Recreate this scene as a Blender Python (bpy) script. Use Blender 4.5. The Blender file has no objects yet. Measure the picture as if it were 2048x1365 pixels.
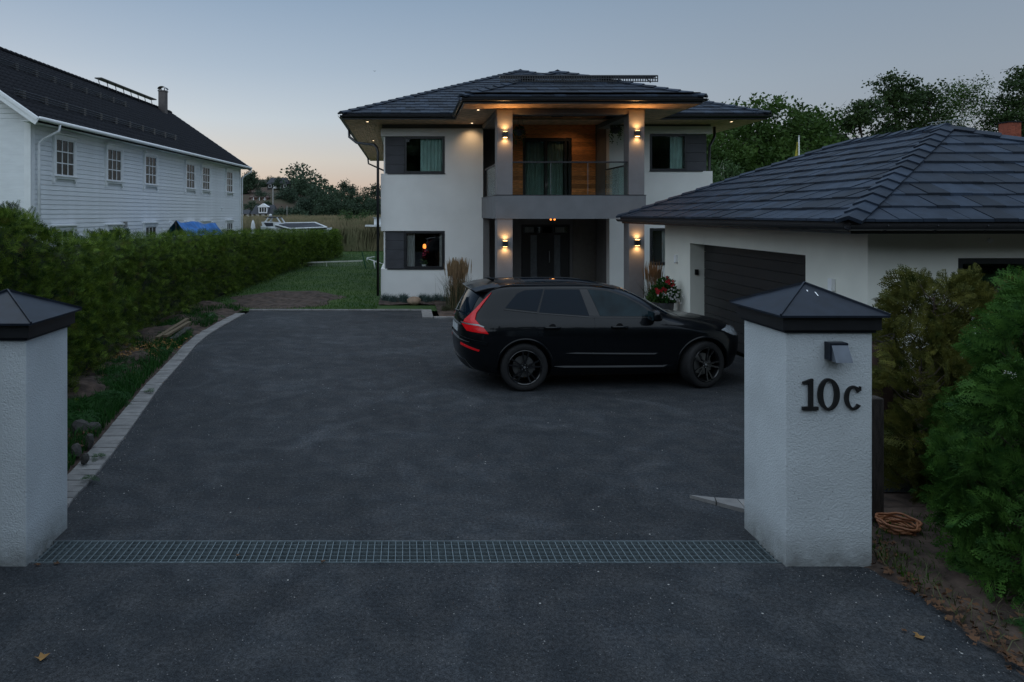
import bpy, math, random
import numpy as np
from mathutils import Vector, Matrix
from mathutils.bvhtree import BVHTree
from mathutils.geometry import delaunay_2d_cdt

random.seed(7)
S = bpy.context.scene
COL = S.collection
R = math.radians

# ------------------------------------------------------------------ camera
cam_d = bpy.data.cameras.new('camera')
cam = bpy.data.objects.new('camera', cam_d)
COL.objects.link(cam)
CH = 2.75
cam.location = (0, 0, CH)
cam.rotation_euler = (R(90), 0, 0)
cam_d.sensor_width = 36
cam_d.lens = 36 * 1400 / 2048
cam_d.shift_x = (1024 - 810) / 2048
cam_d.shift_y = -(682.5 - 427) / 2048
cam_d.clip_start = 0.1
cam_d.clip_end = 3000
S.camera = cam

# ------------------------------------------------------------------ world (dusk sky)
W = bpy.data.worlds.new('World')
S.world = W
W.use_nodes = True
nt = W.node_tree
nt.nodes.clear()
wo = nt.nodes.new('ShaderNodeOutputWorld')
bg = nt.nodes.new('ShaderNodeBackground')
tc = nt.nodes.new('ShaderNodeTexCoord')
sep = nt.nodes.new('ShaderNodeSeparateXYZ')
nt.links.new(tc.outputs['Generated'], sep.inputs[0])


def srgb(r, g, b):
    f = lambda c: (c / 255 / 12.92) if c / 255 <= .04045 else ((c / 255 + .055) / 1.055) ** 2.4
    return (f(r), f(g), f(b), 1)


def ramp(stops):
    n = nt.nodes.new('ShaderNodeValToRGB')
    while len(n.color_ramp.elements) > 1:
        n.color_ramp.elements.remove(n.color_ramp.elements[-1])
    for i, (p, c) in enumerate(stops):
        e = n.color_ramp.elements[0] if i == 0 else n.color_ramp.elements.new(p)
        e.position = p
        e.color = c
    nt.links.new(sep.outputs['Z'], n.inputs[0])
    return n


SKYG = 1.0
warm = ramp([(0.0, srgb(178, 152, 148)), (.035, srgb(190, 166, 158)), (.075, srgb(198, 186, 178)), (.13, srgb(186, 190, 194)),
             (.2, srgb(163, 173, 183)), (.3, srgb(137, 153, 169)), (.55, srgb(134, 152, 172)), (1.0, srgb(136, 155, 180))])
cool = ramp([(0.0, srgb(146, 140, 144)), (.04, srgb(150, 146, 150)), (.1, srgb(148, 150, 156)), (.17, srgb(144, 151, 159)),
             (.3, srgb(127, 141, 155)), (.55, srgb(126, 146, 170)), (1.0, srgb(136, 155, 180))])
mr = nt.nodes.new('ShaderNodeMapRange')
mr.interpolation_type = 'SMOOTHSTEP'
mr.inputs['From Min'].default_value = -.8
mr.inputs['From Max'].default_value = .1
glow = nt.nodes.new('ShaderNodeVectorMath')      # how far the direction lies from the afterglow
glow.operation = 'DOT_PRODUCT'
glow.inputs[1].default_value = (.8, -.55, 0)
nt.links.new(tc.outputs['Generated'], glow.inputs[0])
nt.links.new(glow.outputs['Value'], mr.inputs['Value'])
mx = nt.nodes.new('ShaderNodeMix')
mx.data_type = 'RGBA'
nt.links.new(mr.outputs[0], mx.inputs['Factor'])
nt.links.new(warm.outputs[0], mx.inputs[6])
nt.links.new(cool.outputs[0], mx.inputs[7])
sky = nt.nodes.new('ShaderNodeTexSky')
sky.sky_type = 'NISHITA'
sky.sun_disc = False
sky.sun_elevation = R(3)
sky.sun_rotation = R(-32)
sky.sun_intensity = 1
bgs = nt.nodes.new('ShaderNodeBackground')
bgs.inputs['Strength'].default_value = .05
sky.air_density = 1.0
sky.dust_density = .3
sky.ozone_density = 4.0
nt.links.new(sky.outputs[0], bgs.inputs['Color'])
bg.inputs['Strength'].default_value = SKYG * 1.0
nt.links.new(mx.outputs[2], bg.inputs['Color'])
add = nt.nodes.new('ShaderNodeAddShader')
nt.links.new(bg.outputs[0], add.inputs[0])
nt.links.new(bgs.outputs[0], add.inputs[1])
nt.links.new(add.outputs[0], wo.inputs['Surface'])

sun_d = bpy.data.lights.new('sun', 'SUN')
sun_d.energy = 1.7
sun_d.angle = R(120)
sun_d.color = (.82, .93, 1)
sun = bpy.data.objects.new('sun', sun_d)
sun.rotation_euler = Vector((.26, .37, -.89)).to_track_quat('-Z', 'Y').to_euler()
sun.location = (-30, 30, 30)
COL.objects.link(sun)

S.view_settings.view_transform = 'Standard'
S.view_settings.look = 'None'
S.view_settings.exposure = 0
S.view_settings.gamma = 1
try:
    S.cycles.use_denoising = True
    S.cycles.denoising_input_passes = 'RGB_ALBEDO_NORMAL'
    S.cycles.denoising_prefilter = 'NONE'
    S.cycles.use_light_tree = True
    S.cycles.max_bounces = 6
    S.cycles.transparent_max_bounces = 12
    S.cycles.caustics_reflective = False
    S.cycles.caustics_refractive = False
    S.cycles.sample_clamp_indirect = 4
except Exception:
    pass


# ------------------------------------------------------------------ helpers
def ray(px, py, Y):
    return Vector(((px - 810) * Y / 1400, Y, CH - (py - 427) * Y / 1400))


OFF = {}   # object name -> world offset of its local origin


def off(o):
    return OFF.get(o.name, Vector((0, 0, 0))) if o else Vector((0, 0, 0))


def link(o, parent=None):
    COL.objects.link(o)
    if parent is not None:
        o.parent = parent
        OFF[o.name] = off(parent) + Vector(o.location)
    else:
        OFF[o.name] = Vector(o.location)
    return o


def tag(o, label=None, cat=None, group=None, kind=None):
    if label: o['label'] = label
    if cat: o['category'] = cat
    if group: o['group'] = group
    if kind: o['kind'] = kind
    return o


def thing(name, label, cat, loc=(0, 0, 0), group=None):
    o = bpy.data.objects.new(name, None)
    o.empty_display_size = .2
    o.location = loc
    link(o)
    return tag(o, label, cat, group)


class MB:
    def __init__(s):
        s.v = []
        s.f = []

    def add(s, vs, fs):
        k = len(s.v)
        s.v += [tuple(v) for v in vs]
        s.f += [tuple(i + k for i in f) for f in fs]
        return s

    def box(s, x0, x1, y0, y1, z0, z1):
        if x0 > x1: x0, x1 = x1, x0
        if y0 > y1: y0, y1 = y1, y0
        if z0 > z1: z0, z1 = z1, z0
        v = [(x0, y0, z0), (x1, y0, z0), (x1, y1, z0), (x0, y1, z0), (x0, y0, z1), (x1, y0, z1), (x1, y1, z1), (x0, y1, z1)]
        return s.add(v, [(0, 3, 2, 1), (4, 5, 6, 7), (0, 1, 5, 4), (1, 2, 6, 5), (2, 3, 7, 6), (3, 0, 4, 7)])

    def fbox(s, fr, a0, a1, z0, z1, n0, n1):
        o, u, n = fr
        v = []
        for z in (z0, z1):
            for (a, c) in ((a0, n0), (a1, n0), (a1, n1), (a0, n1)):
                p = o + u * a + n * c
                v.append((p.x, p.y, p.z + z))
        return s.add(v, [(0, 3, 2, 1), (4, 5, 6, 7), (0, 1, 5, 4), (1, 2, 6, 5), (2, 3, 7, 6), (3, 0, 4, 7)])

    def bar(s, p0, p1, w, h, up=(0, 0, 1)):
        p0, p1 = Vector(p0), Vector(p1)
        d = (p1 - p0).normalized()
        a = d.cross(Vector(up))
        if a.length < 1e-4: a = d.cross(Vector((1, 0, 0)))
        a.normalize()
        b = a.cross(d).normalized()
        v = []
        for p in (p0, p1):
            for i, j in ((-1, -1), (1, -1), (1, 1), (-1, 1)):
                v.append(p + a * (i * w / 2) + b * (j * h / 2))
        return s.add(v, [(0, 1, 2, 3), (7, 6, 5, 4), (0, 4, 5, 1), (1, 5, 6, 2), (2, 6, 7, 3), (3, 7, 4, 0)])

    def tube(s, pts, r, n=8, caps=True):
        pts = [Vector(p) for p in pts]
        rs = r if isinstance(r, (list, tuple)) else [r] * len(pts)
        rings = []
        prev = None
        for i, p in enumerate(pts):
            if i == 0: d = pts[1] - p
            elif i == len(pts) - 1: d = p - pts[i - 1]
            else: d = (pts[i + 1] - p).normalized() + (p - pts[i - 1]).normalized()
            d.normalize()
            if prev is None:
                a = d.cross(Vector((0, 0, 1)))
                if a.length < 1e-3: a = d.cross(Vector((1, 0, 0)))
            else:
                a = prev - d * prev.dot(d)
                if a.length < 1e-4: a = d.cross(Vector((0, 0, 1)))
            a.normalize()
            prev = a
            b = d.cross(a)
            rings.append([p + (a * math.cos(t) + b * math.sin(t)) * rs[i] for t in [2 * math.pi * k / n for k in range(n)]])
        v = [q for g in rings for q in g]
        f = []
        for i in range(len(rings) - 1):
            for k in range(n):
                f.append((i * n + k, i * n + (k + 1) % n, (i + 1) * n + (k + 1) % n, (i + 1) * n + k))
        if caps:
            f.append(tuple(range(n - 1, -1, -1)))
            f.append(tuple((len(rings) - 1) * n + k for k in range(n)))
        return s.add(v, f)

    def lathe(s, prof, c, axis='z', n=32, closed=False):
        c = Vector(c)
        v = []
        for (r, h) in prof:
            for k in range(n):
                t = 2 * math.pi * k / n
                if axis == 'z': v.append(c + Vector((r * math.cos(t), r * math.sin(t), h)))
                else: v.append(c + Vector((r * math.cos(t), h, r * math.sin(t))))
        f = []
        m = len(prof)
        for i in range(m if closed else m - 1):
            j = (i + 1) % m
            for k in range(n):
                q = (i * n + k, i * n + (k + 1) % n, j * n + (k + 1) % n, j * n + k)
                f.append(q if axis == 'z' else q[::-1])
        return s.add(v, f)

    def prism(s, poly, z0, z1):
        n = len(poly)
        v = [(x, y, z0) for x, y in poly] + [(x, y, z1) for x, y in poly]
        f = [tuple(range(n - 1, -1, -1)), tuple(range(n, 2 * n))]
        f += [(i, (i + 1) % n, n + (i + 1) % n, n + i) for i in range(n)]
        return s.add(v, f)

    def slab(s, quad, dz):
        """any planar polygon in 3D thickened downwards"""
        n = len(quad)
        v = [tuple(q) for q in quad] + [(q[0], q[1], q[2] - dz) for q in quad]
        f = [tuple(range(n)), tuple(range(2 * n - 1, n - 1, -1))]
        f += [(i, n + i, n + (i + 1) % n, (i + 1) % n) for i in range(n)]
        return s.add(v, f)

    def mesh(s, name, mat, smooth=False):
        me = bpy.data.meshes.new(name)
        me.from_pydata(s.v, [], s.f)
        me.materials.append(mat)
        if smooth:
            me.shade_smooth()
        me.update()
        return me

    def build(s, name, mat, parent=None, smooth=False, bevel=0, local=False, loc=None):
        """vertices are world coordinates unless local; stored relative to the parent's base"""
        base = off(parent)
        if not local and loc is None and parent is not None:
            s.v = [(x - base.x, y - base.y, z - base.z) for x, y, z in s.v]
        me = s.mesh(name, mat, smooth)
        o = bpy.data.objects.new(name, me)
        if loc is not None: o.location = loc
        if bevel:
            m = o.modifiers.new('b', 'BEVEL')
            m.width = bevel
            m.segments = 2
            m.limit_method = 'ANGLE'
        return link(o, parent)


def inst(me, name, loc, parent=None, rot=None, scale=None):
    o = bpy.data.objects.new(name, me)
    o.location = Vector(loc) - off(parent)
    if rot: o.rotation_euler = rot
    if scale: o.scale = scale
    return link(o, parent)


def tri_mesh(name, V, F, mat, parent=None, smooth=False, base=None):
    """numpy mesh: V (n,3), F (m,k)"""
    V = np.asarray(V, dtype=np.float32)
    b = off(parent)
    V = V - np.array([b.x, b.y, b.z], dtype=np.float32)
    F = np.asarray(F, dtype=np.int32)
    me = bpy.data.meshes.new(name)
    k = F.shape[1]
    me.vertices.add(len(V))
    me.vertices.foreach_set('co', V.ravel())
    me.loops.add(F.size)
    me.loops.foreach_set('vertex_index', F.ravel())
    me.polygons.add(len(F))
    me.polygons.foreach_set('loop_start', np.arange(0, F.size, k, dtype=np.int32))
    try:
        me.polygons.foreach_set('loop_total', np.full(len(F), k, dtype=np.int32))
    except Exception:
        pass
    me.update(calc_edges=True)
    me.materials.append(mat)
    if smooth: me.shade_smooth()
    o = bpy.data.objects.new(name, me)
    return link(o, parent)


# ------------------------------------------------------------------ materials
def mat(name, col, rough=.7, metal=0, var=.15, vs=8, bump=0, bs=60, coat=0, spec=.5, col2=None, rnd=0, streak=None, detail=4, trans=0, cut=None):  # procedural surface
    m = bpy.data.materials.new(name)
    m.use_nodes = True
    t = m.node_tree
    b = t.nodes['Principled BSDF']
    b.inputs['Roughness'].default_value = rough
    b.inputs['Metallic'].default_value = metal
    b.inputs['Coat Weight'].default_value = coat
    b.inputs['Coat Roughness'].default_value = .03
    b.inputs['Specular IOR Level'].default_value = spec
    co = t.nodes.new('ShaderNodeTexCoord')
    mp = t.nodes.new('ShaderNodeMapping')
    if streak: mp.inputs['Scale'].default_value = streak
    t.links.new(co.outputs['Object'], mp.inputs[0])
    n = t.nodes.new('ShaderNodeTexNoise')
    n.inputs['Scale'].default_value = vs
    n.inputs['Detail'].default_value = detail
    t.links.new(mp.outputs[0], n.inputs['Vector'])
    mixn = t.nodes.new('ShaderNodeMix')
    mixn.data_type = 'RGBA'
    c = col[:3]
    if col2 is None:
        mixn.inputs[6].default_value = (*[x * (1 - var) for x in c], 1)
        mixn.inputs[7].default_value = (*[min(1, x * (1 + var)) for x in c], 1)
    else:
        mixn.inputs[6].default_value = (*c, 1)
        mixn.inputs[7].default_value = (*col2[:3], 1)
    cr = t.nodes.new('ShaderNodeMapRange')
    lo, hi = cut if cut else (.3, .7)
    cr.inputs['From Min'].default_value = lo
    cr.inputs['From Max'].default_value = hi
    t.links.new(n.outputs['Fac'], cr.inputs['Value'])
    t.links.new(cr.outputs[0], mixn.inputs['Factor'])
    out = mixn.outputs[2]
    if rnd:
        oi = t.nodes.new('ShaderNodeObjectInfo')
        ma = t.nodes.new('ShaderNodeMapRange')
        ma.inputs['To Min'].default_value = 1 - rnd
        ma.inputs['To Max'].default_value = 1 + rnd
        t.links.new(oi.outputs['Random'], ma.inputs['Value'])
        hs = t.nodes.new('ShaderNodeHueSaturation')
        t.links.new(ma.outputs[0], hs.inputs['Value'])
        t.links.new(out, hs.inputs['Color'])
        out = hs.outputs[0]
    t.links.new(out, b.inputs['Base Color'])
    if bump:
        nb = t.nodes.new('ShaderNodeTexNoise')
        nb.inputs['Scale'].default_value = bs
        nb.inputs['Detail'].default_value = 3
        t.links.new(mp.outputs[0], nb.inputs['Vector'])
        bu = t.nodes.new('ShaderNodeBump')
        bu.inputs['Strength'].default_value = bump
        bu.inputs['Distance'].default_value = .01
        t.links.new(nb.outputs['Fac'], bu.inputs['Height'])
        t.links.new(bu.outputs[0], b.inputs['Normal'])
    if trans:
        # leaf: add translucency
        tr = t.nodes.new('ShaderNodeBsdfTranslucent')
        t.links.new(out, tr.inputs['Color'])
        ms = t.nodes.new('ShaderNodeMixShader')
        ms.inputs[0].default_value = trans
        t.links.new(b.outputs[0], ms.inputs[1])
        t.links.new(tr.outputs[0], ms.inputs[2])
        t.links.new(ms.outputs[0], t.nodes['Material Output'].inputs['Surface'])
    return m


def emis(name, col, st):
    m = bpy.data.materials.new(name)
    m.use_nodes = True
    b = m.node_tree.nodes['Principled BSDF']
    b.inputs['Base Color'].default_value = (*col[:3], 1)
    b.inputs['Emission Color'].default_value = (*col[:3], 1)
    b.inputs['Emission Strength'].default_value = st
    return m


def glassmat(name, tint=(.75, .85, .85), rough=.02, refl=.5, base=.06):
    m = bpy.data.materials.new(name)
    m.use_nodes = True
    t = m.node_tree
    t.nodes.clear()
    o = t.nodes.new('ShaderNodeOutputMaterial')
    tr = t.nodes.new('ShaderNodeBsdfTransparent')
    tr.inputs[0].default_value = (*tint, 1)
    gl = t.nodes.new('ShaderNodeBsdfGlossy')
    gl.inputs['Roughness'].default_value = rough
    gl.inputs['Color'].default_value = (.9, .95, 1, 1)
    fr = t.nodes.new('ShaderNodeFresnel')
    fr.inputs[0].default_value = 1.5
    mm = t.nodes.new('ShaderNodeMath')
    mm.operation = 'MULTIPLY_ADD'
    mm.inputs[1].default_value = refl * 2
    mm.inputs[2].default_value = base
    mm.use_clamp = True
    t.links.new(fr.outputs[0], mm.inputs[0])
    ms = t.nodes.new('ShaderNodeMixShader')
    t.links.new(mm.outputs[0], ms.inputs[0])
    t.links.new(tr.outputs[0], ms.inputs[1])
    t.links.new(gl.outputs[0], ms.inputs[2])
    t.links.new(ms.outputs[0], o.inputs[0])
    return m


def asphalt_mat():
    m = bpy.data.materials.new('asphalt')
    m.use_nodes = True
    t = m.node_tree
    b = t.nodes['Principled BSDF']
    b.inputs['Roughness'].default_value = .7
    b.inputs['Specular IOR Level'].default_value = .12
    co = t.nodes.new('ShaderNodeTexCoord')

    def noise(scale, det, r=.5):
        n = t.nodes.new('ShaderNodeTexNoise')
        n.inputs['Scale'].default_value = scale
        n.inputs['Detail'].default_value = det
        n.inputs['Roughness'].default_value = r
        t.links.new(co.outputs['Object'], n.inputs['Vector'])
        return n

    def mrange(src, a, bb, c, d):
        q = t.nodes.new('ShaderNodeMapRange')
        for k, v in zip(('From Min', 'From Max', 'To Min', 'To Max'), (a, bb, c, d)): q.inputs[k].default_value = v
        t.links.new(src, q.inputs['Value'])
        return q.outputs[0]

    def mul(a, bb):
        q = t.nodes.new('ShaderNodeMath')
        q.operation = 'MULTIPLY'
        t.links.new(a, q.inputs[0])
        t.links.new(bb, q.inputs[1])
        return q.outputs[0]
    big = noise(.45, 5, .6)
    med = noise(3.5, 6, .65)
    fine = noise(95, 4, .7)
    v1 = mrange(big.outputs[0], .3, .7, .78, 1.22)
    v2 = mrange(med.outputs[0], .25, .75, .78, 1.2)
    v3 = mrange(fine.outputs[0], .3, .7, .35, 1.75)
    grit = noise(34, 3, .6)
    v4 = mrange(grit.outputs[0], .3, .7, .6, 1.45)
    val = mul(mul(mul(v1, v2), v3), v4)
    worn = t.nodes.new('ShaderNodeTexNoise')
    worn.inputs['Scale'].default_value = 1.1
    worn.inputs['Detail'].default_value = 7
    worn.inputs['Distortion'].default_value = 1.6
    t.links.new(co.outputs['Object'], worn.inputs['Vector'])
    val = mul(val, mrange(worn.outputs[0], .48, .72, .92, 1.36))
    base = t.nodes.new('ShaderNodeMix')
    base.data_type = 'RGBA'
    base.inputs[6].default_value = (.034, .038, .043, 1)
    base.inputs[7].default_value = (.040, .042, .045, 1)
    t.links.new(mrange(med.outputs[0], .4, .6, 0, 1), base.inputs[0])
    sc = t.nodes.new('ShaderNodeVectorMath')
    sc.operation = 'SCALE'
    t.links.new(base.outputs[2], sc.inputs[0])
    t.links.new(val, sc.inputs['Scale'])
    # pale stones in the surface
    vo = t.nodes.new('ShaderNodeTexVoronoi')
    vo.inputs['Scale'].default_value = 60
    t.links.new(co.outputs['Object'], vo.inputs['Vector'])
    s1 = t.nodes.new('ShaderNodeSeparateColor')
    t.links.new(vo.outputs['Color'], s1.inputs[0])
    pick = mrange(s1.outputs[0], .93, .96, 0, 1)
    near = mrange(vo.outputs['Distance'], .18, .30, 1, 0)
    st = mul(pick, near)
    mix = t.nodes.new('ShaderNodeMix')
    mix.data_type = 'RGBA'
    t.links.new(st, mix.inputs[0])
    t.links.new(sc.outputs[0], mix.inputs[6])
    mix.inputs[7].default_value = (.17, .17, .17, 1)
    vo2 = t.nodes.new('ShaderNodeTexVoronoi')
    vo2.inputs['Scale'].default_value = 16
    t.links.new(co.outputs['Object'], vo2.inputs['Vector'])
    s2 = t.nodes.new('ShaderNodeSeparateColor')
    t.links.new(vo2.outputs['Color'], s2.inputs[0])
    st2 = mul(mrange(s2.outputs[1], .965, .975, 0, 1), mrange(vo2.outputs['Distance'], .09, .14, 1, 0))
    mix2 = t.nodes.new('ShaderNodeMix')
    mix2.data_type = 'RGBA'
    t.links.new(st2, mix2.inputs[0])
    t.links.new(mix.outputs[2], mix2.inputs[6])
    mix2.inputs[7].default_value = (.42, .41, .39, 1)
    t.links.new(mix2.outputs[2], b.inputs['Base Color'])
    bu = t.nodes.new('ShaderNodeBump')
    bu.inputs['Strength'].default_value = .7
    bu.inputs['Distance'].default_value = .006
    t.links.new(fine.outputs[0], bu.inputs['Height'])
    t.links.new(bu.outputs[0], b.inputs['Normal'])
    return m


M = {}
M['asphalt'] = asphalt_mat()
M['white_render'] = mat('white_render', (.84, .84, .82), .9, var=.05, vs=1.3, bump=.07, bs=60)
M['garage_render'] = mat('garage_render', (.84, .84, .76), .9, var=.06, vs=1.3, bump=.08, bs=60)
M['gate_render'] = mat('gate_render', (.56, .60, .62), .9, var=.09, vs=2.2, bump=.75, bs=85, detail=6)
M['grey_render'] = mat('grey_render', (.20, .195, .20), .9, var=.08, vs=3, bump=.08, bs=60)
M['band_render'] = mat('band_render', (.17, .175, .185), .9, var=.08, vs=3, bump=.08, bs=60)
M['dark_render'] = mat('dark_render', (.165, .16, .16), .9, var=.1, vs=3, bump=.08, bs=60)
M['roof_tile'] = mat('roof_tile', (.017, .026, .042), .55, var=.25, vs=7, bump=.2, bs=40, rnd=.5, spec=.28)
M['roof_deck'] = mat('roof_deck', (.02, .02, .022), .8)
M['black_metal'] = mat('black_metal', (.014, .015, .018), .38, var=.2, spec=.6)
M['cap_metal'] = mat('cap_metal', (.010, .015, .025), .45, metal=.0, var=.35, vs=9, spec=.35, detail=8)
M['soffit_wood'] = mat('soffit_wood', (.66, .44, .28), .7, var=.3, vs=5, streak=(1, 1, 1), bump=.2)
M['cladding_wood'] = mat('cladding_wood', (.78, .30, .10), .55, var=.4, vs=5, streak=(1.2, 8, 8), rnd=.4, bump=.2)
M['grey_panel'] = mat('grey_panel', (.055, .058, .068), .6, var=.15, vs=4, rnd=.08)
M['door_black'] = mat('door_black', (.012, .012, .013), .5, var=.2)
M['garage_door'] = mat('garage_door', (.020, .020, .021), .45, var=.15, rnd=.1)
M['glass'] = glassmat('window_glass', (.97, .985, .98), .02, .4, .02)
M['railing_glass'] = glassmat('railing_glass', (.9, .95, .93), .02, .25, .02)
M['curtain'] = mat('curtain', (.62, .92, .84), .9, var=.1, vs=3, trans=.3)
M['white_curtain'] = mat('white_curtain', (.6, .62, .6), .9, var=.1, trans=.3)
M['white_paint'] = mat('white_paint', (.86, .87, .88), .6, var=.05, vs=3)
M['board_white'] = mat('board_white', (.82, .84, .86), .6, var=.06, vs=2, streak=(1, 1, 3), rnd=.04)
M['dark_pantile'] = mat('dark_pantile', (.010, .011, .015), .8, var=.25, vs=3, bump=.3, spec=.2)
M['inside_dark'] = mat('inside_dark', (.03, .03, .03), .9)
M['galv'] = mat('galvanised', (.17, .21, .225), .5, metal=.4, var=.25, vs=20)
M['trench'] = mat('trench', (.008, .009, .010), .8)
M['paver'] = mat('paver', (.21, .205, .20), .9, var=.18, vs=9, rnd=.14, bump=.5, bs=70)
M['lawn'] = mat('lawn', (.016, .052, .004), .95, vs=.55, col2=(.040, .080, .008), bump=1, bs=40, detail=9, cut=(.35, .65))
M['far_lawn'] = mat('far_lawn', (.045, .065, .025), .95, vs=.4, col2=(.075, .085, .04), bump=1, bs=30, detail=8)
M['soil'] = mat('soil', (.030, .019, .014), .95, vs=5, col2=(.085, .058, .044), bump=1, bs=22, detail=10, cut=(.4, .62))
M['grass_a'] = mat('grass_blade', (.018, .075, .004), .6, vs=1.5, col2=(.05, .11, .010), trans=.3, spec=.15)
M['grass_dry'] = mat('grass_dry', (.12, .10, .05), .7, vs=4, col2=(.05, .08, .025), trans=.2)
M['weed'] = mat('weed_leaf', (.018, .065, .014), .6, vs=3, col2=(.03, .10, .02), trans=.3, spec=.15)
M['thuja'] = mat('thuja_green', (.010, .046, .009), .6, vs=11, col2=(.085, .19, .032), trans=.15, detail=6, spec=.15)
M['thuja_olive'] = mat('thuja_olive', (.030, .045, .010), .6, vs=8, col2=(.15, .145, .030), trans=.15, detail=6, spec=.15)
M['hedge'] = mat('hedge_green', (.012, .045, .006), .6, vs=9, col2=(.20, .29, .035), trans=.15, detail=8, cut=(.40, .68), spec=.15)
M['hedge_yellow'] = mat('hedge_tips', (.15, .12, .03), .6, vs=3, col2=(.13, .08, .03), trans=.3, spec=.15)
M['hedge_tip'] = mat('hedge_tip', (.05, .12, .012), .6, vs=7, col2=(.22, .32, .05), trans=.1, spec=.15)
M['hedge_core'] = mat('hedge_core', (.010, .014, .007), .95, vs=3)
M['bark'] = mat('bark', (.055, .04, .03), .9, var=.4, vs=9, streak=(1, 1, .2), bump=.8, bs=30)
M['pale_bark'] = mat('pale_bark', (.42, .40, .36), .9, var=.3, vs=9, bump=.4)
M['leaf_mid'] = mat('leaf_mid', (.022, .052, .010), .6, vs=.5, col2=(.062, .115, .022), trans=.25, detail=6, spec=.15)
M['leaf_dark'] = mat('leaf_dark', (.018, .038, .013), .6, vs=.5, col2=(.042, .072, .02), trans=.2, detail=6, spec=.15)
M['leaf_light'] = mat('leaf_light', (.045, .085, .03), .6, vs=.5, col2=(.07, .12, .045), trans=.3, detail=6, spec=.15)
M['far_leaf'] = mat('far_leaf', (.022, .045, .024), .8, vs=.12, col2=(.040, .078, .034), trans=.1, detail=6)
M['far_leaf_b'] = mat('far_leaf_b', (.026, .05, .032), .8, vs=.12, col2=(.04, .075, .04), trans=.1, detail=6)
M['reed'] = mat('reed', (.13, .135, .065), .9, vs=.25, col2=(.27, .22, .13), trans=.15, detail=7, cut=(.35, .6))
M['fescue'] = mat('fescue', (.06, .10, .09), .7, var=.25, trans=.2)
M['plume'] = mat('plume', (.26, .17, .09), .8, var=.3, trans=.3)
M['stem_green'] = mat('stem_green', (.06, .065, .03), .8, var=.3, trans=.2)
M['stone'] = mat('stone', (.28, .20, .14), .85, var=.25, vs=6, bump=.5, bs=20)
M['grey_stone'] = mat('grey_stone', (.05, .048, .045), .9, var=.35, vs=6, bump=1, bs=18)
M['dead_leaf'] = mat('dead_leaf', (.10, .045, .018), .8, var=.5, vs=9, rnd=.3)
M['dead_leaf_yellow'] = mat('dead_leaf_yellow', (.26, .14, .04), .8, var=.3, vs=9)
M['plank'] = mat('plank', (.15, .115, .07), .8, var=.3, vs=6, streak=(1, 6, 6))
M['old_post'] = mat('old_post', (.05, .04, .035), .9, var=.4, vs=8, streak=(6, 6, 1), bump=.8)
M['hose'] = mat('hose', (.32, .13, .06), .5, var=.1)
M['rust'] = mat('rust', (.04, .018, .012), .8, var=.4, vs=10)
M['tarp'] = mat('tarp', (.01, .13, .42), .45, var=.35, vs=3, streak=(1, 1, .3), bump=.8, bs=8)
M['boat_white'] = mat('boat_white', (.72, .74, .75), .35, var=.04)
M['canvas_dark'] = mat('canvas_dark', (.03, .035, .045), .8)
M['brick_red'] = mat('brick_red', (.27, .07, .04), .85, var=.2, vs=10, rnd=.2)
M['flag'] = mat('flag', (.35, .30, .03), .7, streak=(1, 1, .1))
M['steel'] = mat('steel', (.35, .36, .37), .35, metal=.8, var=.1)
M['concrete'] = mat('concrete', (.30, .30, .29), .85, var=.12, vs=6)
M['paint_black'] = mat('car_paint', (.003, .004, .0055), .3, var=.05, coat=.42, spec=.12)
M['car_glass'] = mat('car_glass', (.004, .010, .018), .05, var=.05, spec=.13, coat=0)
M['car_glass_clear'] = mat('car_glass_clear', (.010, .022, .028), .06, var=.4, vs=4, spec=.16, coat=0)
M['trim_black'] = mat('trim_black', (.008, .008, .009), .35)
M['tyre'] = mat('tyre', (.008, .008, .009), .8, var=.15, vs=30, bump=.4, bs=80)
M['rim_black'] = mat('rim_black', (.005, .005, .006), .25, coat=.4, var=.1)
M['brake'] = mat('brake', (.18, .18, .18), .4, metal=.7)
M['red_lens'] = None
M['num_black'] = mat('number_black', (.008, .008, .009), .6, var=.4, vs=30)
m = mat('red_lens', (.50, .004, .008), .2, var=.2, vs=14, coat=.3, spec=.3)
m.node_tree.nodes['Principled BSDF'].inputs['Emission Color'].default_value = (1, .02, .03, 1)
m.node_tree.nodes['Principled BSDF'].inputs['Emission Strength'].default_value = .05
M['red_lens'] = m
M['warm_lamp'] = emis('warm_lamp', (1, .58, .20), 10)
M['warm_dim'] = emis('warm_dim', (1, .72, .42), 5)
M['amber_lamp'] = emis('amber_lamp', (1, .28, .05), 2.2)
M['flower_red'] = mat('flower_red', (.45, .01, .02), .6, var=.3)
M['flower_white'] = mat('flower_white', (.7, .7, .68), .6, var=.1)
M['flower_pink'] = mat('flower_pink', (.5, .03, .09), .6, var=.2)
M['pot_grey'] = mat('pot_grey', (.055, .055, .06), .6)
M['net'] = mat('net_tape', (.62, .62, .58), .8)
M['stake_green'] = mat('stake_green', (.01, .08, .035), .5)

# splash dirt at the foot of the gate pillars
t = M['gate_render'].node_tree
b_ = t.nodes['Principled BSDF']
src = b_.inputs['Base Color'].links[0].from_socket
co = t.nodes.new('ShaderNodeTexCoord')
sx = t.nodes.new('ShaderNodeSeparateXYZ')
t.links.new(co.outputs['Object'], sx.inputs[0])
nz = t.nodes.new('ShaderNodeTexNoise')
nz.inputs['Scale'].default_value = 9
nz.inputs['Detail'].default_value = 8
t.links.new(co.outputs['Object'], nz.inputs['Vector'])
h1 = t.nodes.new('ShaderNodeMapRange')
for k_, v_ in zip(('From Min', 'From Max', 'To Min', 'To Max'), (0, .30, 1.25, 0)): h1.inputs[k_].default_value = v_
t.links.new(sx.outputs['Z'], h1.inputs['Value'])
m1 = t.nodes.new('ShaderNodeMath')
m1.operation = 'MULTIPLY'
t.links.new(h1.outputs[0], m1.inputs[0])
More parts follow.
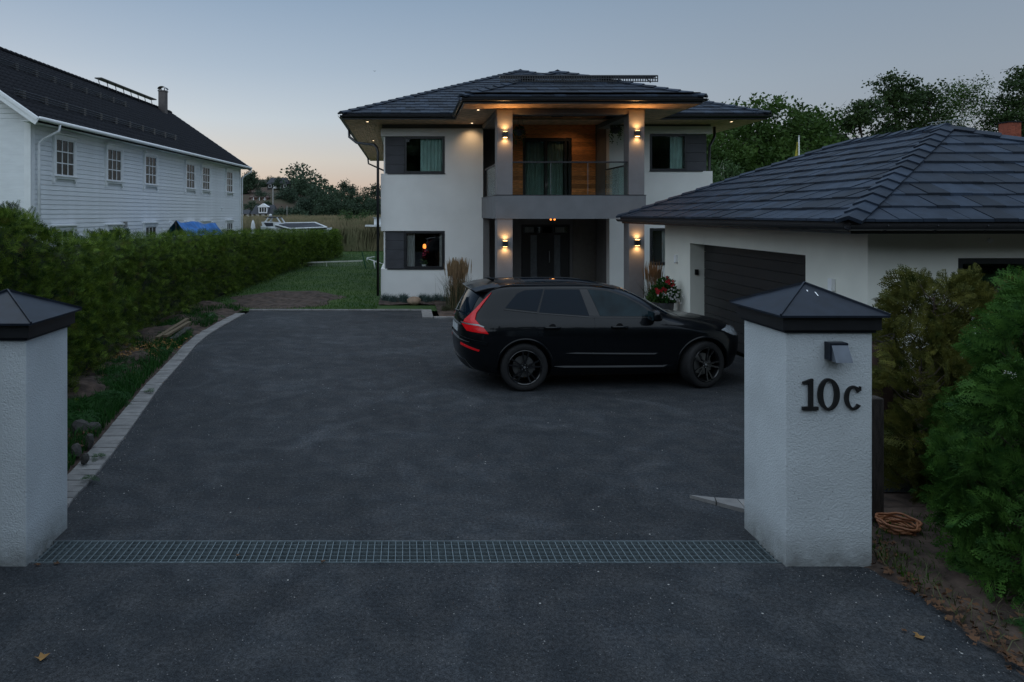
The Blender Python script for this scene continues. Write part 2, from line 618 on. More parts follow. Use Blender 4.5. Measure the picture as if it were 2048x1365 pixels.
t.links.new(nz.outputs[0], m1.inputs[1])
m2 = t.nodes.new('ShaderNodeMix')
m2.data_type = 'RGBA'
m2.clamp_factor = True
t.links.new(m1.outputs[0], m2.inputs[0])
t.links.new(src, m2.inputs[6])
m2.inputs[7].default_value = (.10, .10, .085, 1)
# small pock marks in the coarse render
vo = t.nodes.new('ShaderNodeTexVoronoi')
vo.inputs['Scale'].default_value = 34
t.links.new(co.outputs['Object'], vo.inputs['Vector'])
sc_ = t.nodes.new('ShaderNodeSeparateColor')
t.links.new(vo.outputs['Color'], sc_.inputs[0])
p1_ = t.nodes.new('ShaderNodeMapRange')
for k_, v_ in zip(('From Min', 'From Max', 'To Min', 'To Max'), (.86, .90, 0, 1)): p1_.inputs[k_].default_value = v_
t.links.new(sc_.outputs[0], p1_.inputs['Value'])
p2_ = t.nodes.new('ShaderNodeMapRange')
for k_, v_ in zip(('From Min', 'From Max', 'To Min', 'To Max'), (.10, .24, .6, 0)): p2_.inputs[k_].default_value = v_
t.links.new(vo.outputs['Distance'], p2_.inputs['Value'])
m3 = t.nodes.new('ShaderNodeMath')
m3.operation = 'MULTIPLY'
t.links.new(p1_.outputs[0], m3.inputs[0])
t.links.new(p2_.outputs[0], m3.inputs[1])
m4 = t.nodes.new('ShaderNodeMix')
m4.data_type = 'RGBA'
t.links.new(m3.outputs[0], m4.inputs[0])
t.links.new(m2.outputs[2], m4.inputs[6])
m4.inputs[7].default_value = (.16, .17, .17, 1)
t.links.new(m4.outputs[2], b_.inputs['Base Color'])


# ================================================================== GROUND
def flat(name, polys, z, material, kind='structure'):
    mb = MB()
    for p in polys:
        mb.add([(x, y, z) for x, y in p], [tuple(range(len(p)))])
    o = mb.build(name, material)
    o['kind'] = kind
    return o


flat('ground', [[(-900, -300), (900, -300), (900, 1200), (-900, 1200)]], -.40, M['far_lawn'])

K_IN = [(-3.05, 6.0), (-3.18, 6.72), (-3.24, 7.4), (-3.44, 8.65), (-3.63, 9.73), (-3.88, 11.13), (-4.10, 12.88), (-4.33, 14.5), (-4.43, 15.7), (-4.42, 17.3), (-4.36, 19.1)]
K_OUT = [(-3.35, 6.0), (-3.46, 6.72), (-3.54, 7.5), (-3.73, 8.7), (-3.92, 9.85), (-4.14, 11.2), (-4.36, 12.95), (-4.58, 14.5), (-4.69, 15.7), (-4.68, 17.3), (-4.62, 19.1)]
front_asphalt = [(-14, -4), (3.70, -4), (3.70, 2), (3.70, 3.4), (3.73, 4.22), (3.80, 4.7), (3.78, 5.1), (3.66, 5.40), (3.4, 5.5), (-3.3, 5.5), (-14, 5.5)]
back_asphalt = [(-3.05, 5.87), (3.1, 5.87), (3.4, 6.0), (3.4, 6.34), (3.09, 6.44), (2.75, 6.77), (3.2, 6.68), (4.6, 6.9), (14, 7.1), (14, 9.6), (6.45, 9.6), (6.45, 18.3), (.72, 18.3), (.72, 19.72), (-4.36, 19.72)] + K_IN[::-1][:-1]
drive = flat('asphalt_driveway', [front_asphalt, back_asphalt], 0, M['asphalt'])
flat('lawn', [[(-60, 5.45), (-3.3, 5.45)] + K_OUT + [(-4.62, 19.84), (40, 19.84), (40, 64), (-60, 64)]], -.02, M['lawn'])
flat('side_lawn', [[(12.4, 7.1), (60, 7.1), (60, 19.84), (12.4, 19.84)]], -.02, M['lawn'])

flat('verge', [[(3.60, 5.48), (14, 5.48), (14, 7.6), (4.6, 7.3), (3.60, 6.9)]], -.012, M['soil'])

rng = np.random.default_rng(3)


def fbm(x, y, seed=0):
    v = 0
    a = 1
    r = np.random.default_rng(seed)
    for k in range(5):
        ang = r.random() * 6.28
        f = 1.3 * 1.9 ** k
        v = v + a * (np.sin((x * math.cos(ang) + y * math.sin(ang)) * f + r.random() * 9) * np.sin((x * -math.sin(ang) + y * math.cos(ang)) * f * 1.13 + r.random() * 9))
        a *= .55
    return v


def hedge_x(y):
    return np.interp(y, [4, 9, 11, 13.4, 15, 22, 32, 45], [-4.2, -4.7, -5.0, -5.5, -5.75, -6.0, -5.6, -4.1])


def kout(y):
    return np.interp(y, [p[1] for p in K_OUT], [p[0] for p in K_OUT])


def grid_mesh(name, fx, fy, fz, nu, nv, material, parent=None, smooth=True, kind=None):
    u, v = np.meshgrid(np.linspace(0, 1, nu), np.linspace(0, 1, nv), indexing='ij')
    X, Y = fx(u, v), fy(u, v)
    Z = fz(X, Y, u, v)
    V = np.stack([X, Y, Z], -1).reshape(-1, 3)
    i, j = np.meshgrid(np.arange(nu - 1), np.arange(nv - 1), indexing='ij')
    a = (i * nv + j).ravel()
    F = np.stack([a, a + nv, a + nv + 1, a + 1], -1)
    o = tri_mesh(name, V, F, material, parent, smooth)
    if kind: o['kind'] = kind
    return o


# soil strip between the paved edge and the hedge
grid_mesh('soil_bed', lambda u, v: kout(5.7 + 14.5 * v) * (1 - u) + (hedge_x(5.7 + 14.5 * v) - .6) * u - .01, lambda u, v: 5.7 + 14.5 * v,
          lambda X, Y, u, v: .005 + np.minimum(u * 3, 1) * (.05 + .07 * (fbm(X * 1.6, Y * 1.6, 5) + 1) + .10 * np.clip(1.3 - abs(Y - 7.6), 0, 1) * u), 50, 260, M['soil'], kind='structure')
# bare patch of soil in the lawn
grid_mesh('soil_patch', lambda u, v: -3.85 + 1.75 * u * np.cos(6.2832 * v) * (1 + .09 * np.sin(6.28 * v * 5) + .06 * np.sin(6.28 * v * 9)),
          lambda u, v: 22.6 + 2.5 * u * np.sin(6.2832 * v) * (1 + .08 * np.sin(6.28 * v * 7)),
          lambda X, Y, u, v: -.022 + (1 - u ** 4) * (.05 + .03 * fbm(X * 3, Y * 3, 8)), 30, 140, M['soil'], kind='structure')
# soil under the shrubs at the gate and the planting bed in front of the house
grid_mesh('shrub_bed', lambda u, v: 3.55 + .08 * np.sin(9 * v * 3) * (1 - u) + 9 * u ** 1.5 + .12 * (v > .9), lambda u, v: -3 + 9.45 * v,
          lambda X, Y, u, v: -.03 + np.minimum(u * 6, 1) * (.05 + .03 * (fbm(X * 2.5, Y * 2.5, 9) + 1)), 90, 200, M['soil'], kind='structure')
grid_mesh('planting_bed', lambda u, v: .9 + 5.6 * u, lambda u, v: 18.5 + 4.2 * v, lambda X, Y, u, v: .01 + .02 * (fbm(X * 3, Y * 3, 4) + 1), 40, 40, M['soil'], kind='structure')
grid_mesh('fescue_bed', lambda u, v: -.8 + 1.8 * u, lambda u, v: 21.0 + 1.65 * v, lambda X, Y, u, v: .0 + .02 * (fbm(X * 3, Y * 3, 6) + 1), 30, 20, M['soil'], kind='structure')

# ---- paved edging: individual pavers
edge = thing('paved_edging', 'curved edging of pale grey paving stones between the asphalt and the hedge bed', 'edging', (-4, 12, 0))
pts_i = [Vector((x, y, 0)) for x, y in K_IN]
pts_o = [Vector((x, y, 0)) for x, y in K_OUT]


def resample(pts, n):
    d = [0]
    for a, b in zip(pts, pts[1:]): d.append(d[-1] + (b - a).length)
    out = []
    for k in range(n + 1):
        t = d[-1] * k / n
        i = max(j for j in range(len(d)) if d[j] <= t + 1e-9)
        i = min(i, len(pts) - 2)
        f = (t - d[i]) / (d[i + 1] - d[i])
        out.append(pts[i].lerp(pts[i + 1], f))
    return out


NP = 92
ri, ro = resample(pts_i, NP), resample(pts_o, NP)
for k in range(NP):
    mb = MB()
    g = .028
    a, b, c, d = ro[k].lerp(ro[k + 1], g), ri[k].lerp(ri[k + 1], g), ri[k].lerp(ri[k + 1], 1 - g), ro[k].lerp(ro[k + 1], 1 - g)
    z = .030 + random.uniform(-.004, .004)
    tz = random.uniform(-.004, .004)
    sh = .12
    top = [p.lerp((a + b + c + d) / 4, .04) for p in (a, b, c, d)]
    v = [(p.x, p.y, -.05) for p in (a, b, c, d)] + [(p.x, p.y, z - .008) for p in (a, b, c, d)] + [(p.x, p.y, z + (tz if i in (0, 3) else -tz)) for i, p in enumerate(top)]
    f = [(3, 2, 1, 0), (8, 9, 10, 11)]
    for i in range(4):
        j = (i + 1) % 4
        f += [(i, j, 4 + j, 4 + i), (4 + i, 4 + j, 8 + j, 8 + i)]
    mb.add(v, f).build('paver', M['paver'], edge)
eb = MB()
for k in range(NP):
    eb.add([(ro[k].x, ro[k].y, .004), (ri[k].x, ri[k].y, .004), (ri[k + 1].x, ri[k + 1].y, .004), (ro[k + 1].x, ro[k + 1].y, .004)], [(0, 1, 2, 3)])
eb.build('mortar', M['soil'], edge)

# straight edging along the end of the driveway, with its corner return
edge2 = thing('driveway_end_edging', 'thin straight line of pale paving at the far end of the asphalt before the lawn', 'edging', (-2, 19.78, 0))
x = -4.4
while x < .42:
    MB().box(x + .004, x + .345, 19.72, 19.84, -.05, .035 + random.uniform(-.003, .003)).build('paver', M['paver'], edge2)
    x += .35
edge3 = thing('corner_edging', 'L shaped pale paving around the planting bed corner behind the car', 'edging', (.7, 18.6, 0))
for k in range(4):
    MB().box(.46, .74, 18.3 + k * .37 + .005, 18.3 + (k + 1) * .37 - .005, -.05, .034 + random.uniform(-.003, .003)).build('paver', M['paver'], edge3)
x = .75
while x < 6.2:
    MB().box(x + .005, x + .345, 18.3, 18.44, -.05, .034 + random.uniform(-.003, .003)).build('paver', M['paver'], edge3)
    x += .35
edge4 = thing('gate_edging', 'pale paving wedge in the asphalt just behind the house number pillar', 'edging', (3, 6.6, 0))
wed = [[(2.75, 6.76), (2.93, 6.60), (2.96, 6.70)], [(2.94, 6.59), (3.13, 6.43), (3.16, 6.665), (2.97, 6.70)], [(3.14, 6.42), (3.38, 6.34), (3.40, 6.68), (3.17, 6.665)],
       [(3.40, 6.34), (3.66, 6.38), (3.68, 6.71), (3.41, 6.68)], [(3.67, 6.38), (3.98, 6.45), (3.98, 6.76), (3.69, 6.71)], [(3.99, 6.45), (4.3, 6.52), (4.3, 6.82), (3.99, 6.76)]]
for w in wed:
    MB().prism(w, -.05, .03 + random.uniform(-.002, .002)).build('paver', M['paver'], edge4)

# loose grit on the asphalt
gr = MB()
for k in range(900):
    y = 2.2 + 17 * random.random() ** 1.7
    x = random.uniform(-4.2, 3.6) if y > 5.9 else random.uniform(-3.6, 3.65)
    if random.random() < .45: x = (float(np.interp(y, [p[1] for p in K_IN], [p[0] for p in K_IN])) + abs(random.gauss(0, .12))) if y > 6.2 else 3.66 - abs(random.gauss(0, .22))
    if 5.45 < y < 5.9: continue
    q = random.uniform(.0025, .006)
    a = random.random() * 6.28
    v = [(x + q * math.cos(a + i * 1.571) * random.uniform(.7, 1.3), y + q * math.sin(a + i * 1.571) * random.uniform(.7, 1.3), .0) for i in range(4)] + [(x, y, q * 1.1)]
    gr.add(v, [(0, 1, 4), (1, 2, 4), (2, 3, 4), (3, 0, 4)])
o = gr.build('loose_grit', mat('grit', (.30, .29, .28), .9, var=.5, vs=40))
tag(o, 'pale loose grit scattered over the asphalt driveway', 'grit', kind='stuff')

# ---- drainage grating
dr = thing('drainage_grating', 'long galvanised steel grating across the driveway between the two gate pillars', 'drain grating', (0, 5.68, 0))
gx0, gx1, gy0, gy1 = -2.94, 2.96, 5.50, 5.87
mb = MB()
mb.add([(gx0 - .1, gy0, -.16), (gx1 + .1, gy0, -.16), (gx1 + .1, gy1, -.16), (gx0 - .1, gy1, -.16)], [(0, 1, 2, 3)])
mb.add([(gx0 - .1, gy0, -.16), (gx1 + .1, gy0, -.16), (gx1 + .1, gy0, 0), (gx0 - .1, gy0, 0)], [(0, 3, 2, 1)])
mb.add([(gx0 - .1, gy1, -.16), (gx1 + .1, gy1, -.16), (gx1 + .1, gy1, 0), (gx0 - .1, gy1, 0)], [(0, 1, 2, 3)])
mb.build('trench', M['trench'], dr)
fm = MB()
fm.box(gx0, gx1, gy0 + .003, gy0 + .012, -.06, .006)
fm.box(gx0, gx1, gy1 - .012, gy1 - .003, -.06, .006)
fm.build('frame', M['galv'], dr)
for k in range(1, 6):
    y = gy0 + (gy1 - gy0) * k / 6
    MB().box(gx0, gx1, y - .002, y + .002, -.034, -.0005).build('bearing_bar', M['galv'], dr)
cb = MB().box(-.0032, .0032, gy0 + .013, gy1 - .013, -.010, .003).mesh('cross_bar', M['galv'])
nb = 102
for k in range(nb):
    X = gx0 + .03 + (gx1 - gx0 - .06) * k / (nb - 1)
    # the bar line lies a little askew so that the grid reads like welded steel
    inst(cb, 'cross_bar', (X, 0, 0), dr)


# ---- gate pillars
def rough_box(x0, x1, y0, y1, z0, z1):
    return MB().box(x0, x1, y0, y1, z0, z1)


def pillar(name, label, x0, number, dz=0):
    p = thing(name, label, 'gate pillar', (x0 + .335, 5.785, 0), 'rendered gate pillars')
    x1, y0, y1 = x0 + .672, 5.45, 6.12
    MB().box(x0, x1, y0, y1, -.1, 1.825 + dz).build('shaft', M['gate_render'], p, bevel=.006)
    cap = MB()
    cap.box(x0 - .018, x1 + .018, y0 - .018, y1 + .018, 1.822 + dz, 1.842 + dz)
    cap.box(x0 - .035, x1 + .035, y0 - .035, y1 + .035, 1.842 + dz, 1.848 + dz)
    cap.build('drip_trim', M['cap_metal'], p)
    bandm = MB().box(x0 - .045, x1 + .045, y0 - .045, y1 + .045, 1.846 + dz, 1.955 + dz)
    bandm.build('cap_band', M['black_metal'], p)
    a, b, c, d = x0 - .085, x1 + .085, y0 - .085, y1 + .085
    cx, cy, zt, ze = (x0 + x1) / 2, (y0 + y1) / 2, 2.170 + dz, 1.965 + dz
    r = MB()
    r.add([(a, c, ze), (b, c, ze), (b, d, ze), (a, d, ze), (cx, cy, zt), (a, c, ze - .016), (b, c, ze - .016), (b, d, ze - .016), (a, d, ze - .016)],
          [(0, 1, 4), (1, 2, 4), (2, 3, 4), (3, 0, 4), (5, 6, 1, 0), (6, 7, 2, 1), (7, 8, 3, 2), (8, 5, 0, 3), (8, 7, 6, 5)])
    r.build('cap_roof', M['cap_metal'], p)
    s = MB()
    for q in ((a, c), (b, c), (b, d), (a, d)):
        s.bar((q[0], q[1], ze + .004), (cx, cy, zt + .006), .012, .022)
    s.build('standing_seam', M['cap_metal'], p)
    return p


pr = pillar('gate_pillar', 'white rendered gate pillar bearing the number 10 C under a black metal cap', 2.965, True)
pl = pillar('gate_pillar', 'plain white rendered gate pillar beside the clipped hedge, black metal cap', -3.622, False, -.06)
# bird droppings on the cap
dp = MB()
for (u, v, w, h) in ((.50, .27, .010, .022), (.56, .13, .008, .05)):
    # on the front roof face of the numbered pillar: plane from the eave to the apex
    Y0, Y1 = 5.45 - .085, 5.785
    t = v
    y = Y0 + (Y1 - Y0) * (t + .45)
    z = 1.965 + (2.170 - 1.965) * (t + .45) + .003
    X = 2.88 + .84 * (u - .05)
    dp.add([(X, y, z), (X + w, y + .006, z + .004), (X + w * 1.3, y + h, z + h * .55), (X + .2 * w, y + h, z + h * .55)], [(0, 1, 2, 3)])
dp.build('bird_dropping', M['white_paint'], pr)


def extrude_glyph(outline_quads, name, x0, z0, sc, y=5.45):
    """quads in glyph units (height 1) to blocks standing proud of the pillar front"""
    mb = MB()
    n = len(outline_quads[0])
    vs, fs = outline_quads
    k = len(vs)
    v = [(x0 + a * sc, y - .022, z0 + b * sc) for a, b in vs] + [(x0 + a * sc, y - .004, z0 + b * sc) for a, b in vs]
    f = []
    edges = {}
    for q in fs:
        f.append(tuple(q))
        f.append(tuple(i + k for i in reversed(q)))
        for i in range(len(q)):
            e = (q[i], q[(i + 1) % len(q)])
            edges[e] = 1
    for (a, b) in edges:
        if (b, a) not in edges:
            f.append((a, a + k, b + k, b))
    mb.add(v, f)
    return mb


def glyph_one():
    pts = [(.02, 0), (.52, 0), (.52, .11), (.355, .11), (.355, 1.0), (.30, 1.0), (.03, .90), (.03, .84), (.215, .84), (.215, .11), (.02, .11)]
    cdt = delaunay_2d_cdt([Vector(p) for p in pts], [(i, (i + 1) % len(pts)) for i in range(len(pts))], [], 1, 1e-6)
    return [(p.x, p.y) for p in cdt[0]], [tuple(f) for f in cdt[2]]


def glyph_ring(a0, a1, W, H, tv, th, n=40, flare=0):
    vs, fs = [], []
    full = abs(a1 - a0) >= 359
    m = n if full else n + 1
    for k in range(m):
        t = R(a0 + (a1 - a0) * k / n)
        c, s = math.cos(t), math.sin(t)
        ex = 0 if full else flare * max(0, 1 - 8 * k / n)
        vs.append((W / 2 + W / 2 * c, H / 2 + H / 2 * s))
        vs.append((W / 2 + (W / 2 - tv) * c, H / 2 + (H / 2 - th - ex) * s))
    for k in range(n):
        i, j = 2 * k, 2 * ((k + 1) % m)
        fs.append((i, j, j + 1, i + 1))
    return vs, fs


SC = .244
zb = CH - (820 - 427) / 257
extrude_glyph(glyph_one(), 'digit', ray(1601.5, 0, 5.45).x, zb, SC).build('digit', M['num_black'], pr)['label'] = 'black numeral 1'
extrude_glyph(glyph_ring(0, 360, .69, 1.02, .16, .08), 'digit', ray(1633.5, 0, 5.45).x, zb - .002, SC).build('digit', M['num_black'], pr)['label'] = 'black numeral 0'
cg = glyph_ring(38, 322, .56, .77, .125, .07, flare=.05)
cg_mb = extrude_glyph(cg, 'letter', ray(1687, 0, 5.45).x, zb + .002, SC)
sx, sz = ray(1687, 0, 5.45).x, zb
cg_mb.add(*(lambda P: ([(sx + a * SC, yy, sz + b * SC) for yy in (5.428, 5.446) for a, b in P], [(3, 2, 1, 0), (4, 5, 6, 7), (0, 1, 5, 4), (1, 2, 6, 5), (2, 3, 7, 6), (3, 0, 4, 7)]))([(.47, .62), (.515, .62), (.515, .755), (.48, .755)]))
cg_mb.build('letter', M['num_black'], pr)['label'] = 'black letter C'

# metal wall lamp on the pillar
lp = thing('pillar_lamp', 'small unlit grey metal lamp with slanted hood above the number 10 C', 'wall lamp', (3.33, 5.45, 1.66))
lx0, lx1 = ray(1648, 0, 5.45).x, ray(1684, 0, 5.45).x
lz1, lz0 = CH - (683 - 427) / 257, CH - (718 - 427) / 257
MB().box(lx0, lx1, 5.37, 5.448, lz0, lz1).build('lamp_body', M['cap_metal'], lp, bevel=.003)
h = MB()
hx0, hx1 = lx0 + .012, lx1 - .002
h.add([(hx0, 5.37, lz1 - .018), (hx1, 5.37, lz1 - .018), (hx1 + .003, 5.315, lz0 - .004), (hx0, 5.315, lz0 - .004), (hx0, 5.372, lz0 - .004), (hx1, 5.372, lz0 - .004)],
      [(0, 3, 2, 1), (0, 4, 3), (1, 2, 5), (3, 4, 5, 2)])
h.build('lamp_hood', mat('lamp_grey', (.14, .16, .19), .4, metal=.4), lp)


# ================================================================== ROOFS
def clip(poly, a, b, c):
    """keep a*s + b*t <= c"""
    out = []
    for i in range(len(poly)):
        p, q = poly[i], poly[(i + 1) % len(poly)]
        dp_, dq = a * p[0] + b * p[1] - c, a * q[0] + b * q[1] - c
        if dp_ <= 0: out.append(p)
        if (dp_ < 0 < dq) or (dq < 0 < dp_):
            f = dp_ / (dp_ - dq)
            out.append((p[0] + f * (q[0] - p[0]), p[1] + f * (q[1] - p[1])))
    return out


def area(p):
    return abs(sum(p[i][0] * p[(i + 1) % len(p)][1] - p[(i + 1) % len(p)][0] * p[i][1] for i in range(len(p)))) / 2


def collect_tiles(O, u, w, z0, k, halfplanes, smax, tmax, gauge=.36, width=.30, skip=None):
    tiles = []
    O, u, w = Vector(O), Vector(u), Vector(w)
    nrow = int(math.ceil(tmax / gauge))
    for r in range(nrow):
        t0 = r * gauge
        s = -width * (.5 if r % 2 else 0)
        while s < smax:
            q = [(s + .003, t0 - .03), (s + width - .003, t0 - .03), (s + width - .003, t0 + gauge), (s + .003, t0 + gauge)]
            for (a, b, c) in halfplanes:
                q = clip(q, a, b, c)
                if len(q) < 3: break
            if len(q) >= 3 and area(q) > .003:
                cs = sum(p[0] for p in q) / len(q)
                ct = sum(p[1] for p in q) / len(q)
                P = O + u * cs + w * ct
                if not (skip and skip(P)):
                    jig = random.uniform(-.007, .007)
                    top, bot = [], []
                    for (a, b) in q:
                        e = (b - t0 + .03) / (gauge + .03)
                        X = O + u * a + w * b
                        zz = z0 + k * b
                        top.append((X.x, X.y, zz + .055 - .034 * e + jig))
                        bot.append((X.x, X.y, zz + .018 - .026 * e))
                    tiles.append(((P - Vector((0, 0, 0))).length, top, bot))
            s += width
    return tiles


def tile_mb(mb, top, bot):
    n = len(top)
    f = [tuple(range(n)), tuple(range(2 * n - 1, n - 1, -1))]
    f += [(i, n + i, n + (i + 1) % n, (i + 1) % n) for i in range(n)]
    # orient upwards
    a, b, c = Vector(top[0]), Vector(top[1]), Vector(top[2])
    if (b - a).cross(c - a).z < 0:
        f = [tuple(reversed(q)) for q in f]
    mb.add(top + bot, f)
    return mb


def place_tiles(tiles, parent, limit=300):
    tiles.sort(key=lambda t: t[0])
    for d, top, bot in tiles[:limit]:
        tile_mb(MB(), top, bot).build('roof_tile', M['roof_tile'], parent)
    if len(tiles) > limit:
        mb = MB()
        for d, top, bot in tiles[limit:]: tile_mb(mb, top, bot)
        mb.build('roof_tiles', M['roof_tile'], parent)['kind'] = 'stuff'


def hip_caps(P0, P1, n1, n2, parent, step=.36, wdt=.135, lift=.048):
    """overlapping angled ridge tiles from the low end P0 up to P1"""
    P0, P1 = Vector(P0), Vector(P1)
    d = (P1 - P0)
    L = d.length
    d.normalize()
    sides = []
    for n in (n1, n2):
        n = Vector(n).normalized()
        s = n.cross(d).normalized()
        sides.append((s, n))
    # choose the sense so each side points down its own slope
    s1, n1v = sides[0]
    s2, n2v = sides[1]
    if s1.dot(n2v) > 0: s1 = -s1
    if s2.dot(n1v) > 0: s2 = -s2
    # side vectors must fall away from the ridge
    s1 = s1 if s1.dot(s2) < 0 or abs(s1.dot(s2)) < 1 else s1
    if s1.z > 0: s1 = -s1
    if s2.z > 0: s2 = -s2
    nm = (n1v + n2v).normalized()
    N = max(1, int(round(L / step)))
    for k in range(N):
        a, b = L * k / N - .05, L * (k + 1) / N + .02
        v = []
        for (t, lf) in ((a, lift + .032), (b, lift)):
            c = P0 + d * t
            v += [c + nm * (lf + .02), c + s1 * wdt + n1v * lf, c + s1 * wdt + n1v * (lf - .045), c + nm * (lf - .03), c + s2 * wdt + n2v * (lf - .045), c + s2 * wdt + n2v * lf]
        f = [(0, 1, 7, 6), (5, 0, 6, 11), (1, 2, 8, 7), (4, 5, 11, 10), (2, 3, 9, 8), (3, 4, 10, 9), (0, 5, 4, 3, 2, 1), (6, 7, 8, 9, 10, 11)]
        MB().add(v, f).build('ridge_tile', M['roof_tile'], parent)


def gutter(pts, parent, r=.062, name='gutter'):
    """half round channel following the points (a horizontal path)"""
    mb = MB()
    pts = [Vector(p) for p in pts]
    for a, b in zip(pts, pts[1:]):
        d = (b - a).normalized()
        s = d.cross(Vector((0, 0, 1)))
        ring = [(math.cos(t), math.sin(t)) for t in [math.pi + math.pi * i / 8 for i in range(9)]]
        v = []
        for p in (a, b):
            for c, q in ring: v.append(p + s * (c * r) + Vector((0, 0, q * r)))
            for c, q in reversed(ring): v.append(p + s * (c * (r - .006)) + Vector((0, 0, q * (r - .006))))
        n = 18
        f = [(i, (i + 1) % n, n + (i + 1) % n, n + i) for i in range(n)]
        mb.add(v, f)
    return mb.build(name, M['black_metal'], parent)


# ================================================================== MAIN HOUSE
house = thing('modern_villa', 'two storey white and grey villa with hipped black tiled roof and lit columned balcony', 'house', (4.6, 27, 0))
HY = 22.6
WL, WR = -.78, 9.93


def wall_boxes(name, boxes, material, bevel=0):
    mb = MB()
    for b in boxes: mb.box(*b)
    return mb.build(name, material, house)


# front walls (with real openings)
T = .35
lf = []
y0, y1 = HY, HY + T
lf += [(WL, 2.52, y0, y1, -.2, .95), (WL, 2.52, y0, y1, 2.18, 4.03), (WL, 2.52, y0, y1, 5.24, 5.49),
       (1.29, 2.52, y0, y1, .95, 2.18), (1.29, 2.52, y0, y1, 4.03, 5.24),
       (-.64, -.03, y0 + .10, y1, .95, 2.18), (-.64, -.03, y0 + .10, y1, 4.03, 5.24)]
lf += [(WL + .12, WL + .47, y1, 37, -.2, 5.49), (WL, WL + .12, y1, 37, -.2, .95), (WL, WL + .12, y1, 37, 2.18, 4.03), (WL, WL + .12, y1, 37, 5.24, 5.49)]
wall_boxes('wall', lf, M['white_render'])
rw0, rw1 = 7.90, 9.12
rf = [(6.60, WR, y0, y1, -.2, 1.09), (6.60, WR, y0, y1, 2.27, 4.11), (6.60, WR, y0, y1, 5.32, 5.56),
      (6.60, rw0, y0, y1, 1.09, 2.27), (6.60, rw0, y0, y1, 4.11, 5.32), (rw1, WR - .17, y0 + .10, y1, 1.09, 2.27), (rw1, WR - .17, y0 + .10, y1, 4.11, 5.32)]
rf += [(WR - .5, WR - .17, y1, 37, -.2, 5.56), (WR - .17, WR, y1, 37, -.2, 4.11), (WR - .17, WR, y1, 37, 5.32, 5.56), (WL + .47, WR - .5, 36.6, 37, -.2, 5.6)]
wall_boxes('wall', rf, M['white_render'])
wall_boxes('dark_band', [(WL + .04, 2.50, y0 + .05, y1, 5.49, 5.70), (6.62, WR - .04, y0 + .05, y1, 5.56, 5.70)], M['dark_render'])
# recess
RY = 24.2
wall_boxes('recess_wall', [(2.17, 2.52, y1, RY, -.2, 5.9), (6.60, 6.95, y1, RY, -.2, 5.95), (2.17, 4.02, RY, RY + .2, -.2, 2.6), (5.70, 6.95, RY, RY + .2, -.2, 2.6), (4.02, 5.70, RY, RY + .2, 2.36, 2.6),
                           (2.17, 4.07, RY + .02, RY + .2, 3.0, 5.95), (5.76, 6.95, RY + .02, RY + .2, 3.0, 5.95), (4.07, 5.76, RY + .02, RY + .2, 5.34, 5.95)], M['dark_render'])
wall_boxes('recess_wall', [(5.80, 6.58, RY - .05, RY - .002, -.1, 2.58)], mat('warm_grey_render', (.15, .14, .125), .9, var=.1, bump=.08, bs=60))
# balcony slab and parapet
CY = 19.12
wall_boxes('balcony_slab', [(2.52, 6.58, CY + .2, RY, 2.62, 3.02)], M['band_render'])
wall_boxes('balcony_parapet', [(2.475, 6.575, CY - .02, CY + .2, 2.60, 3.24), (2.475, 2.675, CY + .2, HY, 2.60, 3.24), (6.375, 6.575, CY + .2, HY, 2.60, 3.24)], M['band_render'])
wall_boxes('parapet_coping', [(2.465, 6.585, CY - .03, CY + .21, 3.24, 3.255), (2.465, 2.685, CY + .21, HY, 3.24, 3.255), (6.365, 6.585, CY + .21, HY, 3.24, 3.255)], M['black_metal'])
cols = []
for (cx0, z0, z1) in ((2.515, -.1, 2.60), (6.115, -.1, 2.60), (2.515, 3.255, 5.56), (6.115, 3.255, 5.56)):
    o = MB().box(cx0, cx0 + .425, CY, CY + .45, z0, z1).build('column', M['grey_render'], house, bevel=.004)
    cols.append(o)
wall_boxes('pilaster', [(2.52, 2.72, HY - .01, HY + .36, -.1, 2.6)], M['dark_render'])
wall_boxes('beam', [(2.5, 6.56, CY + .02, CY + .42, 5.46, 5.60), (2.5, 2.85, CY + .42, HY, 5.46, 5.60), (6.2, 6.55, CY + .42, HY, 5.46, 5.60)], M['dark_render'])
# floor of entrance
wall_boxes('entrance_floor', [(2.5, 6.6, CY - .3, RY, -.1, .14)], M['concrete'])
# cladding boards
for k in range(20):
    z = 3.03 + k * .145
    if z + .14 > 5.96: break
    segs = [(3.18, 4.07), (5.76, 6.58)] if z + .14 < 5.36 else [(3.18, 6.58)]
    for a, b in segs:
        MB().box(a, b, RY - .022, RY - .002, z + .003, z + .142).build('cladding_board', M['cladding_wood'], house)


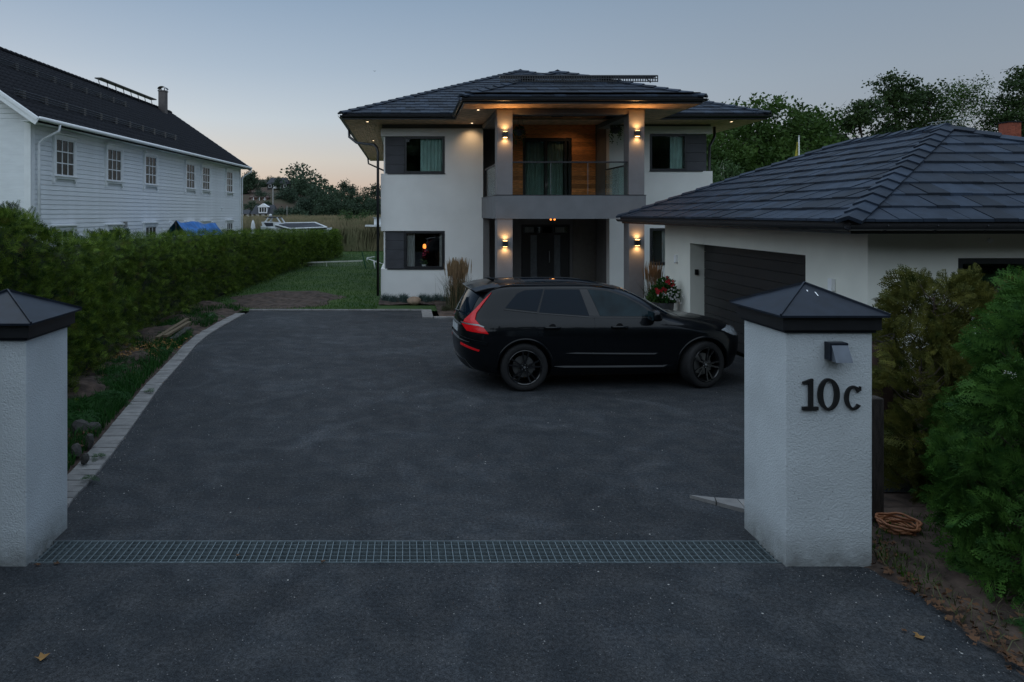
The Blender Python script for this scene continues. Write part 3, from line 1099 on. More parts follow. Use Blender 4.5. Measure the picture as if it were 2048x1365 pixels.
def window(parent, x0, x1, z0, z1, Y, fw=.07, panes=1, curtain=None, sill=True, splits=None, material='black_metal', depth=.09, dark=True, name='window'):
    f = MB()
    for (a, b, c, d) in ((x0, x0 + fw, z0, z1), (x1 - fw, x1, z0, z1), (x0 + fw, x1 - fw, z0, z0 + fw), (x0 + fw, x1 - fw, z1 - fw, z1)):
        f.box(a, b, Y - .02, Y + depth, c, d)
    xs = [x0 + fw] + [s for s in (splits or [])] + [x1 - fw]
    for s in (splits or []): f.box(s - fw * .45, s + fw * .45, Y - .015, Y + depth, z0 + fw, z1 - fw)
    w = f.build(name, M[material], parent)
    for a, b in zip(xs, xs[1:]):
        MB().box(a, b, Y + .04, Y + .052, z0 + fw, z1 - fw).build('pane', M['glass'], w)
    if sill:
        MB().box(x0 - .55 if sill == 2 else x0 - .02, x1 + .02 if sill != 3 else x1 + .5, Y - .06, Y + .05, z0 - .025, z0).build('sill', M['black_metal'], w)
    if curtain:
        for (a, b, mt) in curtain:
            n = int((b - a) / .02)
            v, fc = [], []
            for i in range(n + 1):
                x = a + (b - a) * i / n
                yy = Y + .13 + .022 * math.sin(i * 1.1) + .012 * math.sin(i * .37)
                v += [(x, yy, z0 + fw * .5), (x, yy, z1 - fw * .3)]
            for i in range(n): fc.append((2 * i, 2 * i + 2, 2 * i + 3, 2 * i + 1))
            MB().add(v, fc).build('curtain', M[mt], w)
    return w


window(house, -.02, 1.28, 4.04, 5.23, HY + .03, curtain=[(.50, 1.22, 'curtain')], splits=None, sill=2)
wlow = window(house, -.02, 1.28, .96, 2.17, HY + .03, curtain=[(.07, .32, 'white_curtain'), (1.12, 1.2, 'white_curtain')], sill=2)
window(house, rw0 + .01, rw1 - .01, 4.12, 5.31, HY + .03, curtain=[(8.62, 9.02, 'curtain')], splits=None, sill=3)
window(house, rw0 + .01, rw1 - .01, 1.10, 2.26, HY + .03, curtain=[(8.35, 9.05, 'white_curtain')], sill=3)
# inner rooms: floors and dark back walls
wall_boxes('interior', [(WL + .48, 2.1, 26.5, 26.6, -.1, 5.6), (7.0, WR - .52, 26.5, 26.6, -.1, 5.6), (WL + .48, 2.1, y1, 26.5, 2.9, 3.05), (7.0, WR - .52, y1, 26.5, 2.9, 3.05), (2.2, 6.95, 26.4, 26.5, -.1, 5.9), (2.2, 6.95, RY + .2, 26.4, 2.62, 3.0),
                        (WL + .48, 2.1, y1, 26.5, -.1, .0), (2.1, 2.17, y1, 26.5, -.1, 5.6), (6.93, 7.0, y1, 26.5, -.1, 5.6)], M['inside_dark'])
# fibre cement panels beside the windows
for (a, b, z0, z1) in ((-.64, -.03, 4.04, 5.23), (-.64, -.03, .96, 2.17), (rw1, WR - .17, 4.12, 5.31), (rw1, WR - .17, 1.10, 2.26)):
    n = 4
    for k in range(n):
        hh = (z1 - z0) / n
        MB().box(a, b, HY + .065, HY + .098, z0 + k * hh + .004, z0 + (k + 1) * hh - .004).build('panel', M['grey_panel'], house)
wall_boxes('corner_post', [(WL + .09, -.645, HY + .06, HY + .12, 4.04, 5.23), (WL + .09, -.645, HY + .06, HY + .12, .96, 2.17)], M['white_render'])

# balcony door
bd = window(house, 4.08, 5.75, 3.03, 5.33, RY + .03, fw=.09, splits=[4.88, 5.56], curtain=[(4.18, 4.82, 'curtain'), (4.92, 5.50, 'curtain')], sill=False, name='balcony_door')
# entrance door with side lights and transom
df = MB()
for b in ((4.03, 4.10, -.0, 2.35), (5.62, 5.69, 0, 2.35), (4.10, 5.62, 2.28, 2.35), (4.10, 5.62, 2.0, 2.07), (4.70, 4.76, 2.07, 2.28), (5.08, 5.14, 2.07, 2.28)):
    df.box(b[0], b[1], RY - .01, RY + .1, b[2] + .14 if b[2] == 0 else b[2], b[3])
door = df.build('front_door', M['door_black'], house)
for (a, b) in ((4.11, 4.68), (5.16, 5.61)):
    MB().box(a, b, RY + .03, RY + .045, 2.07, 2.28).build('transom_pane', M['glass'], door)
    MB().box(a + .05, a + .36, RY + .07, RY + .09, 2.08, 2.27).build('transom_reflection', mat('pale_reflection', (.35, .35, .33), .8), door)  # pale plate added as the bright reflection in the transom glass
dl = MB()
for (a, b) in ((4.10, 4.34), (4.57, 5.15), (5.38, 5.62)):
    dl.box(a, b, RY + .0, RY + .06, .15, 2.0)
dl.build('door_leaf', M['door_black'], door)
for (a, b) in ((4.34, 4.57), (5.15, 5.38)):
    MB().box(a, b, RY + .03, RY + .045, .15, 2.0).build('side_light', mat('frosted', (.10, .115, .13), .25, spec=.8), door)
hm = MB()
hm.tube([(4.98, RY - .03, 1.05), (4.98, RY - .06, 1.1), (4.98, RY - .06, 1.4), (4.98, RY - .03, 1.45)], .012)
hm.build('door_handle', M['steel'], door)

# balcony railing
rl = MB()
rl.box(2.94, 6.115, CY + .10, CY + .15, 4.135, 4.175)
rl.box(6.43, 6.48, CY + .45, HY, 4.125, 4.165)
rl.box(2.57, 2.62, CY + .45, HY, 4.125, 4.165)
rail = rl.build('handrail', M['black_metal'], house)
for (a, b) in ((2.95, 4.0), (4.01, 5.02), (5.03, 6.105)):
    MB().box(a, b, CY + .118, CY + .130, 3.26, 4.13).build('railing_pane', M['railing_glass'], house)
for X in (6.45, 2.59):
    MB().box(X, X + .012, CY + .47, HY - .03, 3.26, 4.12).build('railing_pane', M['railing_glass'], house)
sm = MB()
for X in (4.005, 5.025): sm.box(X - .004, X + .004, CY + .112, CY + .135, 3.26, 4.13)
sm.build('glass_joint', M['steel'], house)

# ---- roof of the villa
EX0, EX1, EY0, EY1 = -1.93, 11.14, 21.45, 38.6
KS = .40
ZE = 5.80
hw = (EX1 - EX0) / 2
AP = Vector(((EX0 + EX1) / 2, EY0 + hw, ZE + KS * hw))
AB = Vector(((EX0 + EX1) / 2, EY1 - hw, ZE + KS * hw))
PX0, PX1, PY = 1.52, 7.83, 18.35
ph = (PX1 - PX0) / 2
PA = Vector(((PX0 + PX1) / 2, PY + ph, ZE + .0 + KS * ph))
PB = Vector(((PX0 + PX1) / 2, EY0 + ph, PA.z))
dk = MB()
A, B, C, D = Vector((EX0, EY0, ZE)), Vector((EX1, EY0, ZE)), Vector((EX1, EY1, ZE)), Vector((EX0, EY1, ZE))
for q in ((A, B, AP), (B, C, AB, AP), (C, D, AB), (D, A, AP, AB)): dk.slab(q, .05)
a, b = Vector((PX0, PY, ZE)), Vector((PX1, PY, ZE))
c, d = Vector((PX1, EY0, ZE)), Vector((PX0, EY0, ZE))
dk.slab((a, b, PA), .05)
dk.slab((b, c, PB, PA), .05)
dk.slab((a, PA, PB, d), .05)
dk.build('roof_deck', M['roof_deck'], house)
under_portico = lambda P: (PX0 < P.x < PX1) and (P.y - EY0) < min(P.x - PX0, PX1 - P.x) - .35
tl = collect_tiles((PX0, PY, 0), (1, 0, 0), (0, 1, 0), ZE, KS, [(-1, 1, 0), (1, 1, PX1 - PX0)], PX1 - PX0, ph)
for t_ in tl: pass
tm = collect_tiles((EX0, EY0, 0), (1, 0, 0), (0, 1, 0), ZE, KS, [(-1, 1, 0), (1, 1, EX1 - EX0)], EX1 - EX0, hw, skip=under_portico)
place_tiles(tl + tm, house, 300)
nF, nL, nR_ = Vector((0, -KS, 1)), Vector((-KS, 0, 1)), Vector((KS, 0, 1))
hip_caps(A, AP, nF, nL, house)
hip_caps(B, AP, nF, nR_, house)
hip_caps(AP, AB, nL, nR_, house)
hip_caps(a, PA, nF, nL, house)
hip_caps(b, PA, nF, nR_, house)
hip_caps(PA, PB, nL, nR_, house)
# tile edges seen along the valley side of the portico
# fascia, gutters
fz0, fz1 = 5.63, ZE - .01
fa = MB()
fa.box(EX0 + .02, PX0 + .02, EY0 + .02, EY0 + .045, fz0, fz1)
fa.box(PX1 - .02, EX1 - .02, EY0 + .02, EY0 + .045, fz0, fz1)
fa.box(EX0 + .02, EX0 + .045, EY0 + .045, EY1, fz0, fz1)
fa.box(EX1 - .045, EX1 - .02, EY0 + .045, EY1, fz0, fz1)
fa.box(PX0 + .02, PX1 - .02, PY + .02, PY + .045, fz0, fz1)
fa.box(PX0 + .02, PX0 + .045, PY + .045, EY0 + .02, fz0, fz1)
fa.box(PX1 - .045, PX1 - .02, PY + .045, EY0 + .02, fz0, fz1)
fa.build('fascia', M['black_metal'], house)
gz = 5.745
gutter([(EX0 - .06, EY0 - .06, gz), (PX0 - .04, EY0 - .06, gz), (PX0 - .04, PY - .06, gz), (PX1 + .05, PY - .06, gz), (PX1 + .05, EY0 - .06, gz), (EX1 + .06, EY0 - .06, gz), (EX1 + .06, EY1, gz)], house)
gutter([(EX0 - .06, EY1, gz), (EX0 - .06, EY0 - .06, gz)], house)
# soffit boards
sb = MB()
sz = 5.625
yy = EY0 + .05
while yy < HY + .1:
    sb.box(EX0 + .05, EX1 - .05, yy, yy + .088, sz, sz + .015)
    yy += .095
yy = PY + .05
while yy < CY + .06:
    sb.box(PX0 + .05, PX1 - .05, yy, yy + .088, sz, sz + .015)
    yy += .095
while yy < EY0 + .04:
    sb.box(PX0 + .05, 2.55, yy, yy + .088, sz, sz + .015)
    sb.box(6.5, PX1 - .05, yy, yy + .088, sz, sz + .015)
    yy += .095
xx = EX0 + .05
while xx < WL + .02:
    sb.box(xx, xx + .088, HY + .12, EY1 - .1, sz, sz + .015)
    xx += .095
xx = WR - .05
while xx < EX1 - .1:
    sb.box(xx, xx + .088, HY + .12, EY1 - .1, sz, sz + .015)
    xx += .095
yy = CY + .4
while yy < RY:
    sb.box(2.5, 6.58, yy, yy + .088, 5.90, 5.915)
    yy += .095
o = sb.build('soffit_boards', M['soffit_wood'], house)
o['kind'] = 'stuff'
# dark sheet right above the boards so nothing shines through the joints
wall_boxes('soffit_backing', [(EX0 + .04, EX1 - .04, EY0 + .046, HY + .04, sz + .016, sz + .03), (PX0 + .05, PX1 - .05, PY + .046, EY0 + .04, sz + .30, sz + .31), (EX0 + .04, WL + .1, HY + .04, EY1 - .05, sz + .016, sz + .03),
                              (WR - .1, EX1 - .04, HY + .04, EY1 - .05, sz + .016, sz + .03), (2.5, 6.6, CY + .4, RY + .1, 5.93, 5.95), (PX0 + .05, PX1 - .05, PY + .046, CY + .03, sz + .016, sz + .03),
                              (PX0 + .05, 2.5, CY + .03, EY0, sz + .016, sz + .03), (6.56, PX1 - .05, CY + .03, EY0, sz + .016, sz + .03)], M['roof_deck'])

# downpipes
for pth in ([(EX0 - .06, 24.9, 5.70), (EX0 - .04, 24.75, 5.45), (EX0 + .25, 24.3, 5.20), (-1.0, 22.75, 4.98), (-.90, 22.52, 4.86), (-.87, 22.50, 4.7), (-.87, 22.50, .1)],
            [(EX0 - .06, 37.5, 5.70), (EX0 - .02, 37.4, 5.4), (-1.1, 37.0, 5.0), (-.9, 36.9, 4.8)],
            [(10.30, 23.3, 5.62), (10.28, 23.25, 5.3), (10.1, 23.1, 5.05), (10.0, 23.0, 4.95), (10.0, 23.0, .1)]):
    MB().tube(pth, .045, 10).build('downpipe', M['black_metal'], house, smooth=True)

# snow fence on the portico roof
sf = MB()
t_ = 1.60
yb, zb_ = PY + t_, ZE + KS * t_ + .02
for zz in (.05, .13, .20): sf.tube([(2.72, yb, zb_ + zz), (7.2, yb, zb_ + zz)], .014, 6)
sf.box(2.72, 7.2, yb, yb + .34, zb_ + .205, zb_ + .23)
n = 64
for k in range(n + 1):
    X = 2.72 + 4.48 * k / n
    sf.box(X - .012, X + .012, yb - .01, yb + .01, zb_ + .03, zb_ + .22)
for k in range(6):
    X = 2.9 + 4.1 * k / 5
    sf.bar((X, yb, zb_ + .02), (X, yb + .35, zb_ + .2), .02, .03)
sf.build('roof_walkway', M['black_metal'], house)

# ================================================================== GARAGE
gar = thing('garage', 'single storey white garage with black sectional door and low hipped tiled roof', 'garage', (9, 13, 0))
GX, GY0, GY1, GX1 = 6.30, 9.53, 16.96, 12.4
DY0, DY1, DZ = 11.01, 15.47, 2.09
g = MB()
for b in ((GX, GX + .42, GY0, DY0, -.1, 2.55), (GX, GX + .42, DY1, GY1, -.1, 2.55), (GX, GX + .42, DY0, DY1, DZ, 2.55),
          (GX + .42, 7.53, GY0, GY0 + .3, -.1, 2.55), (7.53, 11.2, GY0, GY0 + .3, -.1, 1.50), (7.53, 11.2, GY0, GY0 + .3, 2.14, 2.55), (11.2, GX1, GY0, GY0 + .3, -.1, 2.55),
          (GX1 - .3, GX1, GY0 + .3, GY1, -.1, 2.55), (GX + .42, GX1 - .3, GY1 - .3, GY1, -.1, 2.55)):
    g.box(*b)
g.build('wall', M['garage_render'], gar)
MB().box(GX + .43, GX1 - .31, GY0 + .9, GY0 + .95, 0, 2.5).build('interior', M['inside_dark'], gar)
gd = MB().box(GX + .345, GX + .36, DY0, DY1, 0, DZ).build('garage_door', M['garage_door'], gar)
for k in range(11):
    z = .012 + k * .19
    MB().box(GX + .31, GX + .344, DY0 + .01, DY1 - .01, z, z + .182).build('door_panel', M['garage_door'], gd)
window(gar, 7.54, 11.19, 1.51, 2.13, GY0 + .04, splits=[9.3])
# roof
gx0, gx1, gy0, gy1, gz0, gk = 5.60, 13.1, 8.81, 18.2, 2.64, .42
a_, b_ = 3.30, 3.75
a, b, c, d = Vector((gx0, gy0, gz0)), Vector((gx1, gy0, gz0)), Vector((gx1, gy1, gz0)), Vector((gx0, gy1, gz0))
zt = gz0 + gk * b_
r1, r2 = Vector((gx0 + b_, gy0 + a_, zt)), Vector((gx0 + b_, gy1 - a_, zt))
kf = (zt - gz0) / a_
dk = MB()
for q in ((a, b, r1), (b, c, r2, r1), (c, d, r2), (d, a, r1, r2)): dk.slab(q, .05)
dk.build('roof_deck', M['roof_deck'], gar)
tw = collect_tiles((gx0, gy0, 0), (0, 1, 0), (1, 0, 0), gz0, gk, [(-b_, a_, 0), (b_, a_, (gy1 - gy0) * b_)], gy1 - gy0, b_)
tf = collect_tiles((gx0, gy0, 0), (1, 0, 0), (0, 1, 0), gz0, kf, [(-a_, b_, 0), (a_, b_, (gx1 - gx0) * a_)], gx1 - gx0, a_)
place_tiles(tw + tf, gar, 300)
nW, nS, nE, nN = Vector((-gk, 0, 1)), Vector((0, -kf, 1)), Vector((gk, 0, 1)), Vector((0, kf, 1))
hip_caps(a, r1, nW, nS, gar)
hip_caps(b, r1, nE, nS, gar)
hip_caps(d, r2, nW, nN, gar)
hip_caps(r1, r2, nW, nE, gar)
f2 = MB()
f2.box(gx0 + .03, gx0 + .055, gy0 + .03, gy1 - .03, 2.49, gz0 - .005)
f2.box(gx0 + .055, gx1, gy0 + .03, gy0 + .055, 2.49, gz0 - .005)
f2.build('fascia', M['black_metal'], gar)
MB().box(gx0 + .04, gx1 - .04, gy0 + .04, gy1 - .04, 2.50, 2.515).build('soffit', M['dark_render'], gar)
gutter([(gx0 - .05, gy1, 2.60), (gx0 - .05, gy0 - .05, 2.60), (gx1, gy0 - .05, 2.60)], gar, .068)
br = MB()
yy = gy0 + .3
while yy < gy1:
    br.bar((gx0 - .125, yy, 2.60), (gx0 - .05, yy, 2.515), .02, .006)
    br.bar((gx0 - .05, yy, 2.515), (gx0 + .03, yy, 2.56), .02, .006)
    yy += .62
xx = gx0 + .4
while xx < gx1:
    br.bar((xx, gy0 - .125, 2.60), (xx, gy0 - .05, 2.515), .02, .006, up=(1, 0, 0))
    br.bar((xx, gy0 - .05, 2.515), (xx, gy0 + .03, 2.56), .02, .006, up=(1, 0, 0))
    xx += .62
br.build('gutter_bracket', M['black_metal'], gar)
# fittings on the garage wall
for (yy, lab) in ((16.2, 'small white wall light on the garage between the villa and the garage door'), (10.29, 'small white wall light on the garage near its front corner above the pillar cap')):
    t = thing('garage_wall_light', lab, 'wall light', (GX, yy, 1.7), 'white wall lights on the garage')
    MB().box(GX - .06, GX - .002, yy - .05, yy + .05, 1.61, 1.79).build('housing', M['white_paint'], t, bevel=.004)
    MB().box(GX - .064, GX - .058, yy - .035, yy + .035, 1.60, 1.615).build('lens', M['glass'], t)
t = thing('keypad', 'small black keypad on the white jamb beside the garage door', 'keypad', (GX + .15, DY1, 1.45))
MB().box(GX + .10, GX + .18, DY1 - .03, DY1 - .001, 1.39, 1.51).build('keypad_case', M['door_black'], t, bevel=.004)
MB().box(GX + .115, GX + .165, DY1 - .036, DY1 - .03, 1.41, 1.46).build('keypad_buttons', M['trim_black'], t)
t = thing('wall_vent', 'small round white vent high on the garage front wall', 'vent', (ray(1980, 0, GY0).x, GY0, 2.38))
MB().lathe([(0, -.02), (.03, -.02), (.035, -.001)], (t.location.x, GY0, 2.38), 'y', 20).build('vent_disc', M['white_paint'], t)


# ================================================================== LAMPS ON THE VILLA
def spot(name, loc, direction, energy, size, blend, parent, col=(1, .62, .25), r=.02):
    d = bpy.data.lights.new(name, 'SPOT')
    d.energy = energy
    d.spot_size = R(size)
    d.spot_blend = blend
    d.color = col
    d.shadow_soft_size = r
    o = bpy.data.objects.new(name, d)
    o.rotation_euler = Vector(direction).to_track_quat('-Z', 'Y').to_euler()
    o.location = Vector(loc) - off(parent)
    link(o, parent)
    return o


for (X, Z, lab) in ((2.727, 4.89, 'lit up and down wall lamp on the upper grey column nearer the white house'),
                    (6.33, 4.92, 'lit up and down wall lamp on the upper grey column nearer the garage'),
                    (2.727, 1.92, 'lit up and down wall lamp on the lower column above the car roof'),
                    (6.33, 1.95, 'lit up and down wall lamp on the lower column half behind the garage eave')):
    t = thing('wall_lamp', lab, 'wall lamp', (X, CY - .06, Z), 'up and down lamps on the balcony columns')
    MB().box(X - .065, X + .065, CY - .12, CY - .003, Z - .075, Z + .075).build('lamp_body', M['black_metal'], t)
    for s in (1, -1):
        MB().box(X - .05, X + .05, CY - .105, CY - .015, Z + s * .076, Z + s * .082).build('lamp_glass', M['warm_lamp'], t)
        up = s == 1 and Z > 4
        spot('lamp_light', (X, CY - .075, Z + s * .10), (0, -.30 if up else .04, s), 25 if up else 10, 155, 1, t, (1, .52, .18))
for (X, Y, k) in ((2.03, 19.4, 0), (ray(944, 0, 22.25).x, 22.25, 1), (ray(735, 0, 21.9).x, 21.9, 0), (-1.25, 27.6, 0), (-1.25, 32.3, 0), (ray(1463, 0, 21.9).x, 21.9, 0)):
    names = {0: ''}
    lab = {2.03: 'tiny recessed downlight under the balcony roof corner', 22.25: 'tiny recessed downlight in the soffit above the warm lit patch of white wall', 27.6: 'tiny recessed downlight in the villa side soffit, nearer one above the downpipe',
           32.3: 'tiny recessed downlight in the villa side soffit, farther one behind the downpipe'}
    L = lab.get(X) or lab.get(Y) or ('tiny recessed downlight at the soffit corner nearest the white house' if X < 0 else 'tiny recessed downlight in the soffit corner beside the trees')
    t = thing('downlight', L, 'downlight', (X, Y, 5.62), 'downlights in the wooden soffit')
    MB().lathe([(0, 0), (.035, 0), (.05, -.004), (.055, .004)], (X, Y, 5.617), 'z', 16).build('downlight_rim', M['steel'], t)
    MB().lathe([(0, -.004), (.036, -.003)], (X, Y, 5.614), 'z', 16).build('downlight_lens', M['warm_dim'], t)
    spot('downlight_beam', (X, Y, 5.60), (0, .25 if k else 0, -1), 17 if k else 3, 110, 1, t, (1, .62, .3))
bx_ = ray(1155, 0, 23.4).x
t = thing('balcony_downlight', 'small round white ceiling light above the balcony door', 'ceiling lamp', (bx_, 23.4, 5.9))
MB().lathe([(0, -.05), (.05, -.045), (.06, -.01), (.06, 0)], (bx_, 23.4, 5.9), 'z', 18).build('lamp_body', M['white_paint'], t)
MB().lathe([(0, -.004), (.04, -.003)], (bx_, 23.4, 5.849), 'z', 16).build('lamp_lens', M['warm_dim'], t)
spot('lamp_beam', (bx_, 23.3, 5.83), (-.15, .1, -1), 11, 140, 1, t, (1, .62, .32))
t = thing('entrance_lamp', 'orange glowing ceiling lamp above the front door', 'ceiling lamp', (4.33, 20.5, 2.6))
MB().lathe([(0, .03), (.05, .03), (.06, 0)], (4.33, 20.5, 2.585), 'z', 20).build('lamp_base', M['black_metal'], t)
for dx in (-.06, .05):
    MB().lathe([(0, 0), (.024, -.01), (.03, -.035), (.02, -.055), (0, -.06)], (4.33 + dx, 20.5, 2.60), 'z', 14).build('bulb', M['amber_lamp'], t)
pd = bpy.data.lights.new('lamp_glow', 'POINT')
pd.energy = 1.2
pd.color = (1, .4, .12)
pd.shadow_soft_size = .05
po = bpy.data.objects.new('lamp_glow', pd)
po.location = Vector((4.33, 20.4, 2.45)) - off(t)
link(po, t)
t = thing('ceiling_heater', 'dark box shaped heater under the balcony ceiling', 'heater', (ray(1115, 0, 21.5).x, 21.5, 5.8))
hx = t.location.x
MB().box(hx - .17, hx + .17, 21.4, 21.6, 5.72, 5.82).build('heater_body', M['black_metal'], t)
MB().box(hx - .15, hx + .15, 21.39, 21.40, 5.74, 5.80).build('heater_grille', M['trim_black'], t)
MB().tube([(hx, 21.5, 5.82), (hx, 21.5, 5.9)], .015).build('heater_bracket', M['black_metal'], t)

# things on the lower window sill
t = thing('pendant_lamp', 'orange glowing glass pendant lamp inside the lower villa window', 'pendant lamp', (ray(849, 0, 24.0).x, 24.0, 1.72))
px_ = t.location.x
MB().lathe([(0, .08), (.035, .07), (.055, .02), (.055, -.05), (.038, -.08), (0, -.08)], (px_, 24.0, 1.62), 'z', 20).build('lamp_shade', M['amber_lamp'], t, smooth=True)
MB().tube([(px_, 24.0, 1.72), (px_, 24.0, 2.85)], .006).build('cord', M['door_black'], t)
t = thing('potted_orchid', 'pink orchid with round green leaves in a white pot on the lower villa window sill', 'potted plant', (ray(848, 0, 22.85).x, 22.85, .98))
ox = t.location.x
MB().lathe([(0, 0), (.05, 0), (.075, .10), (.065, .10), (.06, .09), (0, .09)], (ox, 22.85, .98), 'z', 20).build('pot', M['white_paint'], t, smooth=True)
lm = MB()
for k in range(7):
    a = k * .9
    c = Vector((ox + .07 * math.cos(a), 22.85 + .03 * math.sin(a), 1.12 + .035 * (k % 4)))
    u = Vector((math.cos(a), .3 * math.sin(a), .25)) * .10
    w = Vector((0, .25, 1)).normalized() * .045
    lm.add([c - u, c - w, c + u, c + w], [(0, 1, 2, 3)])
lm.build('leaf', M['leaf_light'], t)
st = MB().tube([(ox, 22.85, 1.08), (ox + .01, 22.85, 1.3), (ox + .02, 22.85, 1.52), (ox - .02, 22.85, 1.62)], .005, 5)
st.build('stem', M['stem_green'], t)
fl = MB()
for k in range(6):
    c = Vector((ox + random.uniform(-.05, .06), 22.83, 1.50 + random.uniform(-.12, .08)))
    fl.add([c + Vector((.028 * math.cos(q), 0, .028 * math.sin(q))) for q in [i * 1.047 for i in range(6)]], [(0, 1, 2, 3, 4, 5)])
fl.build('flower', M['flower_pink'], t)


# ================================================================== WHITE HOUSE
wu = Vector((.0543, 1, 0)).normalized()
wn = Vector((1, -.0543, 0)).normalized()
WO = Vector((-12.68 + .0543 * 21.5, 21.5, 0))
WLN = (43.8 - 21.5) / wu.y
wh = thing('white_wooden_house', 'long white clapboard house with dark pantile roof and white framed grid windows', 'house', (WO.x - 4.5, 32, 0))
FR = (WO, wu, wn)
FRG = (WO, -wn, -wu)    # gable end facing the camera: along -wn, outward = -wu
WZ = 5.66
mb = MB()
mb.fbox(FR, 0, WLN, -.3, WZ, -9.1, -.03)
# gable triangles
for a0 in (.02, WLN - .02):
    p = [WO + wu * a0 + wn * q for q in (-.03, -9.1)]
    m_ = WO + wu * a0 + wn * -4.56
    mb.add([(p[0].x, p[0].y, WZ), (p[1].x, p[1].y, WZ), (m_.x, m_.y, WZ + 3.1)], [(0, 1, 2)])
mb.build('wall', M['board_white'], wh)
# clapboards: lapped boards, one object each
bz = .155


def board_mesh(fr, a0, a1):
    o, u, n = fr
    m_ = MB()
    prof = [(0, .0), (0, .032), (bz - .007, .016), (bz - .008, .0)]
    v = []
    for a in (a0, a1):
        for z, c in prof:
            p = u * a + n * (c - .03)
            v.append((p.x, p.y, z))
    m_.add(v, [(3, 2, 1, 0), (4, 5, 6, 7), (0, 1, 5, 4), (1, 2, 6, 5), (2, 3, 7, 6), (3, 0, 4, 7)])
    return m_.mesh('clapboard', M['board_white'])


long_board = board_mesh(FR, .0, WLN)
k = 0
z = .25
while z < WZ - .05:
    inst(long_board, 'clapboard', (WO.x, WO.y, z), wh)
    z += bz
z = .25
while z < WZ + 3.1:
    w = 4.55 if z < WZ else 4.55 * (1 - (z - WZ) / 3.2)
    inst(board_mesh(FRG, 4.55 - w, 4.55 + w), 'clapboard', (WO.x, WO.y, z), wh)
    z += bz
cbm = MB()
cbm.fbox(FR, -.02, .18, 0, WZ, .0, .035)
cbm.fbox(FRG, -.035, .17, 0, WZ, .0, .035)
cbm.fbox(FR, WLN - .16, WLN + .02, 0, WZ, .0, .035)
cbm.build('corner_board', M['white_paint'], wh)


def wpt(a, n, z): 
    p = WO + wu * a + wn * n
    return Vector((p.x, p.y, z))


# roof
EZ, RZ = 5.64, 9.12
a0, a1 = -.45, WLN + .5
rf_ = MB()
for (n0, n1) in ((.5, -4.56), (-9.62, -4.56)):
    q = [wpt(a0, n0, EZ - .06), wpt(a1, n0, EZ - .06), wpt(a1, n1, RZ - .06), wpt(a0, n1, RZ - .06)]
    if n0 < n1: q = q[::-1]
    rf_.slab(q, .10)
rf_.build('roof_deck', M['dark_pantile'], wh)
nc = 17
aa = np.arange(a0, a1, .05)
V, F = [], []
run = 5.06
for c in range(nc):
    t0, t1 = c / nc, (c + 1) / nc + .012
    rows = []
    for (t, hgt) in ((t0, -.03), (t0, .045), (t1, .012)):
        n = .5 - run * t
        zz = EZ - .03 + (RZ - EZ) * t + hgt + .022 * np.cos(aa / .30 * 2 * math.pi) * (1 if hgt > 0 else .8)
        P = np.stack([WO.x + wu.x * aa + wn.x * n, WO.y + wu.y * aa + wn.y * n, zz], -1)
        rows.append(len(V) and 0)
        V.append(P)
V = np.concatenate(V)
na = len(aa)
for c in range(nc):
    for r in range(2):
        i0 = (c * 3 + r) * na
        i = np.arange(na - 1)
        F.append(np.stack([i0 + i, i0 + i + 1, i0 + na + i + 1, i0 + na + i], -1))
o = tri_mesh('pantiles', V, np.concatenate(F), M['dark_pantile'], wh, smooth=False)
o['kind'] = 'stuff'
rc = MB()
for k in range(int((a1 - a0) / .33)):
    q0, q1 = wpt(a0 + k * .33, -4.56, RZ + .03), wpt(a0 + k * .33 + .36, -4.56, RZ + .015)
    rc.tube([q0, q1], [.10, .085], 8)
rc.build('ridge_caps', M['dark_pantile'], wh)['kind'] = 'stuff'
tr = MB()
for (n0, n1) in ((.52, -4.56), (-9.6, -4.56)):
    for (aa_, dd) in ((a0 - .03, -1), (a1 + .03, 1)):
        tr.bar(wpt(aa_, n0, EZ - .13), wpt(aa_, n1, RZ - .13), .035, .24)
        tr.bar(wpt(aa_ + dd * .02, n0, EZ - .06), wpt(aa_ + dd * .02, n1, RZ - .06), .035, .09)
tr.build('bargeboard', M['white_paint'], wh)
so = MB()
so.fbox(FR, a0, a1, 5.52, 5.535, -.02, .46)
so.build('soffit', M['white_paint'], wh)
gw = MB()
for (p, q) in ((wpt(a0 + .02, .56, 5.60), wpt(a1, .56, 5.60)),):
    gw.tube([p, q], .065, 10)
gw.build('gutter', M['white_paint'], wh, smooth=True)
for a in (.32, WLN + .10):
    p = [wpt(a + .35, .56, 5.55), wpt(a + .33, .55, 5.35), wpt(a + .12, .20, 5.10), wpt(a, .10, 4.95), wpt(a, .09, 4.7), wpt(a, .09, .2)]
    MB().tube(p, .042, 10).build('downpipe', M['white_paint'], wh, smooth=True)


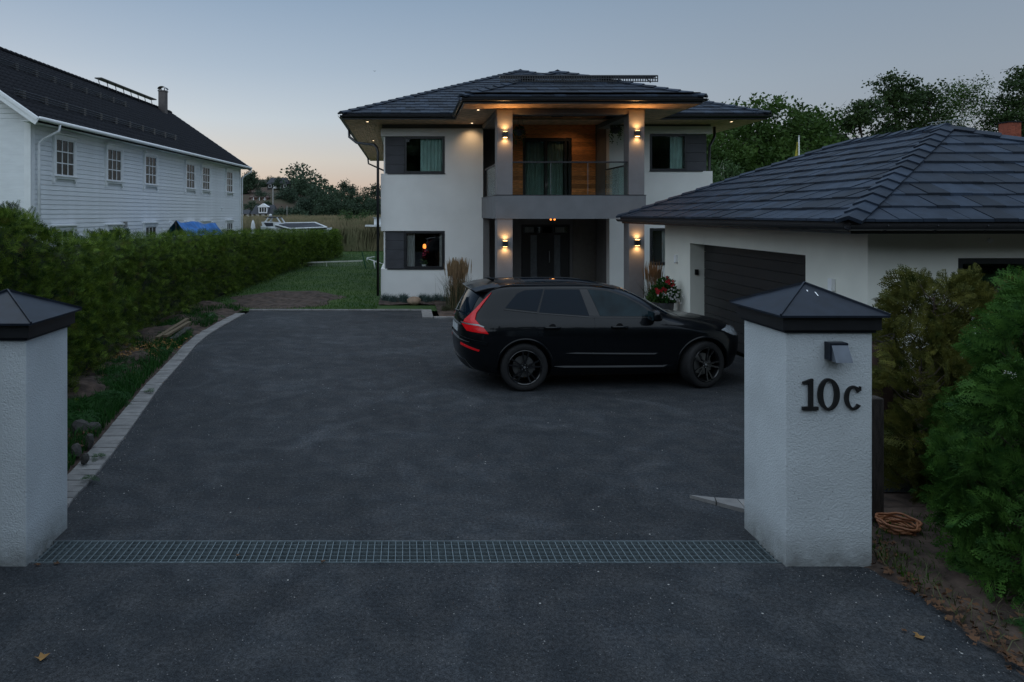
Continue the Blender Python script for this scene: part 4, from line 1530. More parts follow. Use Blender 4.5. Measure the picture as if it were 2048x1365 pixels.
def white_window(ac, z0, z1, w=1.15, cols_=3, rows_=3, panes=True):
    a0, a1 = ac - w / 2, ac + w / 2
    f = MB()
    cw = .12
    for b in ((a0 - cw, a0, z0 - .14, z1 + cw), (a1, a1 + cw, z0 - .14, z1 + cw), (a0, a1, z1, z1 + cw), (a0, a1, z0 - .09, z0)):
        f.fbox(FR, b[0], b[1], b[2], b[3], -.02, .075)
    f.fbox(FR, a0 - cw - .05, a1 + cw + .05, z1 + cw, z1 + cw + .05, -.02, .14)
    f.fbox(FR, a0 - cw - .03, a1 + cw + .03, z0 - .02, z0 + .01, .075, .12)
    for s in (a0 - cw, a1 + cw - .05): f.fbox(FR, s, s + .05, z0 - .24, z0 - .14, -.02, .075)
    o = f.build('window', M['white_paint'], wh)
    s = MB()
    sw = .05
    for b in ((a0, a0 + sw, z0 + .01, z1), (a1 - sw, a1, z0 + .01, z1), (a0 + sw, a1 - sw, z0 + .01, z0 + sw), (a0 + sw, a1 - sw, z1 - sw, z1)):
        s.fbox(FR, b[0], b[1], b[2], b[3], -.02, .052)
    A0, A1, Z0, Z1 = a0 + sw, a1 - sw, z0 + sw, z1 - sw
    for i in range(1, cols_):
        x = A0 + (A1 - A0) * i / cols_
        s.fbox(FR, x - .018, x + .018, Z0, Z1, -.01, .046)
    for i in range(1, rows_):
        z = Z0 + (Z1 - Z0) * i / rows_
        s.fbox(FR, A0, A1, z - .018, z + .018, -.01, .044)
    s.build('sash', M['white_paint'], o)
    for i in range(cols_):
        for j in range(rows_):
            x, x2 = A0 + (A1 - A0) * i / cols_, A0 + (A1 - A0) * (i + 1) / cols_
            z, z2 = Z0 + (Z1 - Z0) * j / rows_, Z0 + (Z1 - Z0) * (j + 1) / rows_
            MB().fbox(FR, x + .013, x2 - .013, z + .013, z2 - .013, .022, .028).build('pane', PANE[(i + j + int(ac)) % 3], o)
    return o


PANE = [mat('dusk_pane_%s' % n, c, .25, spec=.25, var=.5, vs=3) for n, c in (('a', (.02, .024, .022)), ('b', (.04, .045, .045)), ('c', (.028, .034, .032)))]
upx = (128, 227, 300, 379.5, 410.7, 458)
for px in upx:
    Y = 17752 / (886 - px)
    ac = (Y - 21.5) / wu.y
    white_window(ac, 3.98, 5.22)
for px, kind in ((128, 1), (227, 0), (300, 1), (379.5, 1), (410.7, 1), (458, 1)):
    Y = 17752 / (886 - px)
    ac = (Y - 21.5) / wu.y
    if kind: white_window(ac, 1.05, 2.20)
    else: white_window(ac, .3, 2.18, w=1.0, cols_=1, rows_=2)
# roof snow guards, ladder and chimney


def rpt(Y, t, h=0):
    # a point on the slope facing us
    a = (Y - WO.y) / wu.y
    p = wpt(a, .5 - run * t, EZ + (RZ - EZ) * t + h)
    return p


for (Ya, Yb, t) in ((21.6, 34.8, .208), (21.2, 34.6, .67)):
    s = MB()
    for hh in (.07, .15, .23): s.tube([rpt(Ya, t, hh), rpt(Yb, t, hh)], .016, 6)
    Yk = Ya + .5
    while Yk < Yb:
        s.add([rpt(Yk - .09, t, .0), rpt(Yk + .09, t, .0), rpt(Yk + .09, t, .27), rpt(Yk - .09, t, .27),
               rpt(Yk - .09, t + .045, .02), rpt(Yk + .09, t + .045, .02)], [(0, 1, 2, 3), (3, 2, 5, 4), (0, 3, 4), (1, 5, 2)])
        Yk += 1.25
    s.build('snow_guard', M['black_metal'], wh)
s = MB()
pA, pB = 34.6, 41.3
s.bar(rpt(pA, .985, .42), rpt(pB, .985, .42), .36, .05)
s.tube([rpt(pA, .985, .12), rpt(pB, .985, .12)], .014, 6)
Yk = pA
while Yk < pB:
    s.bar(rpt(Yk, .965, .05), rpt(Yk, .985, .42), .03, .03)
    Yk += .9
s.build('ridge_walkway', M['black_metal'], wh)
cY = 42.0
cp = rpt(cY, .93, 0)
c = MB()
c.fbox((Vector((cp.x, cp.y, 0)), wu, wn), -.22, .22, cp.z - .4, cp.z + 1.2, -.2, .2)
ch = c.build('chimney', mat('chimney_sheet', (.10, .09, .088), .55, metal=.2, var=.15), wh)
c = MB()
c.fbox((Vector((cp.x, cp.y, 0)), wu, wn), -.25, .25, cp.z + 1.2, cp.z + 1.26, -.23, .23)
for s_ in (-.2, .2):
    for q in (-.17, .17):
        c.fbox((Vector((cp.x, cp.y, 0)), wu, wn), s_ - .02, s_ + .02, cp.z + 1.26, cp.z + 1.40, q - .02, q + .02)
arc = [(math.cos(t) * .25, math.sin(t) * .17) for t in [math.pi * i / 8 for i in range(9)]]
v = []
for q in (-.25, .25):
    for x, z in arc:
        p = Vector((cp.x, cp.y, cp.z + 1.34 + z)) + wn * x + wu * q
        v.append(tuple(p))
c.add(v, [(i, i + 1, 9 + i + 1, 9 + i) for i in range(8)])
c.build('chimney_cowl', M['black_metal'], ch)
for (px, pz, w) in ((249, 449, .16), (341, 449, .18), (424, 449, .18), (443, 418, .08)):
    Y = 17752 / (886 - px)
    a = (Y - 21.5) / wu.y
    z = CH - (pz - 427) * Y / 1400
    MB().fbox(FR, a - w / 2, a + w / 2, z - w * .7, z + w * .7, .0, .09).build('utility_box', M['white_paint'] if px > 260 else M['concrete'], wh)

# blue tarpaulin
tp = thing('blue_tarpaulin', 'bright blue tarpaulin stretched over a tall ridge behind the hedge', 'tarpaulin', ray(385, 0, 30).xy.to_3d())
YT = 28.0
pA = ray(352, 440, YT)
pB = ray(430, 446, YT + 3.0)


def ftp(X, Y, u, v):
    ridge = pA.z * (1 - u) + pB.z * u - .03 * np.sin(u * 11)
    return ridge - 1.25 * np.abs(v - .5) ** .9 + .05 * np.sin(u * 60 + v * 5) * np.abs(v - .5) + .03 * fbm(X * 2, Y * 2, 3)


grid_mesh('tarp_sheet', lambda u, v: pA.x * (1 - u) + pB.x * u + (v - .5) * 1.3, lambda u, v: pA.y * (1 - u) + pB.y * u - (v - .5) * 1.0, ftp, 90, 24, M['tarp'], tp)
pm = MB()
for p in (pA, pB): pm.tube([(p.x, p.y, 0), (p.x, p.y, p.z - .06)], .03)
pm.build('tarp_pole', M['old_post'], tp)


# ================================================================== VEGETATION
def frame_from(dirv, roll):
    """arrays of orthonormal frames: d (n,3) forward, side, normal"""
    d = dirv / np.linalg.norm(dirv, axis=1, keepdims=True)
    up = np.tile(np.array([0, 0, 1.0]), (len(d), 1))
    par = np.abs(d[:, 2]) > .97
    up[par] = (1, 0, 0)
    s = np.cross(d, up)
    s /= np.linalg.norm(s, axis=1, keepdims=True)
    n = np.cross(s, d)
    c, sn = np.cos(roll)[:, None], np.sin(roll)[:, None]
    s2 = s * c + n * sn
    n2 = -s * sn + n * c
    return d, s2, n2


def scatter(tv, tf, pos, dirv, roll, scale, curl=0):
    """copy a template (x forward, y side, z normal) to many places; returns V,F"""
    tv = np.asarray(tv, float)
    tf = np.asarray(tf, int)
    d, s, n = frame_from(dirv, roll)
    sc = np.asarray(scale)[:, None, None]
    x, y, z = tv[None, :, 0, None], tv[None, :, 1, None], tv[None, :, 2, None]
    V = pos[:, None, :] + sc * (x * d[:, None, :] + y * s[:, None, :] + z * n[:, None, :])
    if curl:
        V[:, :, 2] -= curl * (sc[:, :, 0] * tv[None, :, 0]) ** 2
    k = len(tv)
    F = tf[None] + (np.arange(len(pos)) * k)[:, None, None]
    return V.reshape(-1, 3), F.reshape(-1, tf.shape[1])


def frond(nt=9, sub=True, seed=0):
    """flat scale leaved spray, forward along x, length 1"""
    r = random.Random(seed)
    v, f = [], []

    def blade(p, ang, L, w):
        c, s = math.cos(ang), math.sin(ang)
        k = len(v)
        v.extend([(p[0], p[1], r.uniform(-.01, .01)), (p[0] + c * L * .45 - s * w, p[1] + s * L * .45 + c * w, .015), (p[0] + c * L, p[1] + s * L, r.uniform(-.03, .03)), (p[0] + c * L * .45 + s * w, p[1] + s * L * .45 - c * w, .015)])
        f.extend([(k, k + 3, k + 2, k + 1)])
    blade((0, 0), 0, 1.0, .012)
    for i in range(nt):
        t = .12 + .8 * i / nt
        L = .48 * (1 - t) ** .75 + .10
        for sd in (1, -1):
            a = sd * (r.uniform(.75, 1.0))
            blade((t, 0), a, L, .016)
            if sub:
                for q in (.35, .62, .85):
                    if L * (1 - q) < .03: continue
                    for s2 in (1, -1):
                        blade((t + math.cos(a) * L * q, math.sin(a) * L * q), a + s2 * .65, L * .42 * (1.15 - q), .013)
    return v, f


FR_A = frond(8, True, 1)
FR_B = frond(4, False, 2)
FR_C = frond(11, True, 5)


def leaf_quad(w=.5):
    return [(0, 0, 0), (.5, w / 2, .05), (1, 0, 0), (.5, -w / 2, .05)], [(0, 3, 2, 1)]


# ---------------- the hedge
HT = [2.85, 2.76, 2.54, 2.24, 2.24, 2.18, 1.96, 1.60]
HY_ = [4, 8, 9.4, 11, 12.6, 18.6, 30, 45]
N = 5500
L_y = rng.random(N) ** 1.6 * 41 + 4.2
side = rng.random(N)
top = np.interp(L_y, HY_, HT)
thick = 1.0
hx_ = hedge_x(L_y)
is_top = side < .30
zz = np.where(is_top, top - .05 + rng.normal(0, .03, N), top * rng.random(N) ** .85)
bulge = .14 * fbm(L_y * .9, zz * 1.1, 2) * .6
xx_ = np.where(is_top, hx_ - thick * rng.random(N), hx_ + .05 + bulge * .5 - .10 * (zz / top) - .16 * rng.random(N))
pos = np.stack([xx_, L_y, zz + np.where(is_top, .05 * fbm(L_y, xx_, 4), 0)], -1)
dr_ = np.where(is_top[:, None], np.stack([rng.normal(0, .5, N), rng.normal(0, .5, N), np.ones(N)], -1), np.stack([np.ones(N) * .8, rng.normal(0, .55, N), .55 + rng.normal(0, .45, N)], -1))
sc_ = (.13 + .09 * rng.random(N)) * np.interp(L_y, [4, 10, 20, 45], [1.0, .95, 1.15, 1.5])
hd = thing('thuja_hedge', 'long clipped dark green thuja hedge between the driveway and the white wooden house', 'hedge', (-5.5, 20, 0))
nearm = L_y < 11.5
V1, F1 = scatter(*FR_A, pos[nearm], dr_[nearm], rng.random(nearm.sum()) * 6.28, sc_[nearm], .6)
tri_mesh('foliage', V1, F1, M['hedge'], hd)
# finer sprays everywhere
V2, F2 = scatter(*FR_B, pos[~nearm], dr_[~nearm], rng.random((~nearm).sum()) * 6.28, sc_[~nearm], .5)
tri_mesh('foliage', V2, F2, M['hedge'], hd)
N2 = 33000
Ly2 = rng.random(N2) ** 1.35 * 41 + 4.2
t2 = np.interp(Ly2, HY_, HT)
z2 = t2 * rng.random(N2) ** .8
nc2 = 3000
cy2 = rng.random(nc2) ** 1.35 * 41 + 4.2
ct2 = np.interp(cy2, HY_, HT)
cz2 = ct2 * rng.random(nc2) ** .85
cx2 = rng.normal(0, .10, nc2)
k2 = rng.integers(0, nc2, N2)
Ly2 = cy2[k2] + rng.normal(0, .055, N2) * (1 + cy2[k2] / 25)
z2 = np.minimum(cz2[k2] + rng.normal(0, .07, N2), ct2[k2])
t2 = ct2[k2]
p2 = np.stack([cx2[k2] + hedge_x(Ly2) - .02 + .07 * fbm(Ly2 * .9, z2 * 1.1, 2) - .12 * z2 / t2 - .16 * rng.random(N2), Ly2, z2], -1)
d2 = np.stack([np.ones(N2) * .7, rng.normal(0, .7, N2), .4 + rng.normal(0, .6, N2)], -1)
V3, F3 = scatter(*FR_B, p2, d2, rng.random(N2) * 6.28, (.115 + .10 * rng.random(N2)) * np.interp(Ly2, [4, 20, 45], [1, 1.1, 1.5]), .5)
tri_mesh('foliage', V3, F3, M['hedge'], hd)
# extra sprays on the clipped face, crisp highlights painted by their brighter colour
N6 = 1500
y6 = 6 + rng.random(N6) ** 1.4 * 18
t6 = np.interp(y6, HY_, HT)
z6 = t6 * rng.random(N6) ** .7
keep = fbm(y6 * 1.4, z6 * 1.7, 44) > -.1
p6 = np.stack([hedge_x(y6) + .10 + .07 * fbm(y6 * .9, z6 * 1.1, 2) - .12 * z6 / t6 - .06 * rng.random(N6), y6, z6], -1)[keep]
n6 = len(p6)
V6, F6 = scatter(*FR_A, p6, np.stack([np.ones(n6) * .55, rng.normal(-.2, .6, n6), .7 + rng.normal(0, .35, n6)], -1), 1.4 + rng.normal(0, .6, n6), .10 + .07 * rng.random(n6), .5)
tri_mesh('foliage', V6, F6, M['hedge_tip'], hd)
# yellow browned tips and taller stray shoots on the top
N3 = 420
ky = rng.random(N3) ** 1.5 * 24 + 7
kz = np.interp(ky, HY_, HT) * rng.random(N3) ** .6
cl = fbm(ky * 1.6, kz * 1.6, 12) > .35
p3 = np.stack([hedge_x(ky) + .12 - .1 * rng.random(N3), ky, kz], -1)[cl]
V4, F4 = scatter(*FR_B, p3, np.stack([np.ones(len(p3)) * .8, rng.normal(0, .6, len(p3)), rng.normal(.3, .5, len(p3))], -1), rng.random(len(p3)) * 6.28, .09 + .07 * rng.random(len(p3)), .4)
tri_mesh('browned_tips', V4, F4, M['hedge_yellow'], hd)
sh_p, sh_d = [], []
for (px, Y, h, n) in ((15, 9.0, .22, 50), (40, 9.4, .18, 40), (60, 9.8, .16, 40), (85, 10.3, .12, 30), (198, 12.9, .30, 34), (204, 13.3, .22, 26), (240, 14.2, .26, 40), (150, 11.9, .10, 20), (20, 8.7, .3, 30)):
    b = ray(px, 427, Y)
    zt_ = float(np.interp(Y, HY_[:6], HT[:6]))
    for k in range(n):
        t = random.random()
        sh_p.append((b.x + random.gauss(0, .06 + .1 * (1 - t)), b.y + random.gauss(0, .08), zt_ - .06 + .7 * h * t))
        sh_d.append((random.gauss(0, .5), random.gauss(0, .5), 1))
V5, F5 = scatter(*FR_A, np.array(sh_p), np.array(sh_d), rng.random(len(sh_p)) * 6.28, .13 + .09 * rng.random(len(sh_p)), .5)
tri_mesh('foliage', V5, F5, M['hedge'], hd)
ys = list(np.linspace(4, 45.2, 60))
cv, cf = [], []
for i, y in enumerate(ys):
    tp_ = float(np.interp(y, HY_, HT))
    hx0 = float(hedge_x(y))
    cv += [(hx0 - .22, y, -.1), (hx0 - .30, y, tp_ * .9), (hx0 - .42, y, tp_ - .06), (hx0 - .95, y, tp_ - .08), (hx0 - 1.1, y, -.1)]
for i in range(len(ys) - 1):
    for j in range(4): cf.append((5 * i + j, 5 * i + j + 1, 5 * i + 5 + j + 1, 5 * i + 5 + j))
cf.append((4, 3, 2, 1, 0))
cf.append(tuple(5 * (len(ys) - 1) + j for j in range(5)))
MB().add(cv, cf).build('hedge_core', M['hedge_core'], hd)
# end face foliage
N4 = 900
p = np.stack([-4.15 - 1.1 * rng.random(N4), 45.3 + .1 * rng.random(N4), 1.75 * rng.random(N4)], -1)
p[:, 1] -= 0


# ---------------- near thujas by the gate
def thuja(name, label, cx, cy, h, rad, n, material, seed, profile, low=0.05, fr=(.14, .26), up=.7):
    r = np.random.default_rng(seed)
    t = thing(name, label, 'conifer shrub', (cx, cy, 0), 'thujas beside the gate')
    trunk = MB()
    trunk.tube([(cx, cy, -.05), (cx + .02, cy, h * .5), (cx - .01, cy + .01, h * .94)], [.045, .03, .008], 8)
    for k in range(46):
        a = r.random() * 6.28
        z = low + (h - low) * (k / 46) * .93
        R_ = rad * np.interp(z / h, *profile) * r.uniform(.6, 1.0)
        q0 = Vector((cx, cy, z))
        q2 = Vector((cx + R_ * math.cos(a), cy + R_ * math.sin(a), z + R_ * .75))
        q1 = q0.lerp(q2, .55) - Vector((0, 0, .05))
        trunk.tube([q0, q1, q2], [.011, .007, .003], 5, caps=False)
    trunk.build('trunk', M['bark'], t)
    z = low + (h - low) * r.random(n) ** 1.3
    a = r.random(n) * 6.28
    # branch clumps make the outline uneven
    cl = fbm(a * 1.1, z * 2.4, seed)
    R_ = rad * np.interp(z / h, *profile) * (1 + .26 * np.clip(cl, -1.4, 1.6)) * np.sqrt(.45 + .55 * r.random(n) ** .5)
    P = np.stack([cx + R_ * np.cos(a), cy + R_ * np.sin(a), z], -1)
    sg = r.choice([-1.0, 1.0], n)
    D = np.stack([np.cos(a) * .55 - np.sin(a) * sg * .7, np.sin(a) * .55 + np.cos(a) * sg * .7, up * .6 + r.normal(0, .35, n)], -1) + r.normal(0, .18, (n, 3))
    # flat sprays held roughly vertical / radial
    V, F = scatter(*FR_C, P, D, r.normal(0, .45, n) + 1.57 * sg, fr[0] + (fr[1] - fr[0]) * r.random(n), .5)
    tri_mesh('foliage', V, F, material, t)
    return t


prof_o = ([0, .12, .35, .6, .78, .9, 1.0], [.75, 1.0, 1.0, .98, .95, .85, .55])
t1 = thuja('thuja_shrub', 'olive brown thinning thuja with bare twigs showing in front of the garage wall', 5.42, 7.15, 2.02, .36, 520, M['thuja_olive'], 11, prof_o, .12, (.24, .42))
t2_ = thuja('thuja_shrub', 'fresh green dense thuja nearest the camera at the frame edge beside the soil bed', 4.72, 5.12, 2.12, .46, 560, M['thuja'], 12, ([0, .1, .3, .6, .85, .95, 1.0], [.85, 1.0, 1.0, .85, .62, .40, .15]), .03, (.24, .40))
t3_ = thuja('thuja_shrub', 'mid green thuja between the olive thuja and the nearest green one', 5.22, 6.2, 1.15, .34, 260, M['thuja'], 15, ([0, .1, .4, .7, .9, 1.0], [.7, 1.0, 1.0, .8, .5, .2]), .05, (.22, .38))
t5_ = thuja('thuja_shrub', 'dark olive thuja with dead tips standing behind the green thujas under the garage window', 6.15, 7.35, 2.0, .36, 380, M['thuja_olive'], 16, prof_o, .1, (.24, .42))
t6_ = thuja('thuja_shrub', 'low dark olive thuja right behind the wooden post and the coiled hose', 4.98, 6.75, 1.35, .34, 260, M['thuja_olive'], 18, prof_o, .1, (.2, .34))
for (t, cx, cy, h, rr) in ((t1, 5.42, 7.15, 1.25, .24), (t2_, 4.74, 5.12, 1.7, .26), (t3_, 5.22, 6.2, .9, .20), (t5_, 6.12, 7.35, 1.3, .26)):  # solid dark cores; the shade inside the shrubs is put into their colour
    MB().lathe([(0, .22), (rr * .3, .25), (rr * .62, h * .45), (rr * .45, h * .75), (0, h)], (cx, cy, 0), 'z', 10).build('inner_shade_core', M['hedge_core'], t, smooth=True)


# ---------------- grass, weeds, ferns
def blades(name, P, h, w, lean, material, parent=None, seed=1):
    r = np.random.default_rng(seed)
    n = len(P)
    a = r.random(n) * 6.28
    l = lean * r.random(n)
    hh = h * (.55 + .6 * r.random(n))
    dx, dy = np.cos(a), np.sin(a)
    ww = w * (.6 + .8 * r.random(n)) / 2
    b = r.random(n) * 6.28
    sx, sy = np.cos(b) * ww, np.sin(b) * ww
    z0 = P[:, 2]
    v0 = np.stack([P[:, 0] - sx, P[:, 1] - sy, z0], -1)
    v1 = np.stack([P[:, 0] + sx, P[:, 1] + sy, z0], -1)
    m0 = np.stack([P[:, 0] + dx * l * .3 * hh + sx * .8, P[:, 1] + dy * l * .3 * hh + sy * .8, z0 + hh * .6], -1)
    m1 = np.stack([P[:, 0] + dx * l * .3 * hh - sx * .8, P[:, 1] + dy * l * .3 * hh - sy * .8, z0 + hh * .6], -1)
    tp = np.stack([P[:, 0] + dx * l * hh, P[:, 1] + dy * l * hh, z0 + hh * (1 - .25 * l)], -1)
    V = np.stack([v0, v1, m0, m1, tp], 1).reshape(-1, 3)
    k = np.arange(n)[:, None] * 5
    F = np.concatenate([k + np.array([[0, 1, 2]]), k + np.array([[0, 2, 3]]), k + np.array([[3, 2, 4]])])
    return tri_mesh(name, V, F, material, parent)


n = 42000
gx_ = rng.random(n) * 9.6 - 6.2
gy_ = 19.9 + rng.random(n) ** 1.5 * 34
keep = (gx_ < -.82) & (gx_ > hedge_x(gy_)) & (((gx_ + 3.85) / 1.7) ** 2 + ((gy_ - 22.6) / 2.4) ** 2 > 1 + .2 * rng.normal(size=n))
P = np.stack([gx_, gy_, np.full(n, -.03)], -1)[keep]
o = blades('lawn_grass', P, .075, .012, .6, M['grass_a'], seed=5)
tag(o, 'short mown grass blades on the lawn', 'grass', kind='stuff')
# rough grass by the soil bed, hedge foot and right verge
n = 15000
yy_ = 6 + rng.random(n) ** 1.3 * 14
u_ = rng.random(n)
xk, xh = kout(yy_), hedge_x(yy_)
xx_ = xk - .03 - (xk - xh) * u_
keep = fbm(xx_ * 1.3, yy_ * 1.3, 31) > np.interp(yy_, [6, 11, 14, 20], [-.5, -.25, .3, -.1])
P = np.stack([xx_, yy_, np.full(n, .03)], -1)[keep]
o = blades('verge_grass', P, .19, .014, .9, M['weed'], seed=6)
tag(o, 'patchy rough grass growing in the soil along the hedge', 'grass', kind='stuff')
n = 9000
yy_ = -1 + rng.random(n) * 7.3
xx_ = 3.72 + rng.random(n) ** 1.4 * 2.6
keep = (fbm(xx_ * 1.2, yy_ * 1.2, 33) > .1)
P = np.stack([xx_, yy_, np.full(n, .0)], -1)[keep]
o = blades('verge_grass', P, .11, .008, 1.1, M['grass_a'], seed=7)
tag(o, 'low sparse grass in the soil under the thujas beside the road', 'grass', kind='stuff')
n = 900
yy_ = 1 + rng.random(n) * 4.6
xx_ = 3.72 + rng.random(n) ** 1.5 * .9
o = blades('dry_grass', np.stack([xx_, yy_, np.full(n, .01)], -1), .16, .007, 1.8, M['grass_dry'], seed=8)
tag(o, 'dry straw coloured grass at the road edge', 'grass', kind='stuff')


def fern_plant(label, x, y, n, L, seed, group='ferns and weeds in the hedge bed', mt='weed', name='fern', cat='plant'):
    r = np.random.default_rng(seed)
    a = r.random(n) * 6.28
    kk = .10 if L > .2 else .02
    P = np.stack([x + kk * r.normal(size=n), y + kk * r.normal(size=n), np.full(n, .04) + kk * r.random(n)], -1)
    D = np.stack([np.cos(a), np.sin(a), .5 + .7 * r.random(n)], -1)
    V, F = scatter(*frond(11, False, seed), P, D, r.normal(0, .25, n), L * (.6 + .5 * r.random(n)), 1.0 / max(L, .2))
    o = tri_mesh(name, V, F, M[mt])
    return tag(o, label, cat, group)


fern_plant('largest bright green fern clump at the hedge foot just past the plain gate pillar', -4.25, 8.9, 70, .52, 41)
fern_plant('bright green fern clump beside the stones behind the plain gate pillar', -4.45, 8.1, 55, .48, 42)
fern_plant('green fern clump leaning on the hedge above the grey stones', -4.75, 9.4, 60, .5, 43)
fern_plant('bushy green weed overhanging the paved edging midway along its curve', -4.65, 10.9, 60, .36, 44)
fern_plant('low green weed clump in the soil beyond the fern clumps', -4.9, 12.3, 60, .36, 45)
fern_plant('small round green weed next to the loose planks', -4.98, 15.6, 50, .28, 46)
fern_plant('low weed patch at the far end of the hedge bed near the lawn', -5.1, 18.3, 50, .28, 47)
fern_plant('weed patch beside the edging halfway to the planks', -4.75, 13.4, 50, .32, 51)
fern_plant('broad green fern clump hiding the soil next to the largest clump', -4.3, 9.9, 70, .46, 55)
fern_plant('green weed mass where the ferns end against the hedge', -4.75, 11.7, 60, .42, 56)
fern_plant('fern clump pressed against the hedge behind the plain gate pillar', -4.45, 7.4, 60, .5, 57)
fern_plant('tiny weed growing in a joint of the paved edging', -3.40, 7.75, 12, .12, 48, name='weed')
fern_plant('tiny weed on the asphalt side of the edging near the pillar', -3.22, 7.1, 12, .12, 49, name='weed')
fern_plant('small weed spreading across the edging joint past the bend', -3.85, 10.6, 12, .13, 50, name='weed')
fern_plant('tiny weed on the paved edging level with the low weed clump', -4.0, 9.2, 9, .12, 52, name='weed')
fern_plant('low leafy weed among the dead leaves under the nearest thuja', 4.05, 4.55, 26, .16, 53, 'weeds under the thujas', name='weed')
fern_plant('small leafy weed at the road edge in the bottom corner', 3.98, 4.2, 20, .14, 54, 'weeds under the thujas', name='weed')

# reeds at the shore
n = 75000
ry = 50 + rng.random(n) ** 2.2 * 190
rx = (rng.random(n) * 470 - 395) / 1400 * ry
hh = np.interp(ry, [50, 58, 90, 150, 240], [1.75, 1.9, 1.8, 2.2, 2.6])
zb_ = np.interp(ry, [50, 60, 240], [0, -.05, -.3])
P = np.stack([rx, ry + 1.2 * fbm(rx * .1, ry * .05, 3), zb_], -1)
w_ = .017 * ry / 60
V, F = None, None
r = np.random.default_rng(77)
a = r.random(n) * 6.28
H = hh * (.75 + .35 * r.random(n)) * (1 + .12 * fbm(rx * .15, ry * .08, 6))
ww = w_ * (.7 + .6 * r.random(n))
ln = r.normal(0, .06, n)
v0 = np.stack([P[:, 0] - ww, P[:, 1], P[:, 2]], -1)
v1 = np.stack([P[:, 0] + ww, P[:, 1], P[:, 2]], -1)
v2 = np.stack([P[:, 0] + ww * .8 + ln * H, P[:, 1], P[:, 2] + H * .8], -1)
v3 = np.stack([P[:, 0] + ln * H * 1.5, P[:, 1], P[:, 2] + H], -1)
V = np.stack([v0, v1, v2, v3], 1).reshape(-1, 3)
k = np.arange(n)[:, None] * 4
o = tri_mesh('reed_bed', V, k + np.array([[0, 1, 2, 3]]), M['reed'])
tag(o, 'wide bed of pale brown and green reeds along the shore', 'reeds', kind='stuff')
flat('marsh', [[(-300, 49), (300, 49), (300, 240), (-300, 240)]], -.05, M['far_lawn'])


# ---------------- fescue, feather grass
def fescue(x, y, lab, seed, h=.27, n=260, mt='fescue', name='fescue_tuft', grp='blue grey fescue tufts along the villa wall'):
    r = np.random.default_rng(seed)
    P = np.stack([x + .07 * r.normal(size=n), y + .07 * r.normal(size=n), np.full(n, .0)], -1)
    o = blades(name, P, h, .008, 1.0, M[mt], seed=seed)
    return tag(o, lab, 'ornamental grass', grp)


fx = [(-.62, 'at the villa corner under the downpipe'), (-.35, 'second from the downpipe corner'), (-.05, 'between the wall corner and the boulder'), (.0, 'just short of the round boulder, nearer the asphalt'),
      (.55, 'right behind the round boulder'), (.72, 'beyond the round boulder below the lower window'), (1.0, 'between the boulder and the feather grass'), (1.22, 'at the foot of the tall feather grass')]
for i, (x, lab) in enumerate(fx):
    fescue(x, 21.9 - .28 * (i % 2), 'blue grey fescue tuft ' + lab, 60 + i)
fescue(1.15, 19.5, 'low dark green grass tuft at the planting bed edge behind the car tail', 71, .24, 240, 'stem_green', 'grass_tuft', 'green tufts in the planting bed')
fescue(1.55, 19.2, 'low green tuft in front of the tall feather grass', 72, .3, 260, 'stem_green', 'grass_tuft', 'green tufts in the planting bed')


def feather_grass(x, y, h, lab, seed, n=170, sp=.16):
    r = np.random.default_rng(seed)
    t = thing('feather_reed_grass', lab, 'ornamental grass', (x, y, 0), 'tall feather reed grass clumps')
    P = np.stack([x + sp * r.normal(size=n * 3), y + sp * r.normal(size=n * 3), np.zeros(n * 3)], -1)
    blades('leaves', P, h * .72, .010, .5, M['stem_green'], t, seed)
    P = np.stack([x + sp * .8 * r.normal(size=n), y + sp * .8 * r.normal(size=n), np.zeros(n)], -1)
    a = r.random(n) * 6.28
    ln = .16 * r.random(n)
    H = h * (.82 + .25 * r.random(n))
    T = P + np.stack([np.cos(a) * ln * H, np.sin(a) * ln * H, H], -1)
    V, F = [], []
    for k in range(n):
        m_ = len(V)
        p, q = P[k], T[k]
        d = q - p
        for (tt, w) in ((0, .003), (.72, .003), (.75, .010), (.88, .013), (1.0, .002)):
            c = p + d * tt
            V += [(c[0] - w, c[1], c[2]), (c[0] + w, c[1] + w * .5, c[2])]
        for j in range(4): F.append((m_ + 2 * j, m_ + 2 * j + 1, m_ + 2 * j + 3, m_ + 2 * j + 2))
    tri_mesh('plumes', V, F, M['plume'], t)


feather_grass(1.52, 19.9, 1.42, 'tall tan feather reed grass clump beside the villa wall behind the car tail', 81, 200, .15)
feather_grass(6.72, 18.9, 1.40, 'thin tan feather reed grass clump between the villa column and the garage', 82, 90, .09)

# boulder
bl = []
b_ = MB()
import bmesh
bm = bmesh.new()
bmesh.ops.create_icosphere(bm, subdivisions=3, radius=1)
for v in bm.verts:
    q = 1 + .08 * math.sin(v.co.x * 3 + 1) + .06 * math.sin(v.co.y * 4 + v.co.z * 3)
    v.co = Vector((v.co.x * .23 * q, v.co.y * .17 * q, v.co.z * .13 * q))
me = bpy.data.meshes.new('boulder')
bm.to_mesh(me)
bm.free()
me.materials.append(M['stone'])
me.shade_smooth()
o = bpy.data.objects.new('boulder', me)
o.location = (.27, 21.15, .10)
link(o)
tag(o, 'round tan boulder among the fescue below the lower villa window', 'boulder')


